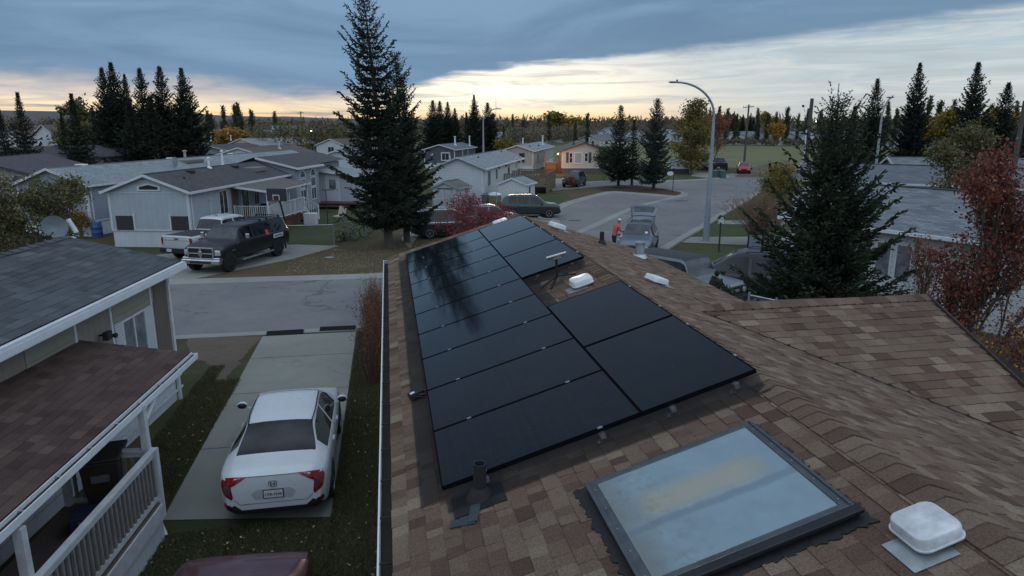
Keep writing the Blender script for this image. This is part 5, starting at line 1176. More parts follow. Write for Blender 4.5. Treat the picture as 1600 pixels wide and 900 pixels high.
for px in (886.5, 921.5): q = hc.wp('S', px, 254); hc.rect('S', q[0], q[2], .38, 1.45, .002, .06).build('shutter', M_DKTRIM, hc.t)
hc.pipe(-1.2, 4, .35, .1, M_BLACK, cap=False); hc.pipe(-2., 9, .9, .1, M_GALV); hc.pipe(-4.6, 6, .35, .1, M_BLACK, cap=False); hc.bvent(-1.4, 8.5, M_BLACK, .3); hc.bvent(-1.4, 12, M_BLACK, .3)
# orange-stained stairs lit by a porch lamp
oc = G(862, 268); M_ORD = plain('cedar_stain', (.34, .13, .05), .6); t = thing('entry_stairs', 'orange stained entry stairs glowing under a porch lamp', 'stairs', (*G(866, 269), 0), -radians(12))
m = MB()
for i in range(6): m.box(-1.3, -1.9+.32*i, .0+.22*i, .2, -1.6+.32*i, .22*(i+1))
m.build('steps', M_ORD, t); m = MB(); m.box(-1.4, .03, 0, 2.0, 2.4, 1.35); m.build('landing', M_ORD, t); railing(t, (.35, 0), (2.0, 0), 1.45, 2.3, .2, M_ORD, .08); railing(t, (-1.4, .1), (-1.4, 2.3), 1.45, 2.3, .2, M_ORD, .08); railing(t, (-1.42, -1.8, .0), (-1.42, .0, 1.3), .9, 1.8, .3, M_ORD, .08)
m = MB(); m.ball((.6, 2.2, 2.6), .10); lb = m.build('lamp', emit('warm_lamp', (1., .55, .22), 14), t)
pl_ = bpy.data.lights.new('porch_light', 'POINT'); pl_.energy = 260; pl_.color = (1., .50, .20); pl_.shadow_soft_size = .12; po = bpy.data.objects.new('porch_light', pl_); COL.objects.link(po); po.location = (*G(868, 273), 2.7)
# sheds
M_PEEL = siding('peeling_white_boards', (.46, .50, .52), 'xy', .16, .1, dark=.35, grime=.8)
s1 = Ho('garden_shed', 'weathered white shed with double doors and a mossy roof', 'shed', (5.5, 56.2), 32, 2.3, 2.4, 1.78, 2.25, M_PEEL, shingle_far('mossy_roof', (.11, .115, .10), (.15, .155, .13)), zs=0, ov=.12, trim=plain('shed_trim', (.30, .33, .34), .7, grime=.6))
s1.rect('S', -1.15, .1, 1.15, 1.5, .002, .03).build('door', M_PEEL, s1.t); s1.rect('S', -1.15, 1.62, 1.35, .06, .002, .06).build('door_track', M_DKMET, s1.t)
m = MB(); m.box(-1.16, -.04, .1, -1.14, -.031, 1.6); m.build('door_gap', M_BLACK, s1.t)
s2 = Ho('garden_shed', 'clean white shed with a grey roof beside the wooden deck', 'shed', (11.75, 59.2), 30, 2.5, 2.6, 1.75, 2.25, plain('smooth_white_panel', (.58, .62, .62), .55, grime=.3), R_GREY, zs=0, ov=.12)
s2.rect('E', 1.1, .9, .35, .5, .002, .03).build('hatch', M_DKTRIM, s2.t)
# the white home's wooden deck
M_WOOD = plain('weathered_deck_wood', (.185, .135, .085), .8, var=.3, grime=.4)
t = thing('wooden_deck', 'unpainted wooden deck with a green box by the white lap sided home', 'deck', (14.6, 70.0, 0), -radians(20)); m = MB(); m.box(-4.2, -1.5, .8, 1.6, 7, .95); m.build('deck_floor', M_WOOD, t)
m = MB(); 
for k in range(56): m.box(1.61, -1.5+.15*k, .0, 1.63, -1.37+.15*k, .95)
m.build('deck_skirt', M_WOOD, t)
for a, b in (((1.6, -1.5), (1.6, 6.9)), ((-4.2, -1.5), (1.5, -1.5)), ((-4.2, 3.4), (-.5, 3.4)), ((-4.2, 7.), (1.5, 7.))): railing(t, a, b, 1.05, 1.95, .17, M_WOOD, .12, thick=.03)
t2 = thing('deck_box', 'green plastic storage box on the wooden deck', 'box', (14.9, 71.2, .95), -radians(20)); m = MB(); m.box(-.7, -.4, 0, .7, .4, .62); m.build('box_body', plain('green_plastic', (.03, .17, .12), .5), t2, bevel=.04); m = MB(); m.box(-.75, -.45, .625, .75, .45, .75); m.build('lid', plain('green_plastic_lid', (.05, .22, .16), .45), t2, bevel=.04)
# ---- right: two roofs
ha = Ho('mobile_home', 'dark shingled home at right behind the white sided one, white gutter', 'mobile home', G(1241, 279, 2.95), 131, 6.4, 0.1, 2.95, 4.0, M_LAPW, R_SLATE) if False else None
def slope_house(name, label, A, B, R0, R1, ze, zr, wall, roofm, back=3.2, group=None, ov=.35, zs=0.):
    """long house given by its near eave line A-B and ridge line R0-R1 (ground xy)"""
    A, B, R0, R1 = [np.array(p, float) for p in (A, B, R0, R1)]
    d = unit(B-A); nrm = np.array((d[1], -d[0])); nrm = nrm if np.dot(nrm, R0-A) > 0 else -nrm; Wd = np.dot(R0-A, nrm); L = np.linalg.norm(B-A)
    t = thing(name, label, 'mobile home', (*A, 0), 0, group); ad = lambda o: adopt(o, t); k = (zr-ze)/Wd
    q = lambda s, w, z: (A[0]+d[0]*s+nrm[0]*w, A[1]+d[1]*s+nrm[1]*w, z)
    m = MB(); sl = hypot(Wd, zr-ze)
    m.quad(q(0, 0, ze), q(L, 0, ze), q(L, Wd, zr), q(0, Wd, zr), uv=[(0, 0), (L, 0), (L, sl), (0, sl)]); m.quad(q(0, Wd, zr), q(L, Wd, zr), q(L, 2*Wd, ze), q(0, 2*Wd, ze), uv=[(0, 0), (L, 0), (L, sl), (0, sl)])
    m.quad(q(0, 0, ze-.06), q(0, Wd, zr-.06), q(L, Wd, zr-.06), q(L, 0, ze-.06)); m.quad(q(0, Wd, zr-.06), q(0, 2*Wd, ze-.06), q(L, 2*Wd, ze-.06), q(L, Wd, zr-.06)); rf = ad(m.build('roof', roofm, uv=True))
    m = MB(); m.beam(q(0, Wd, zr+.012), q(L, Wd, zr+.012), .22, .03); rc = m.build('ridge_cap', roofm, rf)
    m = MB(); m.extrude([q(.3, ov, zs), q(.3, ov, ze+k*ov-.05), q(.3, Wd, zr-.08), q(.3, 2*Wd-ov, ze+k*ov-.05), q(.3, 2*Wd-ov, zs)], tuple(np.append(d*(L-.6), 0))); wl = ad(m.build('wall', wall))
    m = MB(); m.beam(q(0, -.05, ze-.06), q(L, -.05, ze-.06), .10, .12); ad(m.build('gutter', M_WHITEC)); m = MB()
    for s_ in (-.02, L+.02): m.beam(q(s_, -.02, ze-.08), q(s_, Wd, zr-.08), .03, .17); m.beam(q(s_, 2*Wd, ze-.08), q(s_, Wd, zr-.08), .03, .17)
    ad(m.build('rake_board', M_TRIM)); return t, q, ad, rf, k
ta, qa, ada, rfa, ka = slope_house('mobile_home', 'dark shingled home with a white gutter behind the white sided home at right', G(1232, 279, 2.95), G(1700, 299, 2.95), G(1238, 252.5, 4.0), G(1700, 263, 4.0), 2.95, 4.0, M_LAPW, R_SLATE)
tb, qb, adb, rfb, kb = slope_house('mobile_home', 'white sided home with pale shingles behind the near right spruce', (15.9, 26.1), (21.6, 11.5), (20.4, 27.9), (26, 13.5), 3.0, 4.15, M_LAPW, R_LITE)
for s_, w_, z_ in ((9.0, 1.9, 0), ):
    m = MB(); c = np.array(qb(1.6, 3.0, 3.0+kb*3.0)); m.box(c[0]-.3, c[1]-.2, c[2]-.02, c[0]+.3, c[1]+.2, c[2]+.14); mm = m.build('roof_vent', M_DKMET, rfb, bevel=.03)
tc_, qc, adc, rfc, kc = slope_house('mobile_home', 'pale roof strip of the farthest home at right beneath the dark spruces', G(1366, 262, 3.1), G(1700, 266, 3.1), G(1372, 244.5, 4.2), G(1700, 248.5, 4.2), 3.1, 4.2, M_LAPT, R_LITE)
def bwin(s0, s1, z0, z1, gl=M_GLS2, name='window'):
    a = np.array(qb(s0, .35, z0)); b = np.array(qb(s1, .35, z0)); d = b-a; nn = unit(np.array((-d[1], d[0], 0))); 
    if np.dot(nn[:2], np.array(qb(0, -1, 0))[:2]-np.array(qb(0, 0, 0))[:2]) < 0: nn = -nn
    m = MB(); e = unit(d); m.obox(a-e*.06+nn*.002-(0, 0, .06), d+e*.12, nn*.03, (0, 0, z1-z0+.12)); f = adb(m.build(name, M_TRIM)); m = MB(); m.obox(a+nn*.033, d, nn*.006, (0, 0, z1-z0)); m.build('pane', gl, f)
for s0, s1 in ((2.6, 3.15), (3.4, 3.9), (4.15, 4.65), (4.9, 5.4)): bwin(s0, s1, 1.25, 2.45)
bwin(11, 12.5, 1.3, 2.3)
# ---------------------------------------------------------------- vehicles
M_TYRE = plain('tyre', (.012, .012, .013), .85); M_RIM = plain('alloy_rim', (.38, .39, .41), .35, .8); M_RIMB = plain('black_rim', (.02, .02, .022), .4, .5)
M_TINT = glass('tinted_glass', (.008, .009, .012), .05); M_WSH = glass('windscreen', (.018, .024, .03), .04); M_CHROME = plain('chrome', (.62, .64, .66), .15, 1.)
M_TAIL = plain('red_lens', (.22, .008, .012), .2, coat=.8); M_HEAD = plain('clear_lens', (.45, .47, .48), .15, .3, coat=.8); M_AMB = plain('amber_lens', (.3, .09, .02), .3)
M_PLATE = plain('plate_white', (.55, .57, .60), .4); M_TRIMB = plain('black_trim', (.012, .012, .014), .6); M_TONN = plain('black_tonneau', (.022, .024, .03), .55)
def interp(st, n=7):
    out = []
    for i in range(len(st)-1):
        a, b = np.array(st[i]), np.array(st[i+1]); p = np.array(st[max(0, i-1)]); q = np.array(st[min(len(st)-1, i+2)])
        k = max(1, int(round(abs(b[0]-a[0])/.07))); k = min(k, n*3)
        for j in range(k):
            t = j/k; h = b[0]-a[0]
            ma = np.zeros(len(a)); mb = np.zeros(len(a))
            for c in range(1, len(a)):
                s0 = (a[c]-p[c])/max(1e-6, a[0]-p[0]) if i > 0 else (b[c]-a[c])/h; s1 = (b[c]-a[c])/h; s2 = (q[c]-b[c])/max(1e-6, q[0]-b[0]) if i < len(st)-2 else s1
                ma[c] = 0 if s0*s1 <= 0 else 2*s0*s1/(s0+s1); mb[c] = 0 if s1*s2 <= 0 else 2*s1*s2/(s1+s2)
            v = (2*t**3-3*t*t+1)*a+(t**3-2*t*t+t)*h*ma+(-2*t**3+3*t*t)*b+(t**3-t*t)*h*mb; v[0] = a[0]+t*h; out.append(v)
    out.append(np.array(st[-1], float)); return out
def car(name, label, cat, xy, head, st, paint_, side, wins, fwin, rwin, wheels, wr, ww=.22, rim=M_RIM, glassm=M_TINT, front=None, rear=None, mirrors=True, top=None, roofm=None, extra=None, handles=(), fwm=M_WSH, group=None, crown=.035, arch=M_TRIMB, roofgl=None, arch_w=.055):
    """st: stations (y, z_bottom, z_belt, half width, z_top, half width on top), rear to front; front of the car looks along +y turned to heading `head` (degrees, compass)"""
    t = thing(name, label, cat, (*xy, 0), -radians(head), group)
    I = interp(st); rings = []
    for (y, zb, zs, hw, zt, tw) in I:
        tall = min(1., max(0., (zt-zs-.06)/.25)); cr = crown*(.5+.5*tall)
        half = [(0, zb), (hw*.78, zb), (hw*.95, zb+.10), (hw*.995, zb+.45*(zs-zb)), (hw*1.0, zs-.20*(zs-zb)), (hw*.975, zs-.035), (hw*.935, zs+.004), (tw+(hw*.935-tw)*.08, zs+(zt-zs)*.86), (tw*.97, zt-.004), (tw*.86, zt+cr*.35), (tw*.5, zt+cr*.85), (0, zt+cr)]
        rings.append([(-x, y, z) for x, z in half[:0:-1]]+[(x, y, z) for x, z in half])
    nh = 12; M_ = len(rings[0])
    # ring order: from left-top .. bottom centre .. right-top ; index of each band
    B = MB(); Gs = {}; cen = nh-1
    def add(key, mat, q):
        Gs.setdefault(key, (MB(), mat)); Gs[key][0].quad(*q)
    for i in range(len(rings)-1):
        ym = (I[i][0]+I[i+1][0])/2; tall = (I[i][4]-I[i][2]+I[i+1][4]-I[i+1][2])/2
        for j in range(M_-1):
            q = (rings[i][j], rings[i][j+1], rings[i+1][j+1], rings[i+1][j]); h = (cen-1-j) if j < cen else (j-cen)   # band index counted from the bottom centre
            sgn = 'l' if j < cen else 'r'
            if h == 6 and tall > .10 and any(a < ym < b for a, b in wins): add(('side_window', sgn, [k for k, (a, b) in enumerate(wins) if a < ym < b][0]), glassm, q)
            elif h in (8, 9, 10) and fwin and fwin[0] < ym < fwin[1]: add(('windscreen', 0, 0), fwm, q)
            elif h in (8, 9, 10) and rwin and rwin[0] < ym < rwin[1]: add(('rear_window', 0, 0), glassm, q)
            elif h in (8, 9, 10) and top and top[0] < ym < top[1]: add((top[3] if len(top) > 3 else 'bed_cover', 0, 0), top[2], q)
            elif h in (9, 10) and roofgl and roofgl[0] < ym < roofgl[1]: add(('sunroof', 0, 0), M_TINT, q)
            elif h < 2: B.quad(*q, mi=1)
            else: B.quad(*q)
    for r_, rev in ((rings[0], 0), (rings[-1], 1)):
        c = np.mean(np.array(r_), 0); b = len(B.v); B.add([tuple(c)]+list(r_), [((0, k+1, k+2) if rev else (0, k+2, k+1)) for k in range(M_-1)])
    body = B.build('body', [paint_, M_TRIMB], t, smooth=38)
    for (nm, s_, k), (mb, mt) in Gs.items(): mb.build(nm, mt, t, smooth=38)
    allv = B.v[:]; allf = list(B.f)
    for mb, _ in Gs.values(): o = len(allv); allv += mb.v; allf += [tuple(i+o for i in f) for f in mb.f]
    bvh = BVHTree.FromPolygons([Vector(v) for v in allv], [list(f) for f in allf])
    def ray_hit(o, d):
        h = bvh.ray_cast(Vector(o), Vector(d)); return h[0]
    def decal(nm, mat, pts, ax, thick=.012, parent=None, sub=3):
        """polygon pressed on the body: ax 'F' front / 'R' rear take (x,z); 'E'/'W' sides take (y,z)"""
        cx = sum(p[0] for p in pts)/len(pts); cz = sum(p[1] for p in pts)/len(pts); P = []
        # refine outline
        O = []
        for a, b in zip(pts, pts[1:]+pts[:1]): O += [(a[0]+(b[0]-a[0])*k/3, a[1]+(b[1]-a[1])*k/3) for k in range(3)]
        def pj(a, b):
            if ax in 'FR': s = 1 if ax == 'F' else -1; h = ray_hit((a, s*6, b), (0, -s, 0)); return None if h is None else (a, h.y+s*thick, b)
            s = 1 if ax == 'E' else -1; h = ray_hit((s*3, a, b), (-s, 0, 0)); return None if h is None else (h.x+s*thick, a, b)
        n = len(O); V = []
        for k in range(sub+1):
            f = k/sub
            for (a, b) in (O if k else [(cx, cz)]): V.append(pj(cx+(a-cx)*f, cz+(b-cz)*f))
        if any(v is None for v in V): 
            ok = [v for v in V if v is not None]
            if not ok: return None
            V = [v if v is not None else min(ok, key=lambda w: 0) for v in V]
        off = -thick*1.6 if ax in 'FE' else thick*1.6
        F = [(0, 1+k, 1+(k+1) % n) for k in range(n)]
        for s in range(1, sub): F += [(1+(s-1)*n+k, 1+s*n+k, 1+s*n+(k+1) % n, 1+(s-1)*n+(k+1) % n) for k in range(n)]
        e0 = len(V); lo = 1+(sub-1)*n
        V += [((v[0], v[1]+off, v[2]) if ax in 'FR' else (v[0]+off, v[1], v[2])) for v in V[lo:lo+n]]; F += [(lo+k, lo+(k+1) % n, e0+(k+1) % n, e0+k) for k in range(n)]
        m = MB(); m.add(V, F); o = m.build(nm, mat, parent or t, smooth=40)
        return o
    for wy in wheels:
        for s in (-1, 1):
            hw = np.interp(wy, [a[0] for a in I], [a[3] for a in I]); zb = .18
            # arch: dark disc segment pressed on the flank
            m = MB(); N = 18; xo = s*(hw+.004); ra = wr+arch_w
            pts = [(xo, wy+ra*cos(a), wr+ra*sin(a)) for a in np.linspace(-.28, pi+.28, N)]; m.extrude(pts, (-s*.09, 0, 0)); m.build('wheel_arch', arch, t)
            wheel = MB(); x1 = s*(hw+.010); x0 = x1-s*ww; rr = wr
            pr = [(rr*.62, x0), (rr*.93, x0), (rr, x0+s*.03), (rr, x1-s*.03), (rr*.94, x1), (rr*.68, x1+s*.004), (rr*.64, x1-s*.03)]
            wheel.lathe(pr, 26, (0, wy, wr), 'x', close=False); w = wheel.build('wheel', M_TYRE, t, smooth=35)
            rm = MB(); rm.lathe([(rr*.64, x1-s*.035), (rr*.64, x1-s*.006), (rr*.58, x1-s*.004), (rr*.56, x1-s*.035)], 24, (0, wy, wr), 'x')
            rm.lathe([(rr*.16, x1-s*.04), (rr*.16, x1-s*.008), (rr*.08, x1-s*.002)], 12, (0, wy, wr), 'x')
            for k in range(5):
                a = 2*pi*k/5+.3; ca, sa = cos(a), sin(a); P0 = np.array((x1-s*.028, wy+ca*rr*.1, wr+sa*rr*.1)); P1 = np.array((x1-s*.018, wy+ca*rr*.6, wr+sa*rr*.6)); rm.beam(P0, P1, rr*.19, .02, up=(1, 0, 0))
            rm.build('rim', rim, w, smooth=35)
    if mirrors:
        my = (fwin[1]+fwin[0])/2+.12 if fwin else 1.; my = wins and max(b for a, b in wins)-.12 or my; zs = np.interp(my, [a[0] for a in I], [a[2] for a in I]); hw = np.interp(my, [a[0] for a in I], [a[3] for a in I])
        for s in (-1, 1):
            m = MB(); m.ball((s*(hw+.10), my, zs+.09), .11, 12, 8, sc=(1.0, .55, .72)); m.beam((s*(hw*.93), my+.02, zs+.0), (s*(hw+.06), my, zs+.06), .05, .03); mo = m.build('mirror', mirrors if not isinstance(mirrors, bool) else paint_, t, smooth=50)
            m = MB(); m.ball((s*(hw+.10), my-.035, zs+.09), .088, 12, 8, sc=(1.0, .40, .68)); m.build('mirror_glass', M_TRIMB, mo, smooth=50)
    for hy in handles:
        zs = np.interp(hy, [a[0] for a in I], [a[2] for a in I])-.12
        for ax in 'EW': decal('door_handle', M_CHROME if handles and paint_ is None else paint_, [(hy-.09, zs-.015), (hy+.09, zs-.015), (hy+.09, zs+.02), (hy-.09, zs+.02)], ax, .03)
    t_dec = decal
    if extra: extra(t, decal, I, ray_hit)
    return t, decal
def text_obj(s, size, mat, mtx, parent, name='lettering', depth=.002, bold=False):
    cu = bpy.data.curves.new(name, 'FONT'); cu.body = s; cu.size = size; cu.extrude = depth; cu.align_x = 'CENTER'; cu.align_y = 'CENTER'
    if bold: cu.offset = size*.02
    o = bpy.data.objects.new(name, cu); COL.objects.link(o); bpy.context.view_layer.update()
    dg = bpy.context.evaluated_depsgraph_get(); me = bpy.data.meshes.new_from_object(o.evaluated_get(dg)); bpy.data.objects.remove(o); bpy.data.curves.remove(cu)
    me.materials.clear(); me.materials.append(mat); ob = bpy.data.objects.new(name, me); COL.objects.link(ob); ob.parent = parent; ob.matrix_parent_inverse = mtx; return ob
P_WHITE = paint('white_paint_car', (.58, .62, .65)); P_BLACK = paint('black_paint_car', (.006, .007, .010), .35, 0., .25); P_WHITE2 = paint('white_paint_truck', (.52, .55, .57)); P_MAR = paint('maroon_paint', (.085, .010, .020), .3, .3)
P_RED = paint('red_paint', (.30, .012, .03)); P_OLV = paint('olive_grey_paint', (.045, .052, .050), .3, .4); P_DGRN = paint('dark_green_grey_paint', (.030, .038, .036), .3, .4); P_SLV = paint('silver_green_paint', (.16, .18, .18), .3, .5)
P_BLU = paint('blue_grey_paint', (.045, .06, .08), .3, .5); P_STL = paint('steel_blue_paint', (.12, .15, .18), .3, .5); P_ICE = paint('pale_silver_paint', (.17, .20, .23), .3, .4); P_NAVY = paint('navy_black_paint', (.015, .017, .03), .3, .3)
M_MIR = P_WHITE
# --- the white sedan in the drive
sed = [(-2.315, .40, .80, .66, .86, .56), (-2.30, .34, .88, .76, .965, .60), (-2.20, .28, .96, .835, 1.035, .65), (-1.95, .22, 1.0, .885, 1.075, .68), (-1.72, .2, 1.01, .895, 1.10, .68), (-.98, .18, .985, .90, 1.35, .585), (-.55, .18, .965, .90, 1.395, .585), (.1, .18, .94, .90, 1.405, .58),
       (.45, .18, .93, .90, 1.36, .585), (1.25, .18, .92, .895, 1.00, .70), (1.8, .2, .86, .88, .88, .70), (2.1, .22, .76, .84, .78, .66), (2.26, .28, .64, .75, .66, .56), (2.315, .36, .55, .6, .57, .42)]
def sed_extra(t, dc, I, rh):
    for s in (-1, 1):
        f = lambda L: [(s*x, z) for x, z in (L if s > 0 else L)]
        dc('tail_light', M_TAIL, f([(.40, .985), (.60, .985), (.805, .955), (.835, .86), (.80, .70), (.66, .60), (.64, .645), (.66, .80), (.655, .90)]), 'R', .012)
        dc('tail_light_clear', plain('smoked_lens', (.08, .06, .065), .2, coat=.6), f([(.672, .88), (.76, .85), (.75, .735), (.675, .665)]), 'R', .020)
        dc('bumper_vent', M_TRIMB, f([(.60, .40), (.70, .50), (.80, .52), (.80, .44), (.70, .40)]), 'R', .012); dc('reflector', M_TAIL, f([(.75, .455), (.805, .465), (.805, .505), (.75, .50)]), 'R', .022)
        m = MB(); m.tube([(s*.555, -1.02, 1.365), (s*.585, -.6, 1.407), (s*.585, 0., 1.413), (s*.575, .35, 1.386)], .011, 6); m.build('roof_seam', M_TRIMB, t)
    dc('diffuser', M_TRIMB, [(-.58, .29), (-.50, .345), (.50, .345), (.58, .29), (.50, .285), (-.50, .285)], 'R', .012); dc('chrome_strip', M_CHROME, [(-.44, .303), (.44, .303), (.42, .322), (-.42, .322)], 'R', .026)
    dc('trunk_edge', plain('shut_line', (.10, .11, .12), .6), [(-.55, .985), (.55, .985), (.55, .977), (-.55, .977)], 'R', .006)
    for s in (-1, 1): dc('trunk_seam', plain('shut_line', (.10, .11, .12), .6), [(s*.625, .60), (s*.635, .60), (s*.54, .50), (s*.53, .50)], 'R', .005)
    dc('trunk_seam', plain('shut_line', (.10, .11, .12), .6), [(-.53, .505), (.53, .505), (.53, .497), (-.53, .497)], 'R', .005)
    dc('plate_recess', plain('recess_white', (.40, .43, .46), .35), [(-.36, .68), (-.26, .755), (.26, .755), (.36, .68), (.30, .575), (-.30, .575)], 'R', .006)
    y0 = rh((0, -6, .665), (0, 1, 0)).y
    m = MB(); m.box(-.165, y0-.022, .588, .165, y0-.012, .742); pf = m.build('licence_plate', M_TRIMB, t); m = MB(); m.box(-.150, y0-.026, .600, .150, y0-.0225, .730); m.build('plate_face', M_PLATE, pf)
    fx = Matrix.Translation((0, y0-.0275, .655)) @ Matrix.Rotation(pi/2, 4, 'X'); text_obj('CFB-7544', .066, plain('plate_ink', (.05, .03, .05), .5), fx, pf, 'plate_number', .0006, True)
    # emblem: upright bars and a crossbar in a rounded frame, flaring upwards
    z = .845; ye = rh((0, -6, z), (0, 1, 0)).y-.018; m = MB()
    rg = []
    for k in range(24):
        a = 2*pi*k/24; e = 4.; rx = .062*abs(cos(a))**(2/e)*(1 if cos(a) > 0 else -1); rz = .050*abs(sin(a))**(2/e)*(1 if sin(a) > 0 else -1); rg.append((rx*(1+.12*rz/.05), ye, z+rz))
    m.tube(rg+[rg[0]], .0055, 5, cap=False)
    for s in (-1, 1): m.beam((s*.022, ye, z-.036), (s*.034, ye, z+.036), .013, .009, up=(0, 1, 0))
    m.beam((-.024, ye, z-.002), (.024, ye, z-.002), .011, .009, up=(0, 1, 0)); m.build('emblem', M_CHROME, t, smooth=40)
car('parked_car', 'white sedan with a dark rear window parked on the concrete driveway', 'car', (-2.13, 13.22), -1.0, sed, P_WHITE, None, [(-1.45, -.28), (-.18, .92)], (.42, 1.22), (-1.74, -.99), (-1.36, 1.36), .33, rim=M_RIM, extra=sed_extra, handles=(-.75, .25), mirrors=True)
# --- maroon car, only its roof in frame
mar = [(a[0], a[1], a[2]*1.0, a[3]*1.0, a[4], a[5]) for a in sed]
mc = G(322, 913, 1.42)
car('parked_car', 'maroon car at the bottom edge, only its glossy roof visible', 'car', (mc[0]+.05, mc[1]-.60), 3, mar, P_MAR, None, [(-1.45, -.28), (-.18, .92)], (.42, 1.22), (-1.74, -.99), (-1.36, 1.36), .33)
# --- pickups
def pick_st(L=5.9, cab_r=-.6, H=1.92, hood=1.22, hw=1.0, zb=.45, bed=1.28, roof_rear=None):
    h = L/2
    return [(-h, zb+.1, bed-.06, hw*.86, bed-.02, hw*.80), (-h+.04, zb, bed, hw*.95, bed+.02, hw*.88), (-h+.3, zb, bed, hw, bed+.03, hw*.9), (cab_r-.10, zb, bed, hw, bed+.03, hw*.9), (cab_r-.04, zb, bed, hw, bed+.05, hw*.86), (cab_r+.16, zb, bed, hw, H-.10, hw*.70), (cab_r+.4, zb, bed, hw, H, hw*.70), (cab_r+1.6, zb, bed, hw, H+.01, hw*.70), (cab_r+1.95, zb, bed, hw, H-.08, hw*.71), (cab_r+2.55, zb, bed-.03, hw, hood+.10, hw*.84), (cab_r+2.7, zb, bed-.05, hw, hood+.05, hw*.84), (h-.35, zb, hood-.06, hw*.99, hood, hw*.80), (h-.08, zb+.05, hood-.14, hw*.95, hood-.06, hw*.76), (h, zb+.12, hood-.2, hw*.85, hood-.14, hw*.66)]
def wt_extra(t, dc, I, rh):
    for s in (-1, 1): dc('tail_light', M_TAIL, [(s*.78, 1.24), (s*.93, 1.22), (s*.95, .88), (s*.82, .86)], 'R', .012)
    dc('tailgate_seam', plain('shut_line', (.10, .11, .12), .6), [(-.76, 1.10), (.76, 1.10), (.76, 1.085), (-.76, 1.085)], 'R', .008); dc('handle', M_TRIMB, [(-.12, 1.20), (.12, 1.20), (.12, 1.14), (-.12, 1.14)], 'R', .014)
    m = MB(); m.box(-.98, -3.06, .46, .98, -2.86, .70); m.build('rear_bumper', M_TRIMB, t, bevel=.03); m = MB(); m.box(-.55, -3.075, .53, -.25, -3.061, .68); m.build('licence_plate', M_PLATE, t)
    for s in 'EW': dc('badge', M_TRIMB, [(-2.55, 1.12), (-2.15, 1.12), (-2.15, 1.17), (-2.55, 1.17)], s, .008)
    m = MB(); m.box(-.05, .0, 1.945, .05, .12, 1.98); m.build('antenna_fin', M_TRIMB, t)
a = G(278, 410); car('pickup_truck', 'white pickup with a black bed cover parked beside the black truck', 'pickup truck', (a[0]+3.0*sin(radians(27)), a[1]+3.0*cos(radians(27))), 27, pick_st(), P_WHITE2, None, [(-.42, .35), (.45, 1.5)], (1.38, 1.95), (-.64, -.44), (-1.85, 1.95), .40, top=(-2.85, -.75, M_TONN), extra=wt_extra, rim=M_RIM)
ram = pick_st(L=6.1, cab_r=-2.98, H=1.95, hood=1.30, hw=1.01, zb=.5, bed=1.33)
ram = [(-3.05, .6, 1.28, .90, 1.36, .78), (-3.02, .5, 1.33, .97, 1.45, .80), (-2.80, .5, 1.34, 1.01, 1.93, .74), (-2.5, .5, 1.34, 1.01, 1.97, .74), (-1.2, .5, 1.34, 1.01, 1.96, .74), (.5, .5, 1.34, 1.01, 1.95, .72), (.95, .5, 1.34, 1.01, 1.88, .73), (1.55, .5, 1.31, 1.01, 1.42, .86), (1.7, .5, 1.29, 1.01, 1.37, .86), (2.6, .5, 1.24, 1.0, 1.30, .82), (2.95, .55, 1.15, .96, 1.22, .78), (3.05, .6, 1.05, .86, 1.10, .66)]
ram = [((a[0] if a[0] < 1.8 else 1.8+(a[0]-1.8)*.86),)+a[1:] for a in ram]
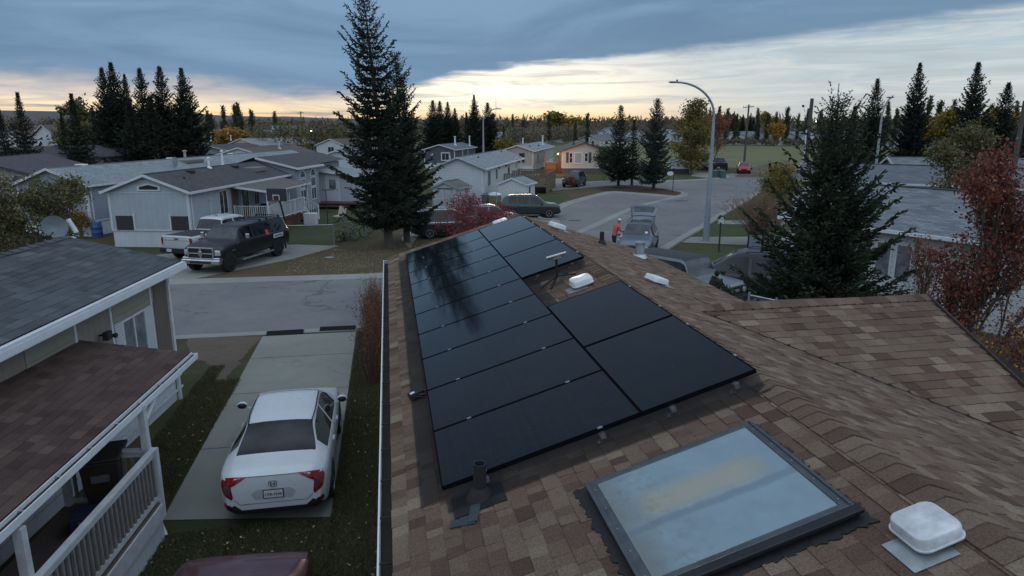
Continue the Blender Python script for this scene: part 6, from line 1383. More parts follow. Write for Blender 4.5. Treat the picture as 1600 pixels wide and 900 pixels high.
def ram_extra(t, dc, I, rh):
    yf = 2.875
    m = MB(); m.box(-.62, yf-.02, .72, .62, yf+.05, 1.20); g = m.build('grille', M_TRIMB, t, bevel=.03)
    m = MB()
    for (x0, z0, x1, z1) in ((-.68, 1.17, .68, 1.23), (-.68, .68, .68, .74), (-.68, .745, -.61, 1.165), (.61, .745, .68, 1.165), (-.05, .745, .05, 1.165), (-.605, .93, -.055, .97), (.055, .93, .605, .97)): m.box(x0, yf+.04, z0, x1, yf+.09, z1)
    m.build('grille_frame', M_CHROME, g, bevel=.01)
    m = MB(); m.box(-.10, yf+.091, .86, .10, yf+.11, 1.06); m.build('grille_emblem', M_CHROME, g, bevel=.03)
    for s in (-1, 1): dc('headlight', M_HEAD, [(s*.70, 1.12), (s*.93, 1.10), (s*.95, .88), (s*.70, .86)], 'F', .03)
    m = MB(); m.box(-1.0, yf-.10, .46, 1.0, yf+.16, .68); m.box(-.97, yf-.2, .58, -.64, yf+.10, .78); m.box(.64, yf-.2, .58, .97, yf+.10, .78); m.build('chrome_bumper', M_CHROME, t, bevel=.04); m = MB(); m.box(-.55, yf+.161, .50, .55, yf+.17, .60); m.build('bumper_intake', M_TRIMB, t)
    for s in (-1, 1):
        m = MB(); m.box(s*1.02, -1.2, .42, s*1.14, 1.4, .48); m.build('running_board', M_GALV, t)
        m = MB(); m.box(s*1.13, 1.02, 1.40, s*1.33, 1.12, 1.64); m.build('chrome_mirror', M_CHROME, t, bevel=.03)
        m = MB(); m.beam((s*1.0, 1.08, 1.42), (s*1.16, 1.08, 1.45), .05, .04); m.build('mirror_arm', M_TRIMB, t)
    # stickers on the driver's side
    dc('red_sticker', plain('sticker_red', (.45, .06, .05), .5), [(-1.15, 1.28), (-.90, 1.28), (-.90, 1.52), (-1.15, 1.52)], 'W', .008); st_ = dc('banner_sticker', M_PLATE, [(-2.35, 1.02), (-1.45, 1.02), (-1.45, 1.22), (-2.35, 1.22)], 'W', .010)
    dc('banner_lettering', plain('sticker_blue', (.05, .08, .22), .5), [(-2.25, 1.09), (-1.55, 1.09), (-1.55, 1.15), (-2.25, 1.15)], 'W', .016)
    for k, (y, z) in enumerate(((.55, 1.18), (-.45, 1.18))): dc('door_handle', M_CHROME, [(y-.12, z-.02), (y+.12, z-.02), (y+.12, z+.02), (y-.12, z+.02)], 'W', .03)
    dc('badge', M_CHROME, [(1.72, .96), (2.02, .96), (2.02, 1.0), (1.72, 1.0)], 'W', .01)
    for y in (-2.6, -1.5, -.9):
        m = MB(); m.beam((-.62, y, 2.06), (.62, y, 2.06), .06, .04); 
        for s in (-1, 1): m.box(s*.60, y-.04, 1.95, s*.68, y+.04, 2.08)
        m.build('roof_bar', M_DKMET, t)
    m = MB(); m.box(-.3, -3.2, .55, .3, -3.04, .75); m.build('hitch_carrier', M_DKMET, t)
fa = np.array((-7.42, 33.22)); ra = np.array((-5.76, 37.07)); hd = 23.3; e_ = np.array((-cos(radians(hd)), sin(radians(hd)))); ctr = (fa+ra)/2+e_*.98
car('pickup_truck', 'black pickup with a bed canopy, chrome grille and stickers facing the street', 'pickup truck', tuple(ctr-np.array((sin(radians(hd)), cos(radians(hd))))*(-.175)), hd+180, ram, P_BLACK, None, [(-2.75, -1.75), (-1.6, -.75), (-.68, .12), (.2, .95)], (.92, 1.56), None, (-1.85, 2.20), .43, ww=.28, rim=M_RIMB, mirrors=False, extra=ram_extra, arch_w=.075)
# --- suvs
def suv_st(L=4.5, H=1.65, hw=.90, hood=1.02, zb=.25, belt=1.02, fast=.55):
    h = L/2
    return [(-h, zb+.18, belt-.12, hw*.78, belt-.06, hw*.66), (-h+.05, zb+.06, belt, hw*.92, belt+.10, hw*.72), (-h+fast, zb, belt+.02, hw*.99, H-.08, hw*.66), (-h+fast+.35, zb, belt, hw, H, hw*.68), (.1, zb, belt-.02, hw, H+.01, hw*.68), (.45, zb, belt-.03, hw, H-.05, hw*.68), (1.18, zb, belt-.05, hw, hood+.07, hw*.80), (1.35, zb, belt-.06, hw, hood+.03, hw*.80), (h-.35, zb+.02, hood-.10, hw*.96, hood-.04, hw*.76), (h-.10, zb+.06, hood-.22, hw*.88, hood-.16, hw*.66), (h, zb+.15, hood-.32, hw*.74, hood-.28, hw*.52)]
def suv_extra(chrome=False, hatch=False, grille=True, rails=True, sun=False, L=4.5, tail=True, hood=1.02):
    def fn(t, dc, I, rh):
        for s in (-1, 1):
            if tail: dc('tail_light', M_TAIL, [(s*.60, .98), (s*.80, 1.02), (s*.80, .75), (s*.66, .72)], 'R', .02)
            dc('headlight', M_HEAD, [(s*.42, hood-.36), (s*.68, hood-.30), (s*.74, hood-.42), (s*.48, hood-.48)], 'F', .02)
            if rails: m = MB(); m.tube([(s*.60, -1.3, 1.66), (s*.60, -1.2, 1.72), (s*.60, .1, 1.73), (s*.60, .3, 1.67)], .018, 6); m.build('roof_rail', M_CHROME if chrome else M_TRIMB, t)
        if grille: dc('grille', M_TRIMB, [(-.40, hood-.34), (.40, hood-.34), (.34, hood-.50), (-.34, hood-.50)], 'F', .015)
        dc('licence_plate', M_PLATE, [(-.16, .55), (.16, .55), (.16, .68), (-.16, .68)], 'R', .02)
        if chrome:
            for sx in ('E', 'W'): dc('chrome_sill', M_CHROME, [(-1.9, 1.06), (-1.3, .995), (.9, .97), (.9, .955), (-1.3, .98), (-1.9, 1.03)], sx, .012)
    return fn
SW = [(-1.65, -1.0), (-.92, -.1), (-.02, .95)]
def suv(label, xy, head, P, name='parked_suv', cat='suv', L=4.5, H=1.65, ex=None, **k):
    return car(name, label, cat, xy, head, suv_st(L, H, **k.pop('sk', {})), P, None, k.pop('wins', SW), (.42, 1.20), k.pop('rw', (-2.2, -1.72)), (-1.32, 1.36), .36, extra=ex or suv_extra(), **k)
r0 = np.array(G(672, 374)); hd = 80; f_ = np.array((sin(radians(hd)), cos(radians(hd)))); l_ = np.array((-cos(radians(hd)), sin(radians(hd))))
suv('black suv with chrome window line half hidden by the crimson bush', tuple(r0+f_*1.32+l_*.9), hd, P_NAVY, ex=suv_extra(chrome=True))
g_ = G(756, 345, .6); suv('silver green suv between the crimson bush and the weathered shed', (g_[0]+.3, g_[1]+.5), 83, P_SLV, H=1.6)
g_ = np.array(G(858, 341)); hd = 98; f_ = np.array((sin(radians(hd)), cos(radians(hd)))); l_ = np.array((-cos(radians(hd)), sin(radians(hd))))
suv('dark green suv parked just over the roof peak beside the white shed', tuple(g_-f_*1.36+l_*.9), hd, P_DGRN, ex=suv_extra(grille=True))
g_ = G(893, 293.5); suv('blue grey suv facing us on the upper street beside the lawn', (g_[0]+.9, g_[1]+2.1), 180+32, P_BLU)
# forester-like car with the tailgate up
hd = 180+27
def open_extra(t, dc, I, rh):
    suv_extra(rails=True)(t, dc, I, rh)
    m = MB(); P = []
    hx = 2.25
    m = MB(); nS = 8; A = []
    for k in range(nS+1):
        s = k/nS; y = -1.62-.95*s+.10*s*s; z = 1.66+.75*s-.28*s*s+.05; hw = .64+.14*sin(pi*min(1, s*1.1)*.5)
        A.append([(x*hw, y-.03*(1-x*x), z+.05*(1-x*x)) for x in np.linspace(-1, 1, 9)])
    for i in range(nS):
        for j in range(8): m.quad(A[i][j], A[i][j+1], A[i+1][j+1], A[i+1][j])
    o = m.build('open_tailgate', P_STL, t, smooth=50); so_ = o.modifiers.new('thick', 'SOLIDIFY'); so_.thickness = .05
    m = MB()
    for i in range(2, nS-2):
        for j in range(1, 7): m.quad(*[tuple(np.array(q)+(0, .02, .06)) for q in (A[i][j], A[i][j+1], A[i+1][j+1], A[i+1][j])])
    m.build('tailgate_glass', M_WSH, o, smooth=50)
    for s in (-1, 1): m = MB(); m.tube([(s*.60, -1.75, 1.35), (s*.66, -2.1, 2.0)], .014, 6); m.build('strut', M_TRIMB, t)
    m = MB(); m.box(.42, .60, 1.30, .52, .62, 1.37); dc('windscreen_paper', M_PLATE, [(-.42, 1.28), (-.56, 1.28), (-.56, 1.20), (-.42, 1.20)], 'F', .008)
fc_ = np.array(G(984, 405)); f_ = np.array((sin(radians(hd)), cos(radians(hd))))
fpos = fc_-f_*1.9+np.array((.25, .1))
suv('steel blue wagon on the street with its tailgate raised', tuple(fpos), hd, P_STL, ex=open_extra, name='parked_wagon', cat='car', H=1.60, roofgl=(-.75, .15), rw=None)
# pale off-roader with a dark grille, dark van beside it
def jeep_extra(t, dc, I, rh):
    m = MB(); m.box(-.72, 2.14, .70, .72, 2.20, 1.02); g = m.build('grille', M_TRIMB, t, bevel=.03)
    for s in (-1, 1): m = MB(); m.lathe([(.10, 0), (.10, .03), (.05, .045)], 16, (s*.55, 2.2, .87), 'y'); m.build('headlight', M_HEAD, g, smooth=40)
    m = MB(); m.box(-.85, 2.05, .45, .85, 2.32, .66); m.build('bumper', M_TRIMB, t, bevel=.04)
    text_obj('BRONCO', .12, M_PLATE, Matrix.Translation((0, 2.203, .87)) @ Matrix.Rotation(pi, 4, 'Z') @ Matrix.Rotation(pi/2, 4, 'X'), g, 'grille_lettering', .002, True)
jst = [(-2.15, .45, 1.05, .86, 1.12, .80), (-2.10, .4, 1.12, .92, 1.75, .78), (-1.9, .4, 1.12, .93, 1.82, .78), (.3, .4, 1.10, .93, 1.83, .76), (.5, .4, 1.10, .93, 1.76, .77), (.85, .4, 1.10, .93, 1.20, .84), (1.0, .4, 1.09, .93, 1.17, .84), (1.9, .42, 1.05, .92, 1.12, .80), (2.12, .5, .98, .88, 1.06, .76), (2.17, .6, .9, .8, .98, .7)]
hd = 150; f_ = np.array((sin(radians(hd)), cos(radians(hd)))); jc = np.array(G(1043, 394, 1.86)); jpos = tuple(jc+f_*.85)
car('parked_jeep', 'pale silver off-roader with an upright windscreen behind the roof ridge', 'jeep', jpos, hd, jst, P_ICE, None, [(-1.9, -.9), (-.8, -.05), (.03, .72)], (.47, .86), None, (-1.35, 1.4), .40, extra=jeep_extra, rim=M_RIMB, top=(-2.12, .48, M_TONN, 'soft_top'))
van = [(-2.5, .4, .98, .84, 1.1, .74), (-2.45, .3, 1.02, .96, 1.3, .80), (-2.2, .25, 1.02, .99, 1.70, .76), (-1.8, .25, 1.02, 1.0, 1.78, .76), (.3, .25, 1.0, 1.0, 1.79, .76), (.75, .25, .99, 1.0, 1.70, .76), (1.75, .25, .96, .99, 1.12, .82), (1.9, .25, .95, .98, 1.08, .8), (2.3, .3, .84, .90, .90, .7), (2.48, .38, .7, .78, .74, .55)]
hd = 303; vc = G(1180, 412, 1.5)
def van_extra(t, dc, I, rh):
    for s in (-1, 1): dc('headlight', M_HEAD, [(s*.5, .82), (s*.75, .86), (s*.8, .72), (s*.55, .68)], 'F', .02)
    for s_ in 'EW': dc('side_strip', M_CHROME, [(-1.9, .62), (1.3, .62), (1.3, .60), (-1.9, .60)], s_, .012)
    for k in range(2):
        for s in (-1, 1): m = MB(); m.tube([(s*.68, -1.9, 1.80), (s*.68, -1.8, 1.85), (s*.68, .2, 1.86), (s*.68, .35, 1.80)], .018, 6); m.build('roof_rail', M_TRIMB, t) if k == 0 else None
car('parked_van', 'black minivan beneath the near right spruce beside the off-roader', 'van', (vc[0]+.6, vc[1]+1.0), hd, van, P_BLACK, None, [(-2.05, -1.15), (-1.0, .1), (.22, 1.25)], (.72, 1.76), (-2.45, -2.15), (-1.5, 1.5), .35, extra=van_extra)
# far cars
g_ = G(1162, 272); suv('red hatchback facing us at the edge of the playing field', (g_[0]+1.0, g_[1]+2.0), 180+26, P_RED, name='parked_car', cat='car', H=1.55)
g_ = G(1131, 268); t_ = car('pickup_truck', 'dark pickup parked tail towards us at the far upper driveway', 'pickup truck', (g_[0]+.6, g_[1]+2.9), 20, pick_st(), P_NAVY, None, [(-.42, .35), (.45, 1.5)], (1.38, 1.95), (-.64, -.44), (-1.85, 1.95), .40, top=(-2.85, -.75, M_TONN), extra=wt_extra)
g_ = G(1113, 267); suv('dark suv beside the far pickup behind the street lamp', (g_[0]-.2, g_[1]+3), 200, P_NAVY)
# ---------------------------------------------------------------- trees and shrubs in place
def ht(d, topy): return CH+(198-topy)/FPX*d*1.03
def put_spruce(px, d, topy, R, seed, label, group=None, **k): return spruce(at_depth(px, d), ht(d, topy), R, seed, label, group, rz=seed*1.3, **k)
spruce(G(608, 388), 13.6, 3.0, 3, 'tallest dark spruce rising out of frame above the dry corner lawn', dens=1.6, blade=.21, cones=.5, base=.11, power=.6, tier=.60, fill=(.42, .72), lean=.06)
spruce(G(636, 379), 10.6, 2.9, 8, 'second tall spruce with a paler trunk, right against the tallest one', dens=1.6, blade=.21, cones=.12, base=.12, power=.7, tier=.52, fill=(.45, .75), lean=.03)
GI = 'three spruces on the mulch bed of the street corner'
spruce(G(966, 293), 8.9, 2.7, 13, 'left spruce of the mulch bed trio, slim tip full of cones', GI, dens=1.2, blade=.26, cones=.6, base=.13, power=.9, fill=(.5, .85))
spruce(G(987, 290.5), 7.4, 1.9, 14, 'smallest middle spruce of the mulch bed trio', GI, dens=1.1, blade=.26, base=.15, cones=.2)
spruce(G(1021, 297), 9.3, 3.0, 15, 'broadest bluish spruce of the mulch bed trio with a rusty crown tip', GI, dens=1.2, blade=.27, cones=.9, base=.12, power=.75, mat=M_SPRB, fill=(.5, .85))
put_spruce(1306, 20.5, 160, 2.65, 21, 'large open spruce with upswept branches just beyond the wing roof', dens=2.2, blade=.17, base=.03, open_=.0, lift=.12, power=.72, tier=.32, mat=M_SPRG, fill=(.5, .9))
# prototypes reused for the distant groups
GL = 'dark spruces behind the homes at left'
pA = put_spruce(170, 104, 126, 3.9, 31, 'leftmost tall spruce of the dense group behind the plum roof', GL, dens=1.0, blade=.36, base=.03, power=.95, fill=(.5, .85))
pB = put_spruce(292, 100, 123, 5.0, 32, 'broad rightmost spruce of the dense group behind the plum roof', GL, dens=1.0, blade=.38, base=.03, power=1.1, fill=(.5, .85))
pC = put_spruce(35, 92, 158, 3.8, 33, 'lone spruce with a thin bare tip at far left', GL, dens=.85, blade=.36, base=.03, power=1.35)
def cp(src, px, d, topy, label, group=GL, wide=1.):
    h0 = {pA.name: ht(104, 126), pB.name: ht(100, 123), pC.name: ht(92, 158)}[src.name]; s = ht(d, topy)/h0
    return copy_thing(src, (*at_depth(px, d), 0), px*.7, label, (s*wide, s*wide, s), group)
cp(pB, 185, 106, 119, 'second spruce from the left in the dense group, its tip highest'); cp(pA, 204, 108, 133, 'short spruce tip in the middle of the dense group', wide=.8)
cp(pA, 228, 103, 125, 'narrow spruce with a gap on both sides in the dense group'); cp(pA, 259, 104, 122, 'spruce next to the broad rightmost one in the dense group', wide=1.1)
cp(pC, 240, 99, 160, 'low dark spruce filling the foot of the dense group', wide=1.5); cp(pC, 205, 98, 168, 'low bushy spruce left of centre at the foot of the dense group', wide=1.6)
cp(pC, 118, 96, 158, 'medium spruce in front of the yellowing tree at left', wide=1.15); cp(pC, 2, 88, 178, 'spruce cut by the left edge of the frame', wide=1.2); cp(pC, 98, 99, 180, 'small spruce left of the medium spruce', wide=.8); cp(pC, 148, 110, 172, 'small spruce tucked against the dense group', wide=.7)
GM = 'dark spruces behind the slate blue home'
cp(pA, 677, 145, 161, 'leftmost spruce behind the slate blue home', GM, 1.35); cp(pA, 688, 150, 162, 'twin spruce beside the leftmost behind the slate blue home', GM, 1.25); cp(pB, 700, 148, 163, 'spruce with reddish cones above the slate blue roof', GM, 1.0); cp(pA, 711, 150, 172, 'thin spruce top in the gap right of the coned one', GM, 1.15)
cp(pB, 741, 136, 153, 'tall spruce just left of the mid street lamp', GM, .85); cp(pA, 762, 140, 164, 'spruce behind the curved mid street lamp', GM, 1.35); cp(pC, 729, 134, 178, 'low spruce left of the tall lamp-side one', GM, 1.2); cp(pC, 787, 185, 196, 'small dark spruce by the pale far house', GM)
GR = 'spruces beyond the dark roof at right'
cp(pA, 1363, 80, 138, 'slender spruce left of the right hand street lamp', GR, .95); cp(pB, 1425, 84, 120, 'tall dense spruce right of the right hand street lamp', GR, .82); cp(pB, 1514, 78, 122, 'tall spruce with tiered boughs near the right edge', GR, .95); cp(pA, 1566, 82, 147, 'shorter spruce right of the tiered one', GR, 1.15); cp(pC, 1600, 70, 175, 'spruce cut by the right edge of the frame', GR, 1.4)
cp(pC, 1333, 70, 172, 'spruce top behind the open near spruce', GR, 1.1)
# broadleaf
leafy(at_depth(52, 37), 4.8, 41, 'leafy olive tree in front of the arched window house at left', M_OLV, leaves=12000, leaf=.11, spread=1.0, clump=.42, scale=(1.15, 1.0, 1), n1=9, first=.22, mat2=M_GRN, split=2, bark=M_BARK)
leafy(at_depth(1534, 16.5), 6.3, 42, 'dark red crabapple tree over the end of the wing roof', M_CRAB, leaves=14000, leaf=.068, spread=.62, clump=.20, split=3, levels=3, n1=7, first=.22, mat2=M_RED, bark=M_BARK, up=1.25, name='crabapple_tree', cat='crabapple tree', scale=(.64, .64, 1))
leafy(at_depth(1492, 23), 3.6, 43, 'small rusty tree with thin leaves left of the crabapple', M_CRAB, leaves=1500, leaf=.07, spread=.7, clump=.25, split=2, tintb=.25, scale=(.6, .6, 1), bark=M_TWIGD, n1=6)
leafy(at_depth(1606, 12.2), 3.9, 44, 'orange red rowan at the right edge below the crabapple', M_RED, leaves=9000, leaf=.05, spread=1.0, clump=.28, split=3, mat2=M_ORA, tintb=.15, first=.3)
leafy(at_depth(1500, 47), 6.9, 45, 'dull green tree rising behind the dark roof at right', M_OLV, leaves=6000, leaf=.16, spread=.85, clump=.5, bark=M_BARK)
leafy(at_depth(738, 31.5), 3.9, 46, 'crimson leaved bush in front of the parked suvs', M_MAPLE, leaves=4200, leaf=.085, spread=1.05, clump=.30, split=4, first=.15, bark=M_TWIGD, name='shrub', cat='shrub')
column_tree(G(1080, 272), 10.2, 3.4, 47, 'olive yellow pyramidal tree beside the upper driveway', leafmat('yellow_olive_leaves', (.07, .07, .02), (.15, .125, .03), (.27, .20, .045)), n=7000, leaf=.34, twigs=22, base=.05, name='pyramidal_tree', cat='tree')
leafy(G(1112, 266), 9.0, 48, 'thin brownish pink tree just right of the olive yellow one', M_TWIGD, leaves=0, spread=.5, bark=plain('pink_brown_twigs', (.16, .10, .085), .9), levels=3, n1=12, first=.12) if False else leafy(G(1110, 266), 8.6, 48, 'thin brownish pink tree behind the main street lamp', M_CRAB, leaves=3500, leaf=.22, spread=.5, clump=.7, tintb=.35, n1=11, first=.12)
leafy(at_depth(136, 128), ht(128, 166), 49, 'yellowing round tree behind the medium left spruce', M_OLV, leaves=6000, leaf=.5, spread=.95, clump=1.0, mat2=M_YEL)
leafy(at_depth(790, 128), 4.6, 50, 'yellow green bush tree behind the white home', M_YEL, leaves=3500, leaf=.3, spread=1., clump=.7, tintb=-.3, split=3)
leafy(G(943, 283), 4.3, 51, 'dark leafy shrub tree under the cream house windows', M_GRN, leaves=5000, leaf=.18, spread=1.0, clump=.5, split=3, tintb=-.2, bark=M_BARKG)
shrub(G(1182, 383), 2.9, 2.4, 52, 'bare brown twiggy bush with dark seed heads by the birdhouse post', M_ORA, n=700, leaf=.09, stems=260, twig=M_TWIG, seeds=60, sub=4)
shrub(G(1215, 352), 4.0, 1.6, 53, 'yellow green shrub at the corner of the pale shingled roof', M_YEL, n=5200, leaf=.12, stems=60, tintb=-.3, sub=4)
shrub(at_depth(1188, 19.5), 1.9, .75, 54, 'small red bush at the foot of the wing roof', M_RED, n=1500, leaf=.05, stems=40, tintb=.2)
shrub(G(128, 372), 1.6, .8, 55, 'rusty orange bush beside the blue barrel', M_ORA, n=1600, leaf=.10, stems=30, tintb=-.3); shrub(G(88, 366), 1.5, 1.2, 56, 'green bush under the leafy olive tree', M_GRN, n=1600, leaf=.10, stems=30)
shrub(G(893, 293.5), 1.25, 1.0, 57, 'low bare brown bush in front of the blue grey suv', M_CRAB, n=700, leaf=.12, stems=70, tintb=.2); shrub(G(850, 287), 1.2, .8, 58, 'small green bush at the end of the orange lit driveway', M_GRN, n=600, leaf=.14, stems=26)
shrub((-2.7, 41.6), .5, .8, 59, 'low dry weeds along the wire fence', M_OLV, n=500, leaf=.08, stems=26); shrub(at_depth(1412, 20.5), 2.2, 1.5, 60, 'tangled olive bush between the spruce and the white sided home', M_OLV, n=2000, leaf=.07, stems=40)
# twiggy hedge against the near house
t = thing('hedge', 'tall rusty brown hedge between the lawn and the near house', 'hedge', (-.62, 17.3, 0)); r = np.random.default_rng(61); m = MB(); C = []
for i in range(330):
    y = r.uniform(0, 5.6); x = r.normal(0, .16); h = r.uniform(1.2, 1.95)*(1 if y > .5 else .8); e = np.array((x+r.normal(0, .16), y+r.normal(0, .2), h)); m.tube([(x*.4, y, 0), (x*.8, y, h*.5), e], [.012, .008, .003], 3, cap=False, tint=.5)
    for s in np.linspace(.25, 1, 9): C.append(np.array((x*.4, y, 0))*(1-s)+e*s+r.normal(0, .06, 3))
m.build('stems', plain('red_brown_twigs', (.14, .062, .045), .9, var=.3), t); C = np.array(C); n = 9000; idx = r.integers(0, len(C), n); P = C[idx]+r.normal(0, .05, (n, 3)); P[:, 2] = np.abs(P[:, 2]); D = unit(r.normal(0, 1, (n, 3))); Sd = unit(np.cross(D, r.normal(0, 1, (n, 3))))
V, F, T = kites(P, D, Sd, .045*r.uniform(.6, 1.4, n), .025*r.uniform(.6, 1.3, n), np.clip(P[:, 2]/1.9*.5+r.normal(.2, .2, n), 0, 1)); np_mesh('foliage', V, F, tinted('rusty_leaves', [(0, (.035, .045, .018)), (.4, (.07, .055, .02)), (.8, (.17, .05, .025)), (1, (.24, .07, .03))], .8), t, T)
# ---------------------------------------------------------------- street furniture
def lamp(xy, label, straight, reach, rise, ang, r0=.15, r1=.07, lit=False, base=True, arm_r=.055):
    t = thing('street_lamp', label, 'street lamp', (*xy, 0), radians(ang), 'street lamps'); M_P = plain('grey_painted_steel', (.30, .34, .39), .45, .3)
    m = MB(); m.tube([(0, 0, 0), (0, 0, 1.5)], [r0*1.25, r0*1.15], 12) if base else None; m.tube([(0, 0, 1.5 if base else 0), (0, 0, straight)], [r0, r1], 12); m.build('pole', M_P, t, smooth=40)
    P = [(-reach*(1-cos(a)), 0, straight+rise*sin(a)) for a in np.linspace(0, pi/2, 14)]; m = MB(); m.tube(P, [r1-(r1-arm_r)*i/13 for i in range(14)], 10); m.build('arm', M_P, t, smooth=50)
    e = P[-1]; m = MB(); m.ball((e[0]-.22, 0, e[2]), .30, 14, 8, sc=(1.15, .42, .20)); hd_ = m.build('lamp_head', plain('lamp_head_grey', (.22, .24, .27), .4), t, smooth=50); m = MB(); m.tube([(e[0]-.02, 0, e[2]+.04), (e[0]-.02, 0, e[2]+.14)], .05, 8); m.build('photocell', M_DKMET, hd_)
    m = MB(); m.ball((e[0]-.28, 0, e[2]-.035), .17, 12, 6, sc=(1.1, .45, .18)); m.build('lens', emit('lit_lens', (1., .85, .6), 5.) if lit else plain('lens_glass', (.3, .32, .33), .2), hd_, smooth=50); return t
lamp(G(1103, 376), 'tall curved street lamp standing on the grass strip in the centre right', 7.15, 2.45, 1.85, 6)
lamp(at_depth(755, 82), 'curved street lamp between the slate blue home and white home', 7.0, 1.6, 1.6, 172, r0=.14)
lamp(at_depth(1376, 62), 'street lamp rising between the spruces beyond the dark roof at right', 7.1, -.75, 1.7, 0, r0=.13)
lamp(at_depth(507, 190), 'small curved lamp on the skyline left of the tallest spruce', 7.2, 1.8, 1.6, 0)
def pole(px, d, topy, label, r=.15, arm=0., extra=None):
    x, y = at_depth(px, d); h = ht(d, topy); t = thing('utility_pole', label, 'utility pole', (x, y, 0), -radians(25), 'wooden utility poles'); m = MB(); m.tube([(0, 0, 0), (.06, 0, h)], [r*1.2, r*.8], 8); m.build('pole', plain('old_pole_wood', (.085, .078, .075), .9), t)
    if arm:
        m = MB(); m.beam((-arm, 0, h-.5), (arm, 0, h-.35), .1, .12); m.build('crossarm', M_BARK, t); m = MB()
        for x_ in (-arm*.9, -arm*.4, arm*.4, arm*.9): m.tube([(x_, 0, h-.36), (x_, 0, h-.15)], .04, 5)
        m.build('insulator', M_GALV, t)
    if extra: extra(t, h)
    return t
pole(1167, 130, 168, 'slanting wooden pole standing behind the red hatchback', .17, .9)
def pole2(t, h):
    m = MB(); m.tube([(-.3, -.35, 0), (-.3, -.35, h*.62)], .09, 8); m.build('white_conduit', M_WHITE, t); m = MB(); m.tube([(0, 0, h-1.2), (-.7, 0, h-1.6), (-.8, 0, h-1.0)], .03, 5); m.ball((-.9, 0, h-.9), .16); m.build('bracket', M_DKMET, t)
pole(1264, 96, 161, 'thick dark pole with a white conduit at the right roof corner', .26, 0, pole2)
pole(1081, 190, 168, 'distant pole with a crossarm above the olive yellow tree', .15, 1.3); pole(471, 200, 177, 'distant pole on the left skyline beside the small lamp', .17, .9); pole(1594, 66, 168, 'pole stub with a crossbar at the right edge', .2, 1.2)
def mast(px, d, topy, label, w=.6):
    x, y = at_depth(px, d); h = ht(d, topy); t = thing('radio_mast', label, 'radio mast', (x, y, 0)); m = MB()
    for k in range(3): a = 2*pi*k/3; m.tube([(w*cos(a), w*sin(a), 0), (w*.25*cos(a), w*.25*sin(a), h)], w*.12, 4)
    n = 26
    for i in range(n):
        for k in range(3):
            s, s2 = 1-.75*i/n, 1-.75*(i+1)/n; a, b = 2*pi*k/3, 2*pi*(k+1)/3; m.tube([(w*s*cos(a), w*s*sin(a), h*i/n), (w*s2*cos(b), w*s2*sin(b), h*(i+1)/n)], w*.07, 3, cap=False)
    m.build('lattice', M_GALV, t); return t
mast(1304, 900, 142, 'thin lattice radio mast on the skyline behind the open spruce', 1.6); mast(775, 800, 152, 'hair-thin mast on the skyline above the mid street lamp', .5)
# birdhouse on its post
t = thing('birdhouse', 'white birdhouse on a dark green post on the east lawn', 'birdhouse', (*G(1123, 394), 0)); m = MB(); m.tube([(0, 0, 0), (0, 0, 1.62)], .045, 8); m.build('post', plain('green_post', (.02, .035, .03), .6), t)
m = MB(); m.extrude([(-.11, -.12, 1.63), (.11, -.12, 1.63), (.11, -.12, 1.83), (0, -.12, 1.96), (-.11, -.12, 1.83)], (0, .24, 0)); b = m.build('box', M_WHITE, t); m = MB(); m.lathe([(.035, -.125), (.035, -.121)], 12, (0, 0, 1.8), 'y'); m.build('hole', M_BLACK, b)
m = MB(); m.beam((-.16, 0, 1.82), (0, 0, 1.99), .3, .02, up=(0, 0, 1)); m.beam((.16, 0, 1.82), (0, 0, 1.99), .3, .02); m.build('roof', M_DKMET, b)
# black framed glass screen
t = thing('garden_screen', 'black framed glass screen standing beside the twiggy bush', 'screen', (*at_depth(1202, 31), 0), -radians(30)); m = MB()
for x in (-.5, .08, .5): m.box(x, -.03, .2, x+.06, .03, 2.15)
for z in (.25, 2.1): m.box(-.44, -.03, z, .5, .03, z+.05)
m.box(.30, -.2, .2, .36, .2, 2.0); m.build('frame', M_BLACK, t); m = MB(); m.box(-.44, -.01, .3, .08, .01, 2.1); m.build('pane', plain('hazy_pane', (.20, .25, .29), .2), t)
for i, (px, lb) in enumerate(((1117, 'left green transformer cabinet behind the main street lamp'), (1127, 'right green transformer cabinet behind the main street lamp'))):
    t = thing('transformer_cabinet', lb, 'utility cabinet', (*G(px, 278.5), 0), .3, 'green utility cabinets'); m = MB(); m.box(-.45, -.4, 0, .45, .4, .95); m.build('cabinet', plain('cabinet_green', (.055, .12, .10), .5), t, bevel=.03); m = MB(); m.add([(-.48, -.44, .951), (.48, -.44, .951), (.48, .4, 1.08), (-.48, .4, 1.08)], [(0, 1, 2, 3)]); m.build('lid', plain('cabinet_green', (.055, .12, .10), .5), t)
# little white building under the olive tree, sign post by the bed
s3 = Ho('garden_shed', 'small white and dark kiosk with a green roof right of the spruce trio', 'shed', G(1077, 272), 15, 2.9, 2.6, 1.7, 2.1, M_LAPW, plain('green_metal_roof', (.06, .12, .10), .5), zs=.75, skirt=plain('dark_skirt', (.03, .045, .05), .7), ov=.12)
t = thing('street_sign', 'small white sign on a thin post at the tip of the mulch bed', 'sign', (*G(1051, 301), 0)); m = MB(); m.tube([(0, 0, 0), (0, 0, 2.1)], .035, 6); m.build('post', M_DKMET, t); m = MB(); m.extrude([(-.35+.35*0+.38*cos(a)*1., -.02, 1.95+.22*sin(a)) for a in np.linspace(0, 2*pi, 9)[:-1]], (0, .03, 0)); m.build('sign_plate', M_WHITE, t)
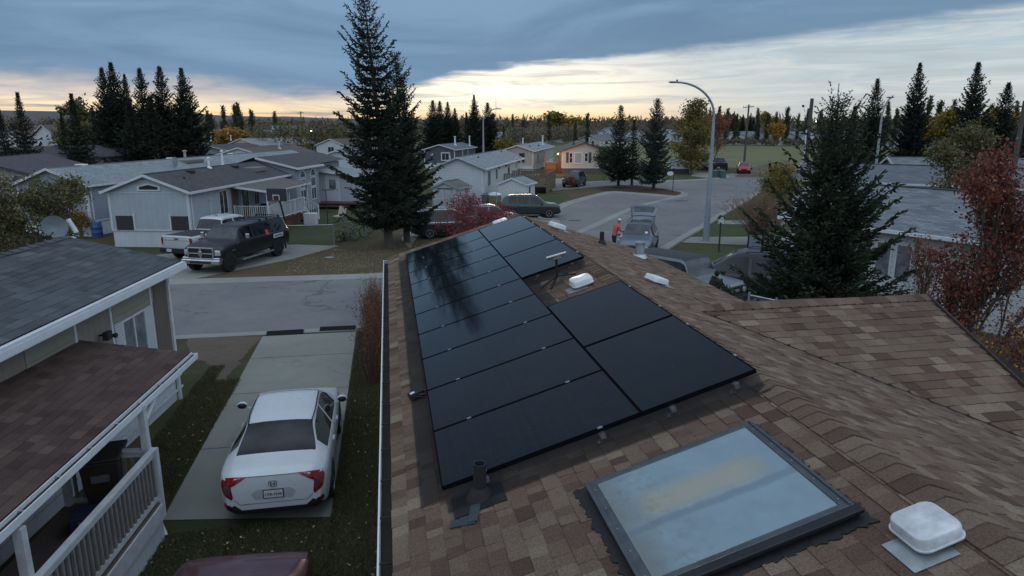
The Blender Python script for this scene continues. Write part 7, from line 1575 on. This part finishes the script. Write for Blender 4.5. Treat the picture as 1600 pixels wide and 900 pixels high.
# wire fences
M_LINK = mesh_mat('chain_link', .09, .07, (.16, .17, .175), pi/4)
def wire_fence(label, pts, h=1.15, mat=None, posts=3.2, top=True):
    t = thing('wire_fence', label, 'fence', (*pts[0], 0), 0); m = MB(); s = 0
    for a, b in zip(pts, pts[1:]):
        L = hypot(b[0]-a[0], b[1]-a[1]); q = lambda p, z: (p[0], p[1], z); m.quad(q(a, .05), q(b, .05), q(b, h), q(a, h), uv=[(s, 0), (s+L, 0), (s+L, h), (s, h)]); s += L
    adopt(m.build('mesh', mat or M_LINK), t); m = MB()
    for a, b in zip(pts, pts[1:]): m.tube([(*a, h+.01), (*b, h+.01)], .022, 6)
    adopt(m.build('top_rail', M_GALV), t)
    done = []
    for a, b in zip(pts, pts[1:]):
        L = hypot(b[0]-a[0], b[1]-a[1]); n = max(1, int(L/posts))
        for i in range(n+1):
            p = (a[0]+(b[0]-a[0])*i/n, a[1]+(b[1]-a[1])*i/n)
            if any(hypot(p[0]-d[0], p[1]-d[1]) < .3 for d in done): continue
            done.append(p); m = MB(); m.tube([(*p, 0), (*p, h+.08)], .035, 6); adopt(m.build('post', M_GALV), t)
    return t
wire_fence('chain link fence round the lawn behind the black pickup', [G(448, 386), G(523, 384), G(573, 373), G(640, 352)], 1.2)
wire_fence('chain link fence in front of the weathered shed', [G(668, 338), G(700, 334), G(742, 328), G(776, 325)], 1.2)
wire_fence('short chain link panel beside the near open spruce', [at_depth(1192, 19), at_depth(1238, 18.6)], 2.2, mesh_mat('lattice_mesh', .13, .2, (.20, .22, .24), pi/4), 2.)
# bikes leaning at the fence
def bike(px, py, rot, label, col):
    t = thing('bicycle', label, 'bicycle', (*G(px, py), 0), rot, 'bicycles by the wire fence'); fm = plain('bike_'+col[0], col[1], .4, .3)
    for x in (-.52, .52):
        m = MB(); m.tube([(x+.33*cos(a), 0, .34+.33*sin(a)) for a in np.linspace(0, 2*pi, 25)], .018, 5, cap=False); w = m.build('wheel', M_TYRE, t); m = MB()
        for k in range(10): m.tube([(x, 0, .34), (x+.32*cos(k*pi/5), 0, .34+.32*sin(k*pi/5))], .003, 3, cap=False)
        m.build('spokes', M_ALU, w)
    m = MB(); [m.tube([a, b], .018, 6) for a, b in (((-.52, 0, .34), (-.08, 0, .30)), ((-.08, 0, .30), (-.2, 0, .82)), ((-.2, 0, .76), (.38, 0, .80)), ((-.08, 0, .30), (.40, 0, .72)), ((-.52, 0, .34), (-.2, 0, .72)), ((.36, 0, .92), (.52, 0, .34)))]; m.build('frame', fm, t)
    m = MB(); m.tube([(.40, -.27, 1.0), (.36, 0, .95), (.40, .27, 1.0)], .014, 5); m.build('handlebar', M_ALU, t); m = MB(); m.ball((-.2, 0, .86), .12, 10, 6, sc=(1.1, .6, .25)); m.build('saddle', M_BLACK, t)
bike(543, 377, .5, 'front bicycle with pale handlebars leaning by the fence post', ('silver', (.3, .32, .33))); bike(557, 372, .35, 'second bicycle tangled with the front one by the fence', ('dark', (.03, .05, .07))); bike(590, 364, .2, 'bicycle behind the fence just left of the tall spruce trunk', ('blue', (.06, .1, .2)))
# basketball hoop
x, y = at_depth(429, 39.8); t = thing('basketball_hoop', 'black basketball hoop behind the black pickup', 'basketball hoop', (x, y, 0), -radians(20)); m = MB(); m.tube([(0, .2, 0), (.1, .15, 1.6), (-.1, 0, 2.95)], .05, 8); m.build('pole', M_BLACK, t)
m = MB(); m.box(-.75, -.06, 2.62, .42, -.02, 3.32); bb = m.build('backboard', plain('backboard', (.03, .035, .045), .4), t, bevel=.02); m = MB()
for q in ((-.40, 2.68, .04, .30), (-.04, 2.68, .04, .30)): m.box(q[0], -.066, q[1], q[0]+q[2], -.061, q[1]+q[3])
m.box(-.36, -.066, 2.94, -.04, -.061, 2.98); m.build('target_square', M_TRIM, bb); m = MB(); m.tube([(-.2+.23*cos(a), -.30+.23*sin(a), 2.66) for a in np.linspace(0, 2*pi, 20)], .012, 5, cap=False); m.build('rim', plain('rim_orange', (.35, .08, .03), .5), bb); m = MB()
for k in range(12): a = 2*pi*k/12; m.tube([(-.2+.22*cos(a), -.30+.22*sin(a), 2.65), (-.2+.12*cos(a+.4), -.30+.12*sin(a+.4), 2.25)], .006, 3, cap=False)
m.build('net', M_TRIM, bb)
# barrel, meter, stuff near the grey home
t = thing('barrel', 'blue plastic barrel beside the downspout of the grey home', 'barrel', (*G(153, 371), 0)); m = MB(); m.lathe([(.27, 0), (.30, .03), (.31, .3), (.325, .33), (.31, .36), (.31, .62), (.325, .65), (.31, .68), (.29, .92), (.26, .94), (.25, .90)], 20); m.build('drum', plain('barrel_blue', (.035, .10, .24), .45), t, smooth=40); m = MB(); m.lathe([(.24, .86), (.24, .89)], 20); m.build('lid', plain('barrel_lid', (.03, .08, .2), .5), t)
t = thing('gas_meter', 'small dark gas meter on the white skirting near the blue barrel', 'gas meter', (*G(164, 362), 0)); m = MB(); m.tube([(-.15, 0, 0), (-.15, 0, 1.1), (.15, 0, 1.1), (.15, 0, .9)], .03, 6); m.build('pipe', M_DKMET, t); m = MB(); m.box(0, -.12, .62, .32, .1, .95); m.build('meter_body', M_GALV, t, bevel=.04)
# satellite dishes on a post behind the charcoal roof
x, y = at_depth(66, 27); t = thing('dish_post', 'old post carrying a round grey dish and white brackets behind the charcoal roof', 'satellite dish', (x, y, 0), radians(10)); m = MB(); m.tube([(-.3, 0, 0), (-.3, 0, 3.0)], .12, 8); m.tube([(-.05, .1, 0), (-.05, .1, 3.4)], .14, 8); m.build('post', M_BARKG, t); m = MB(); m.beam((-.3, -.1, 2.6), (.45, -.1, 1.75), .08, .08); m.build('brace', M_BARKG, t)
m = MB(); m.lathe([(.02, .06), (.18, .035), (.30, .0), (.33, -.04), (.31, -.03), (.18, .015), (.02, .04)], 22, (0, 0, 0), 'y'); o = m.build('dish', plain('dish_grey', (.26, .30, .34), .4), t, smooth=50); o.matrix_parent_inverse = Matrix.Translation((-.0, -.25, 3.45)) @ Matrix.Rotation(radians(12), 4, 'X') @ Matrix.Scale(1.15, 4)
m = MB(); m.tube([(-.1, -.2, 3.25), (-.1, -.75, 3.15)], .02, 5); m.box(-.17, -.82, 3.08, -.03, -.7, 3.22); m.build('feed_arm', M_DKMET, t)
for (a, b) in (((.36, -.15, 3.65), (.55, -.15, 3.2)), ((.45, -.15, 3.05), (.25, -.15, 2.6))): m = MB(); m.tube([a, b], .075, 8); m.build('white_bracket', M_WHITE, t)
# folding garden chair, patio post, boxes and bins round the homes
x, y = at_depth(521, 49.5); t = thing('garden_chair', 'cream cushioned garden chair on the lawn below the white door', 'chair', (x, y, 0), -.6); m = MB(); [m.tube([a, b], .02, 5) for a, b in (((-.3, -.3, 0), (.28, .3, .5)), ((-.3, .3, 0), (.28, -.3, .5)), ((.3, -.3, 0), (-.3, -.3, .5)), ((.3, .3, 0), (-.3, .3, .5)))]; m.build('frame', M_BLACK, t); m = MB(); m.box(-.3, -.3, .45, .3, .3, .54); m.build('seat', plain('cream_cushion', (.42, .38, .33), .8), t, bevel=.03); m = MB(); m.obox((-.3, .27, .5), (.6, 0, 0), (0, .1, 0), (0, .25, .65)); m.build('backrest', plain('cream_cushion', (.42, .38, .33), .8), t, bevel=.03)
t = thing('patio_table', 'dark patio post and table beside the cream chair', 'table', (*at_depth(503, 49), 0)); m = MB(); m.tube([(0, 0, 0), (0, 0, 2.4)], .03, 6); m.build('post', M_BLACK, t); m = MB(); m.box(-.25, -.03, 2.36, .6, .03, 2.42); m.build('arm', M_BLACK, t)
t = thing('play_frame', 'pale folded play frame beside the deck stairs', 'play frame', (*at_depth(476, 49.5), 0), -.2); m = MB(); m.box(-.45, -.25, 0, .45, .25, .8); m.build('panel', M_TRIM, t, bevel=.06); m = MB(); m.tube([(-.3+.25*cos(a), -.28, .8+.4*sin(a)) for a in np.linspace(0, pi, 12)], .02, 5); m.build('hoop', M_TRIM, t)
t = thing('barbecue', 'black covered barbecue on the covered deck', 'barbecue', (-8.1, 47.7, .75), -.2); m = MB(); m.box(-.5, -.25, 0, .5, .25, .65); m.build('cover', M_BLACK, t, bevel=.08); m = MB(); m.ball((0, 0, .68), .4, 14, 8, sc=(1.15, .6, .6)); m.build('hood', M_BLACK, t, smooth=50)
for px, py, lb, c in ((759, 322, 'black lidded bin at the corner of the white lap sided home', 0), (773, 322, 'white topped tub between the bin and the clean shed', 1)):
    t = thing('rubbish_bin', lb, 'bin', (*G(px, py), 0)); m = MB(); m.lathe([(.30, 0), (.36, .95)], 14) if not c else m.box(-.55, -.4, 0, .5, .4, .85); m.build('bin_body', plain('bin_grey', (.10, .11, .12), .6) if not c else M_WOOD, t, smooth=40); m = MB(); m.ball((0, 0, .96), .4 if not c else .6, 14, 8, sc=(1, .8, .35)); m.build('lid', M_BLACK if not c else M_WHITE, t, smooth=40)
# rubber kerb ramps at the foot of the drive
for px, y_, lb, a in ((447, 22.60, 'left black rubber ramp at the foot of the driveway', .03), (527, 22.78, 'right black rubber ramp at the foot of the driveway', -.02)):
    x, _ = G(px, 519); t = thing('kerb_ramp', lb, 'kerb ramp', (x, y_, .01), a, 'rubber kerb ramps'); m = MB(); m.add([(-.58, -.22, 0), (.58, -.22, 0), (.58, .28, 0), (-.58, .28, 0), (-.55, -.17, .15), (.55, -.17, .15)], [(3, 2, 1, 0), (0, 1, 5, 4), (4, 5, 2, 3), (0, 4, 3), (1, 2, 5)]); m.build('wedge', M_TYRE, t)
    m = MB(); [m.obox((-.5+.2*i, -.05, .09), (.1, 0, 0), (0, .2, -.069), (0, .003, .006)) for i in range(5)]; m.build('treads', M_TRIMB, t)
t = thing('flat_stone', 'pale flat stone lying on the dry corner lawn', 'stone', (*G(515, 404), 0)); m = MB(); m.ball((0, 0, .05), .22, 9, 6, sc=(1.2, .8, .25)); m.build('stone', M_KERB, t)
# ---------------------------------------------------------------- people
def person(label, xy, rz, shirt, trousers, pose, hat=None, hair=None, vest=None, skin=(.30, .17, .12)):
    t = thing('person', label, 'person', (*xy, 0), rz)
    J = pose; V = []; E = []; R = []; idx = {}
    def a(n, p, r, par=None):
        idx[n] = len(V); V.append(p); R.append(r)
        if par: E.append((idx[par], idx[n]))
    a('pel', (0, 0, .95), (.155, .115)); a('waist', J['waist'], (.14, .10), 'pel'); a('chest', J['chest'], (.175, .12), 'waist'); a('neckb', J['neckb'], (.075, .07), 'chest'); a('head0', J['head0'], (.062, .062), 'neckb')
    for s, k in ((-1, 'l'), (1, 'r')):
        a('hip'+k, (s*.095, 0, .88), (.095, .095), 'pel'); a('knee'+k, J['knee'+k], (.062, .065), 'hip'+k); a('ank'+k, J['ank'+k], (.042, .045), 'knee'+k); a('toe'+k, (J['ank'+k][0], J['ank'+k][1]+.17, .03), (.045, .028), 'ank'+k)
        sx, sy, sz = J['chest']; a('sho'+k, (sx+s*.185, sy, sz+.09), (.062, .062), 'chest'); a('elb'+k, J['elb'+k], (.042, .042), 'sho'+k); a('wri'+k, J['wri'+k], (.027, .03), 'elb'+k)
        w = np.array(J['wri'+k]); d = unit(w-np.array(J['elb'+k])); a('palm'+k, tuple(w+d*.08), (.038, .022), 'wri'+k); sd = unit(np.cross(d, (0, 1., .2)))
        for f in range(4):
            o = (f-1.5)*.020; L = (.065, .078, .074, .058)[f]; b = w+d*.10+sd*o; a('f%d%s' % (f, k), tuple(b+d*L*.5), (.009, .009), 'palm'+k); a('g%d%s' % (f, k), tuple(b+d*L*.85+np.array((0, .01, -.02))), (.008, .008), 'f%d%s' % (f, k))
        a('t'+k, tuple(w+d*.05+sd*-.045), (.010, .010), 'palm'+k); a('u'+k, tuple(w+d*.09+sd*-.06), (.009, .009), 't'+k)
    me = bpy.data.meshes.new('body'); me.from_pydata(V, E, []); o = bpy.data.objects.new('body', me); COL.objects.link(o)
    sk = o.modifiers.new('skin', 'SKIN'); 
    for i, r in enumerate(R): me.skin_vertices[0].data[i].radius = r
    me.skin_vertices[0].data[0].use_root = True
    sb = o.modifiers.new('sub', 'SUBSURF'); sb.levels = 2; sb.render_levels = 2
    bpy.context.view_layer.update(); dg = bpy.context.evaluated_depsgraph_get(); m2 = bpy.data.meshes.new_from_object(o.evaluated_get(dg)); bpy.data.objects.remove(o)
    # head joined into the same mesh
    bm = bmesh.new(); bm.from_mesh(m2); h = np.array(J['head0'])+(0, .015, .10); tl = J.get('tilt', 0.)
    Mh = Matrix.Translation(tuple(h)) @ Matrix.Rotation(-tl, 4, 'X')
    r1 = bmesh.ops.create_uvsphere(bm, u_segments=20, v_segments=14, radius=1, matrix=Mh @ Matrix.Diagonal((.078, .096, .118, 1)))
    bmesh.ops.create_cone(bm, cap_ends=True, segments=6, radius1=.018, radius2=.006, depth=.05, matrix=Mh @ Matrix.Translation((0, .10, -.01)) @ Matrix.Rotation(radians(-75), 4, 'X'))
    for s in (-1, 1): bmesh.ops.create_uvsphere(bm, u_segments=8, v_segments=6, radius=1, matrix=Mh @ Matrix.Translation((s*.079, 0, 0)) @ Matrix.Diagonal((.010, .022, .032, 1)))
    bmesh.ops.create_uvsphere(bm, u_segments=8, v_segments=5, radius=1, matrix=Mh @ Matrix.Translation((0, .088, -.055)) @ Matrix.Diagonal((.026, .012, .010, 1)))
    bm.to_mesh(m2); bm.free(); b = bpy.data.objects.new('body', m2); COL.objects.link(b); b.parent = t
    ms = [plain('skin_tone', skin, .6), shirt, trousers, M_BLACK]; m2.materials.clear(); [m2.materials.append(q) for q in ms]
    hz = J['head0'][2]-.04; wl, wr = np.array(J['wril']), np.array(J['wrir'])
    for p in m2.polygons:
        c = np.array(p.center); p.use_smooth = True
        if min(np.linalg.norm(c-wl-unit(wl-np.array(J['elbl']))*.09), np.linalg.norm(c-wr-unit(wr-np.array(J['elbr']))*.09)) < .095: p.material_index = 0
        elif c[2] > hz and hypot(c[0]-h[0], c[1]-h[1]) < .16 and np.linalg.norm(c-h) < .19: p.material_index = 0
        elif c[2] < .09: p.material_index = 3
        elif c[2] < .93 and (abs(c[0]) < .25): p.material_index = 2
        else: p.material_index = 1
    e = MB(); [e.ball(tuple(Mh @ Vector((s*.03, .088, .012))), .010, 8, 6) for s in (-1, 1)]; e.build('eyes', M_BLACK, t)
    m = MB(); hh = Mh @ Vector((0, 0, 0))
    if hat:
        prof = [(.095+.012, .035), (.10, .06), (.088, .105), (.05, .135), (.01, .142)]; m.lathe(prof, 18, (0, 0, 0)); m.box(-.06, .07, .034, .06, .155, .046); o = m.build('hat', hat, t, smooth=40); o.matrix_parent_inverse = Mh
    if hair:
        m.ball((0, -.018, .025), 1, 16, 10, sc=(.088, .098, .112)); o = m.build('hair', hair, t, smooth=50); o.matrix_parent_inverse = Mh
    return t
pw = np.array(fpos); hdv = radians(180+26)
p1 = G(956, 394)
person('person in a coral work shirt and white cap bent forward beside the wagon', (p1[0]+.1, p1[1]), radians(-75), plain('coral_shirt', (.50, .11, .09), .8), plain('dark_trousers', (.02, .022, .03), .8),
    dict(waist=(0, .03, 1.10), chest=(0, .14, 1.32), neckb=(0, .22, 1.50), head0=(0, .27, 1.57), kneel=(-.11, .06, .5), kneer=(.11, -.02, .5), ankl=(-.12, .0, .08), ankr=(.13, -.1, .08), elbl=(-.27, .22, 1.17), elbr=(.27, .22, 1.17), wril=(-.16, .45, 1.12), wrir=(.16, .45, 1.12), tilt=.5), hat=plain('white_cap', (.6, .62, .6), .7))
p2 = at_depth(1136, 24.1)
person('dark clothed person standing in front of the pale off-roader', p2, radians(-40), plain('plum_coat', (.022, .014, .020), .85), plain('black_jeans', (.012, .012, .016), .85),
    dict(waist=(0, 0, 1.12), chest=(0, .01, 1.34), neckb=(0, .0, 1.52), head0=(0, .01, 1.59), kneel=(-.10, .02, .5), kneer=(.10, .0, .5), ankl=(-.11, .0, .08), ankr=(.11, -.03, .08), elbl=(-.24, -.02, 1.16), elbr=(.24, -.02, 1.16), wril=(-.23, .12, .95), wrir=(.23, .12, .95)), hair=plain('dark_hair', (.02, .013, .01), .8))
# ---------------------------------------------------------------- far field, skyline
GP = 'poplars beyond the playing field'
pp = column_tree(at_depth(1229, 272), ht(272, 169), 1.5, 71, 'split topped poplar just left of the thick dark pole', M_POP, GP)
pq = column_tree(at_depth(1122, 268), ht(268, 170), 1.5, 72, 'tall thin poplar right behind the main street lamp', M_POP, GP)
hp = {pp.name: ht(272, 169), pq.name: ht(268, 170)}
for i, (px, d, ty, w, lb) in enumerate([(1135, 266, 173, 1.1, 'dark poplar right of the lamp pole above the field'), (1150, 270, 178, 1.2, 'leaning poplar between lamp and slanting pole'), (1183, 272, 173, .9, 'poplar just right of the slanting pole'), (1199, 270, 177, 1.1, 'second poplar right of the slanting pole'),
    (1212, 272, 178, .9, 'poplar with yellow leaves below, left of the split one'), (1247, 270, 178, .7, 'thin faded poplar next to the thick dark pole'), (1260, 274, 174, .8, 'poplar hidden behind the thick dark pole'), (1281, 270, 173, .9, 'reddish poplar right of the thick dark pole'),
    (1385, 250, 166, .9, 'poplar right of the right hand lamp'), (1399, 250, 172, .9, 'poplar between lamp and tall dense spruce'), (1448, 240, 160, 1.0, 'poplar pair touching the tall dense spruce'), (1465, 245, 163, 1.2, 'free standing poplar left of the orange thicket'), (1486, 245, 165, 1.0, 'poplar beside the tiered spruce'), (1545, 245, 168, 1.0, 'poplar between the two right edge spruces'),
    (1585, 250, 168, .9, 'small poplar near the right edge'), (858, 255, 177, .9, 'slim poplar on the skyline above the white shed'), (733+68, 280, 180, .9, 'poplar with spruces near the mid lamp'), (770, 230, 176, 1.6, 'bushy poplar right of the mid street lamp')]):
    s_ = pp if i % 2 else pq; k = ht(d, ty)/hp[s_.name]; copy_thing(s_, (*at_depth(px, d), 0), i*1.1, lb, (k*w, k*w, k), GP)
GQ = 'backlit poplars on the left skyline'
for i, (px, ty, lb) in enumerate([(325, 177, 'first small poplar right of the dense spruces'), (331, 178, 'twin of the first small skyline poplar'), (351, 170, 'stout poplar alone on the left skyline'), (369, 165, 'left one of the tall twin poplars'), (375, 166, 'right one of the tall twin poplars'), (394, 172, 'rust coloured poplar right of the twins'), (430, 177, 'low bushy poplar beside the white two storey house'), (918, 176, 'orange tipped poplar above the blue roofs'), (899, 190, 'short dark tree among the far blue roofs'), (818, 186, 'dark upright tree behind the brown far roof')]):
    s_ = pp if i % 2 else pq; k = ht(250, ty)/hp[s_.name]; copy_thing(s_, (*at_depth(px, 250), 0), i*.9+.4, lb, (k*1.05, k*1.05, k), GQ)
GD = 'dark spruce block behind the field'
for i, (px, ty) in enumerate([(1085, 173), (1090, 172), (1096, 174), (1102, 173), (1108, 171), (1131, 178), (1140, 180), (1146, 177), (1160, 181), (1172, 179), (1177, 184)]):
    cp(pA if i % 2 else pB, px, 300+i*2, ty, 'one of the spruces in the dark block behind the field poplars', GD, .85)
GY = 'yellow and orange trees round the field'
ya = leafy(at_depth(1212, 262), 7.5, 81, 'orange bush at the foot of the field poplars', M_ORA, leaves=2500, leaf=.6, spread=.9, clump=1.0, group=GY, levels=2)
yb = leafy(at_depth(1203, 300), 12, 82, 'yellow tree peeping between the field poplars', M_YEL, leaves=2500, leaf=.7, spread=.9, clump=1.3, group=GY, levels=2)
for i, (px, d, ty, w, src, lb) in enumerate([(1100, 285, 184, 1., yb, 'pale yellow tree left of the main lamp pole'), (1488, 225, 176, 1.2, yb, 'golden tree against the tiered spruce'), (1475, 230, 188, 1.1, ya, 'orange tree under the free standing poplar'), (1533, 235, 178, 1.3, yb, 'golden tree right of the tiered spruce'), (1558, 232, 180, 1.1, ya, 'orange tree behind the shorter right spruce'), (358, 170, 201, 1.8, ya, 'round orange bush behind the grey roofed row'), (345, 176, 204, 1.2, ya, 'smaller orange bush behind the grey roofed row'),
    (880, 330, 178, 2.2, yb, 'pale bare crowned tree above the far houses'), (1436, 235, 186, 1., yb, 'yellow tree left of the poplar pair')]):
    k = ht(d, ty)/(7.5 if src is ya else 12); copy_thing(src, (*at_depth(px, d), 0), i, lb, (k*w, k*w, k), GY)
# olive thicket behind the left roofs, scrub behind the middle
def wood(name, label, specs, n, mat, seed, leaf, sz=1.):
    """many crowns massed together: (px0, px1, d0, d1, top_y0, top_y1)"""
    r = np.random.default_rng(seed); Vs = []; Ts = []
    P = []; TT = []
    for (a, b, d0, d1, t0, t1, share) in specs:
        k = int(n*share); nc = max(6, int(k/45)); px = r.uniform(a, b, nc); d = r.uniform(d0, d1, nc); ty = r.uniform(t0, t1, nc)
        for c in range(nc):
            h = max(2., ht(d[c], ty[c])); x, y = at_depth(px[c], d[c]); R = h*r.uniform(.16, .30)*sz; q = r.normal(0, 1, (45, 3)); q = q/np.linalg.norm(q, axis=1, keepdims=True)*r.random((45, 1))**.4
            P.append(np.stack([x+q[:, 0]*R, y+q[:, 1]*R, h*.56+q[:, 2]*h*.44], 1)); TT.append(np.full(45, r.random()))
    P = np.vstack(P); T0 = np.concatenate(TT); n = len(P); D = unit(r.normal(0, .5, (n, 3))+np.array((0, 0, .8))); Sd = unit(np.cross(D, r.normal(0, 1, (n, 3))))
    V, F, T = kites(P, D, Sd, leaf*r.uniform(.5, 1.6, n), leaf*r.uniform(.25, .6, n), np.clip(T0*.8+.1+r.normal(0, .08, n), 0, 1)); o = np_mesh(name, V, F, mat, tint=T); return tag(o, label, 'woods', kind='stuff')
M_WOODB = tinted('bare_wood', [(0, (.085, .070, .062)), (.4, (.135, .110, .090)), (.7, (.15, .135, .085)), (.9, (.24, .18, .07)), (1, (.06, .07, .045))], .9)
M_WOODL = tinted('olive_thicket', [(0, (.045, .048, .025)), (.5, (.095, .090, .040)), (.8, (.17, .14, .05)), (1, (.22, .13, .04))], .9)
wood('woods', 'brown autumn woods running along the whole horizon', [(-260, 700, 520, 900, 186, 194, .30), (600, 1200, 380, 800, 184, 193, .34), (1150, 1900, 330, 700, 184, 193, .36)], 52000, M_WOODB, 91, 2.6)
wood('thicket', 'olive and yellow thicket behind the grey roofed row at left', [(395, 520, 150, 185, 189, 203, .6), (505, 570, 150, 190, 190, 203, .4)], 15000, M_WOODL, 92, .55, .8)
wood('scrub', 'bare scrub and hedges between the far houses in the middle', [(795, 850, 215, 260, 196, 204, .3), (850, 925, 260, 300, 194, 203, .4), (925, 1080, 290, 360, 190, 199, .3)], 16000, M_WOODB, 93, .8, .9)
wood('field_hedge', 'low brown hedge along the far edge of the playing field', [(1070, 1330, 258, 272, 213, 219, .6), (1320, 1620, 235, 250, 205, 216, .4)], 12000, M_WOODB, 94, .7, 1.3)
# far houses
FARH = []
def fh(px, d, W_, L, az, ze, zr, wl, rf, lb, wins=2, g='far houses along the skyline'):
    x, y = at_depth(px, d); h = Ho('house', lb, 'house', (x, y), az, W_, L, ze, zr, wl, rf, zs=0, ov=.4, group=g)
    for i in range(wins): h.window('S', -W_*(i+1)/(wins+1), ze-1.9, 1.2, 1.1, fw=.12, mull=None)
    for i in range(3): h.window('E', L*(i+.7)/3.4, ze-1.9, 1.2, 1.1, fw=.12, mull=None)
    return h
fh(84, 190, 9, 11, 40, 4.8, 7.0, M_LAPW, R_BRN, 'white two storey house between the two left spruces'); fh(66, 205, 8, 10, 45, 4.2, 6.0, M_LAPW, R_DARK, 'grey white house left of the two storey one'); fh(70, 165, 11, 9, 60, 2.8, 4.0, M_LAPC, R_GREY, 'low pale garage in front of the white two storey house'); fh(100, 180, 8, 9, 50, 3.6, 5.2, M_LAPC, R_BRN, 'tan gabled house touching the medium left spruce')
fh(150, 175, 9, 12, 30, 4., 5.6, M_LAPT, R_GREY, 'grey roofed house against the dense spruces'); fh(22, 200, 9, 10, 30, 4.2, 5.6, M_LAPW, R_BRN, 'pale house glimpsed behind the lone left spruce')
fh(392, 215, 9, 22, 62, 2.9, 4.4, M_LAPW, R_DARK, 'dark roofed bungalow with a white gable above the orange bush'); fh(362, 240, 10, 18, 60, 3.4, 5., M_LAPT, R_PURP, 'plum roofed house with white dormers on the left skyline'); fh(343, 262, 9, 16, 70, 4.0, 5.6, M_LAPT, R_DARK, 'dark house at the foot of the left skyline poplars')
fh(437, 236, 8, 12, 50, 5.0, 7.0, M_LAPW, R_SLATE, 'white two storey house with a blue roof on the left skyline'); fh(414, 232, 9, 14, 55, 3.8, 5.6, M_LAPC, R_GREY, 'cream gable left of the white two storey house'); fh(500, 300, 14, 24, 60, 4.5, 6, M_LAPT, R_GREY, 'long grey roof beyond the olive thicket'); fh(468, 320, 14, 24, 60, 4., 5.6, M_LAPT, R_GREY, 'second long grey roof beyond the olive thicket')
fh(785, 270, 7, 9, 30, 3., 4.6, M_LAPW, R_GREY, 'pale house right of the mid street lamp'); fh(832, 285, 9, 12, 50, 3.4, 5.2, M_LAPT, R_BRN, 'brown gabled house above the taupe home'); fh(853, 290, 6, 8, 30, 3., 4.4, M_LAPW, R_BRN, 'small white house under the slim skyline poplar'); fh(872, 300, 7, 9, 30, 3., 4.4, M_LAPW, R_GREY, 'small pale blue house above the cream house'); fh(806, 320, 7, 9, 30, 3.4, 4.8, M_LAPW, R_GREY, 'tiny pale house near the bushy poplar')
fh(938, 245, 12, 14, 70, 2.5, 3.9, M_LAPC, R_SLATE, 'long blue grey bungalow roof behind the cream house'); fh(925, 330, 11, 13, 65, 3.0, 4.6, M_LAPC, R_SLATE, 'second blue grey roof with pale walls behind it'); fh(962, 310, 8, 12, 30, 4., 6.4, M_LAPW, R_SLATE, 'steep blue gable left of the spruce trio'); fh(1000, 300, 9, 12, 40, 3.2, 5., M_LAPW, R_GREY, 'white house glimpsed between the trio spruces'); fh(1050, 310, 10, 14, 50, 3.6, 5.4, M_LAPW, R_GREY, 'grey house between the spruce trio and olive tree')
GF = 'long pale row houses at the far side of the field'
for i, px in enumerate((1090, 1125, 1165, 1205, 1245, 1285, 1330, 1392, 1432, 1478, 1530)):
    d = 288-i*4; fh(px, d, 6.5, 8.4, 28+px*.0, 3.4, 5.2, M_LAPW, R_LITE, ['first pale row house, behind the olive yellow tree', 'second pale row house, behind the main lamp pole', 'third pale row house, under the slanting pole', 'fourth pale row house, above the far orange bush', 'fifth pale row house, beside the split poplar', 'sixth pale row house, right of the thick dark pole', 'seventh pale row house, behind the open near spruce', 'pale row house framed by the right hand lamp and spruce', 'pale row house hidden by the tall dense spruce', 'blue grey row house between poplar and orange thicket', 'last row house, behind the shorter right spruce'][i], 2, GF)
    Ho('house', ['long low roof linking the first and second row houses', 'long low roof linking the second and third row houses', 'long low roof right of the slanting pole', 'long low roof behind the orange bush', 'long low roof left of the thick dark pole', 'long low roof behind the thick dark pole', 'long low roof glimpsed through the open spruce', 'long low roof left of the dense right spruce', 'long low roof behind the dense right spruce', 'long low roof left of the tiered spruce', 'long low roof right of the tiered spruce'][i], 'house', at_depth(px+13, d+8), 118, 9, 9.5, 3.0, 4.8, M_LAPT, R_LITE, zs=0, group=GF)
# hills
def hill(name, pts, mat):
    m = MB(); L = [( *at_depth(px, d), max(.5, CH+(198-y)/FPX*d)) for px, y, d in pts]
    r = random.Random(3)
    for a, b in zip(L, L[1:]):
        for i in range(8):
            s, s2 = i/8, (i+1)/8; p = [a[k]+(b[k]-a[k])*s for k in range(3)]; q = [a[k]+(b[k]-a[k])*s2 for k in range(3)]
            m.quad((p[0]*.72, p[1]*.72, -.5), (q[0]*.72, q[1]*.72, -.5), tuple(q), tuple(p)); m.quad(tuple(p), tuple(q), (q[0]*1.4, q[1]*1.4, 0), (p[0]*1.4, p[1]*1.4, 0))
    return tag(m.build(name, mat, smooth=60), kind='structure')
hill('hills', [(-700, 180, 2400), (-200, 179, 2400), (0, 178.5, 2400), (120, 179, 2300), (260, 180, 2300), (330, 182, 2300), (420, 184.5, 2200), (445, 183.5, 2200), (520, 186, 2200), (640, 187, 2300), (760, 188.5, 2600), (900, 189.5, 2800), (1100, 189.5, 2800), (1300, 190, 2800), (1700, 190, 2800), (2300, 190, 2800)], soft_ground('forested_hill', (.11, .10, .11), (.13, .11, .11), (.085, .08, .09), .004, .03, .1))
# lit windows and lamps seen far off
for px, py, d, lb in ((486, 204, 150, 'small lit yard lamp in front of the olive thicket'), (1274, 191, 300, 'bright white yard lamp behind the field poplars')):
    x, y = at_depth(px, d); z = CH-(py-198)/FPX*d; t = thing('yard_lamp', lb, 'lamp', (x, y, 0)); m = MB(); m.tube([(0, 0, 0), (0, 0, z)], .08, 6); m.build('pole', M_DKMET, t); m = MB(); m.ball((0, -.15, z), .11*d/150, 10, 8); m.build('lens', emit('yard_lens', (1., .93, .8), 8), t)
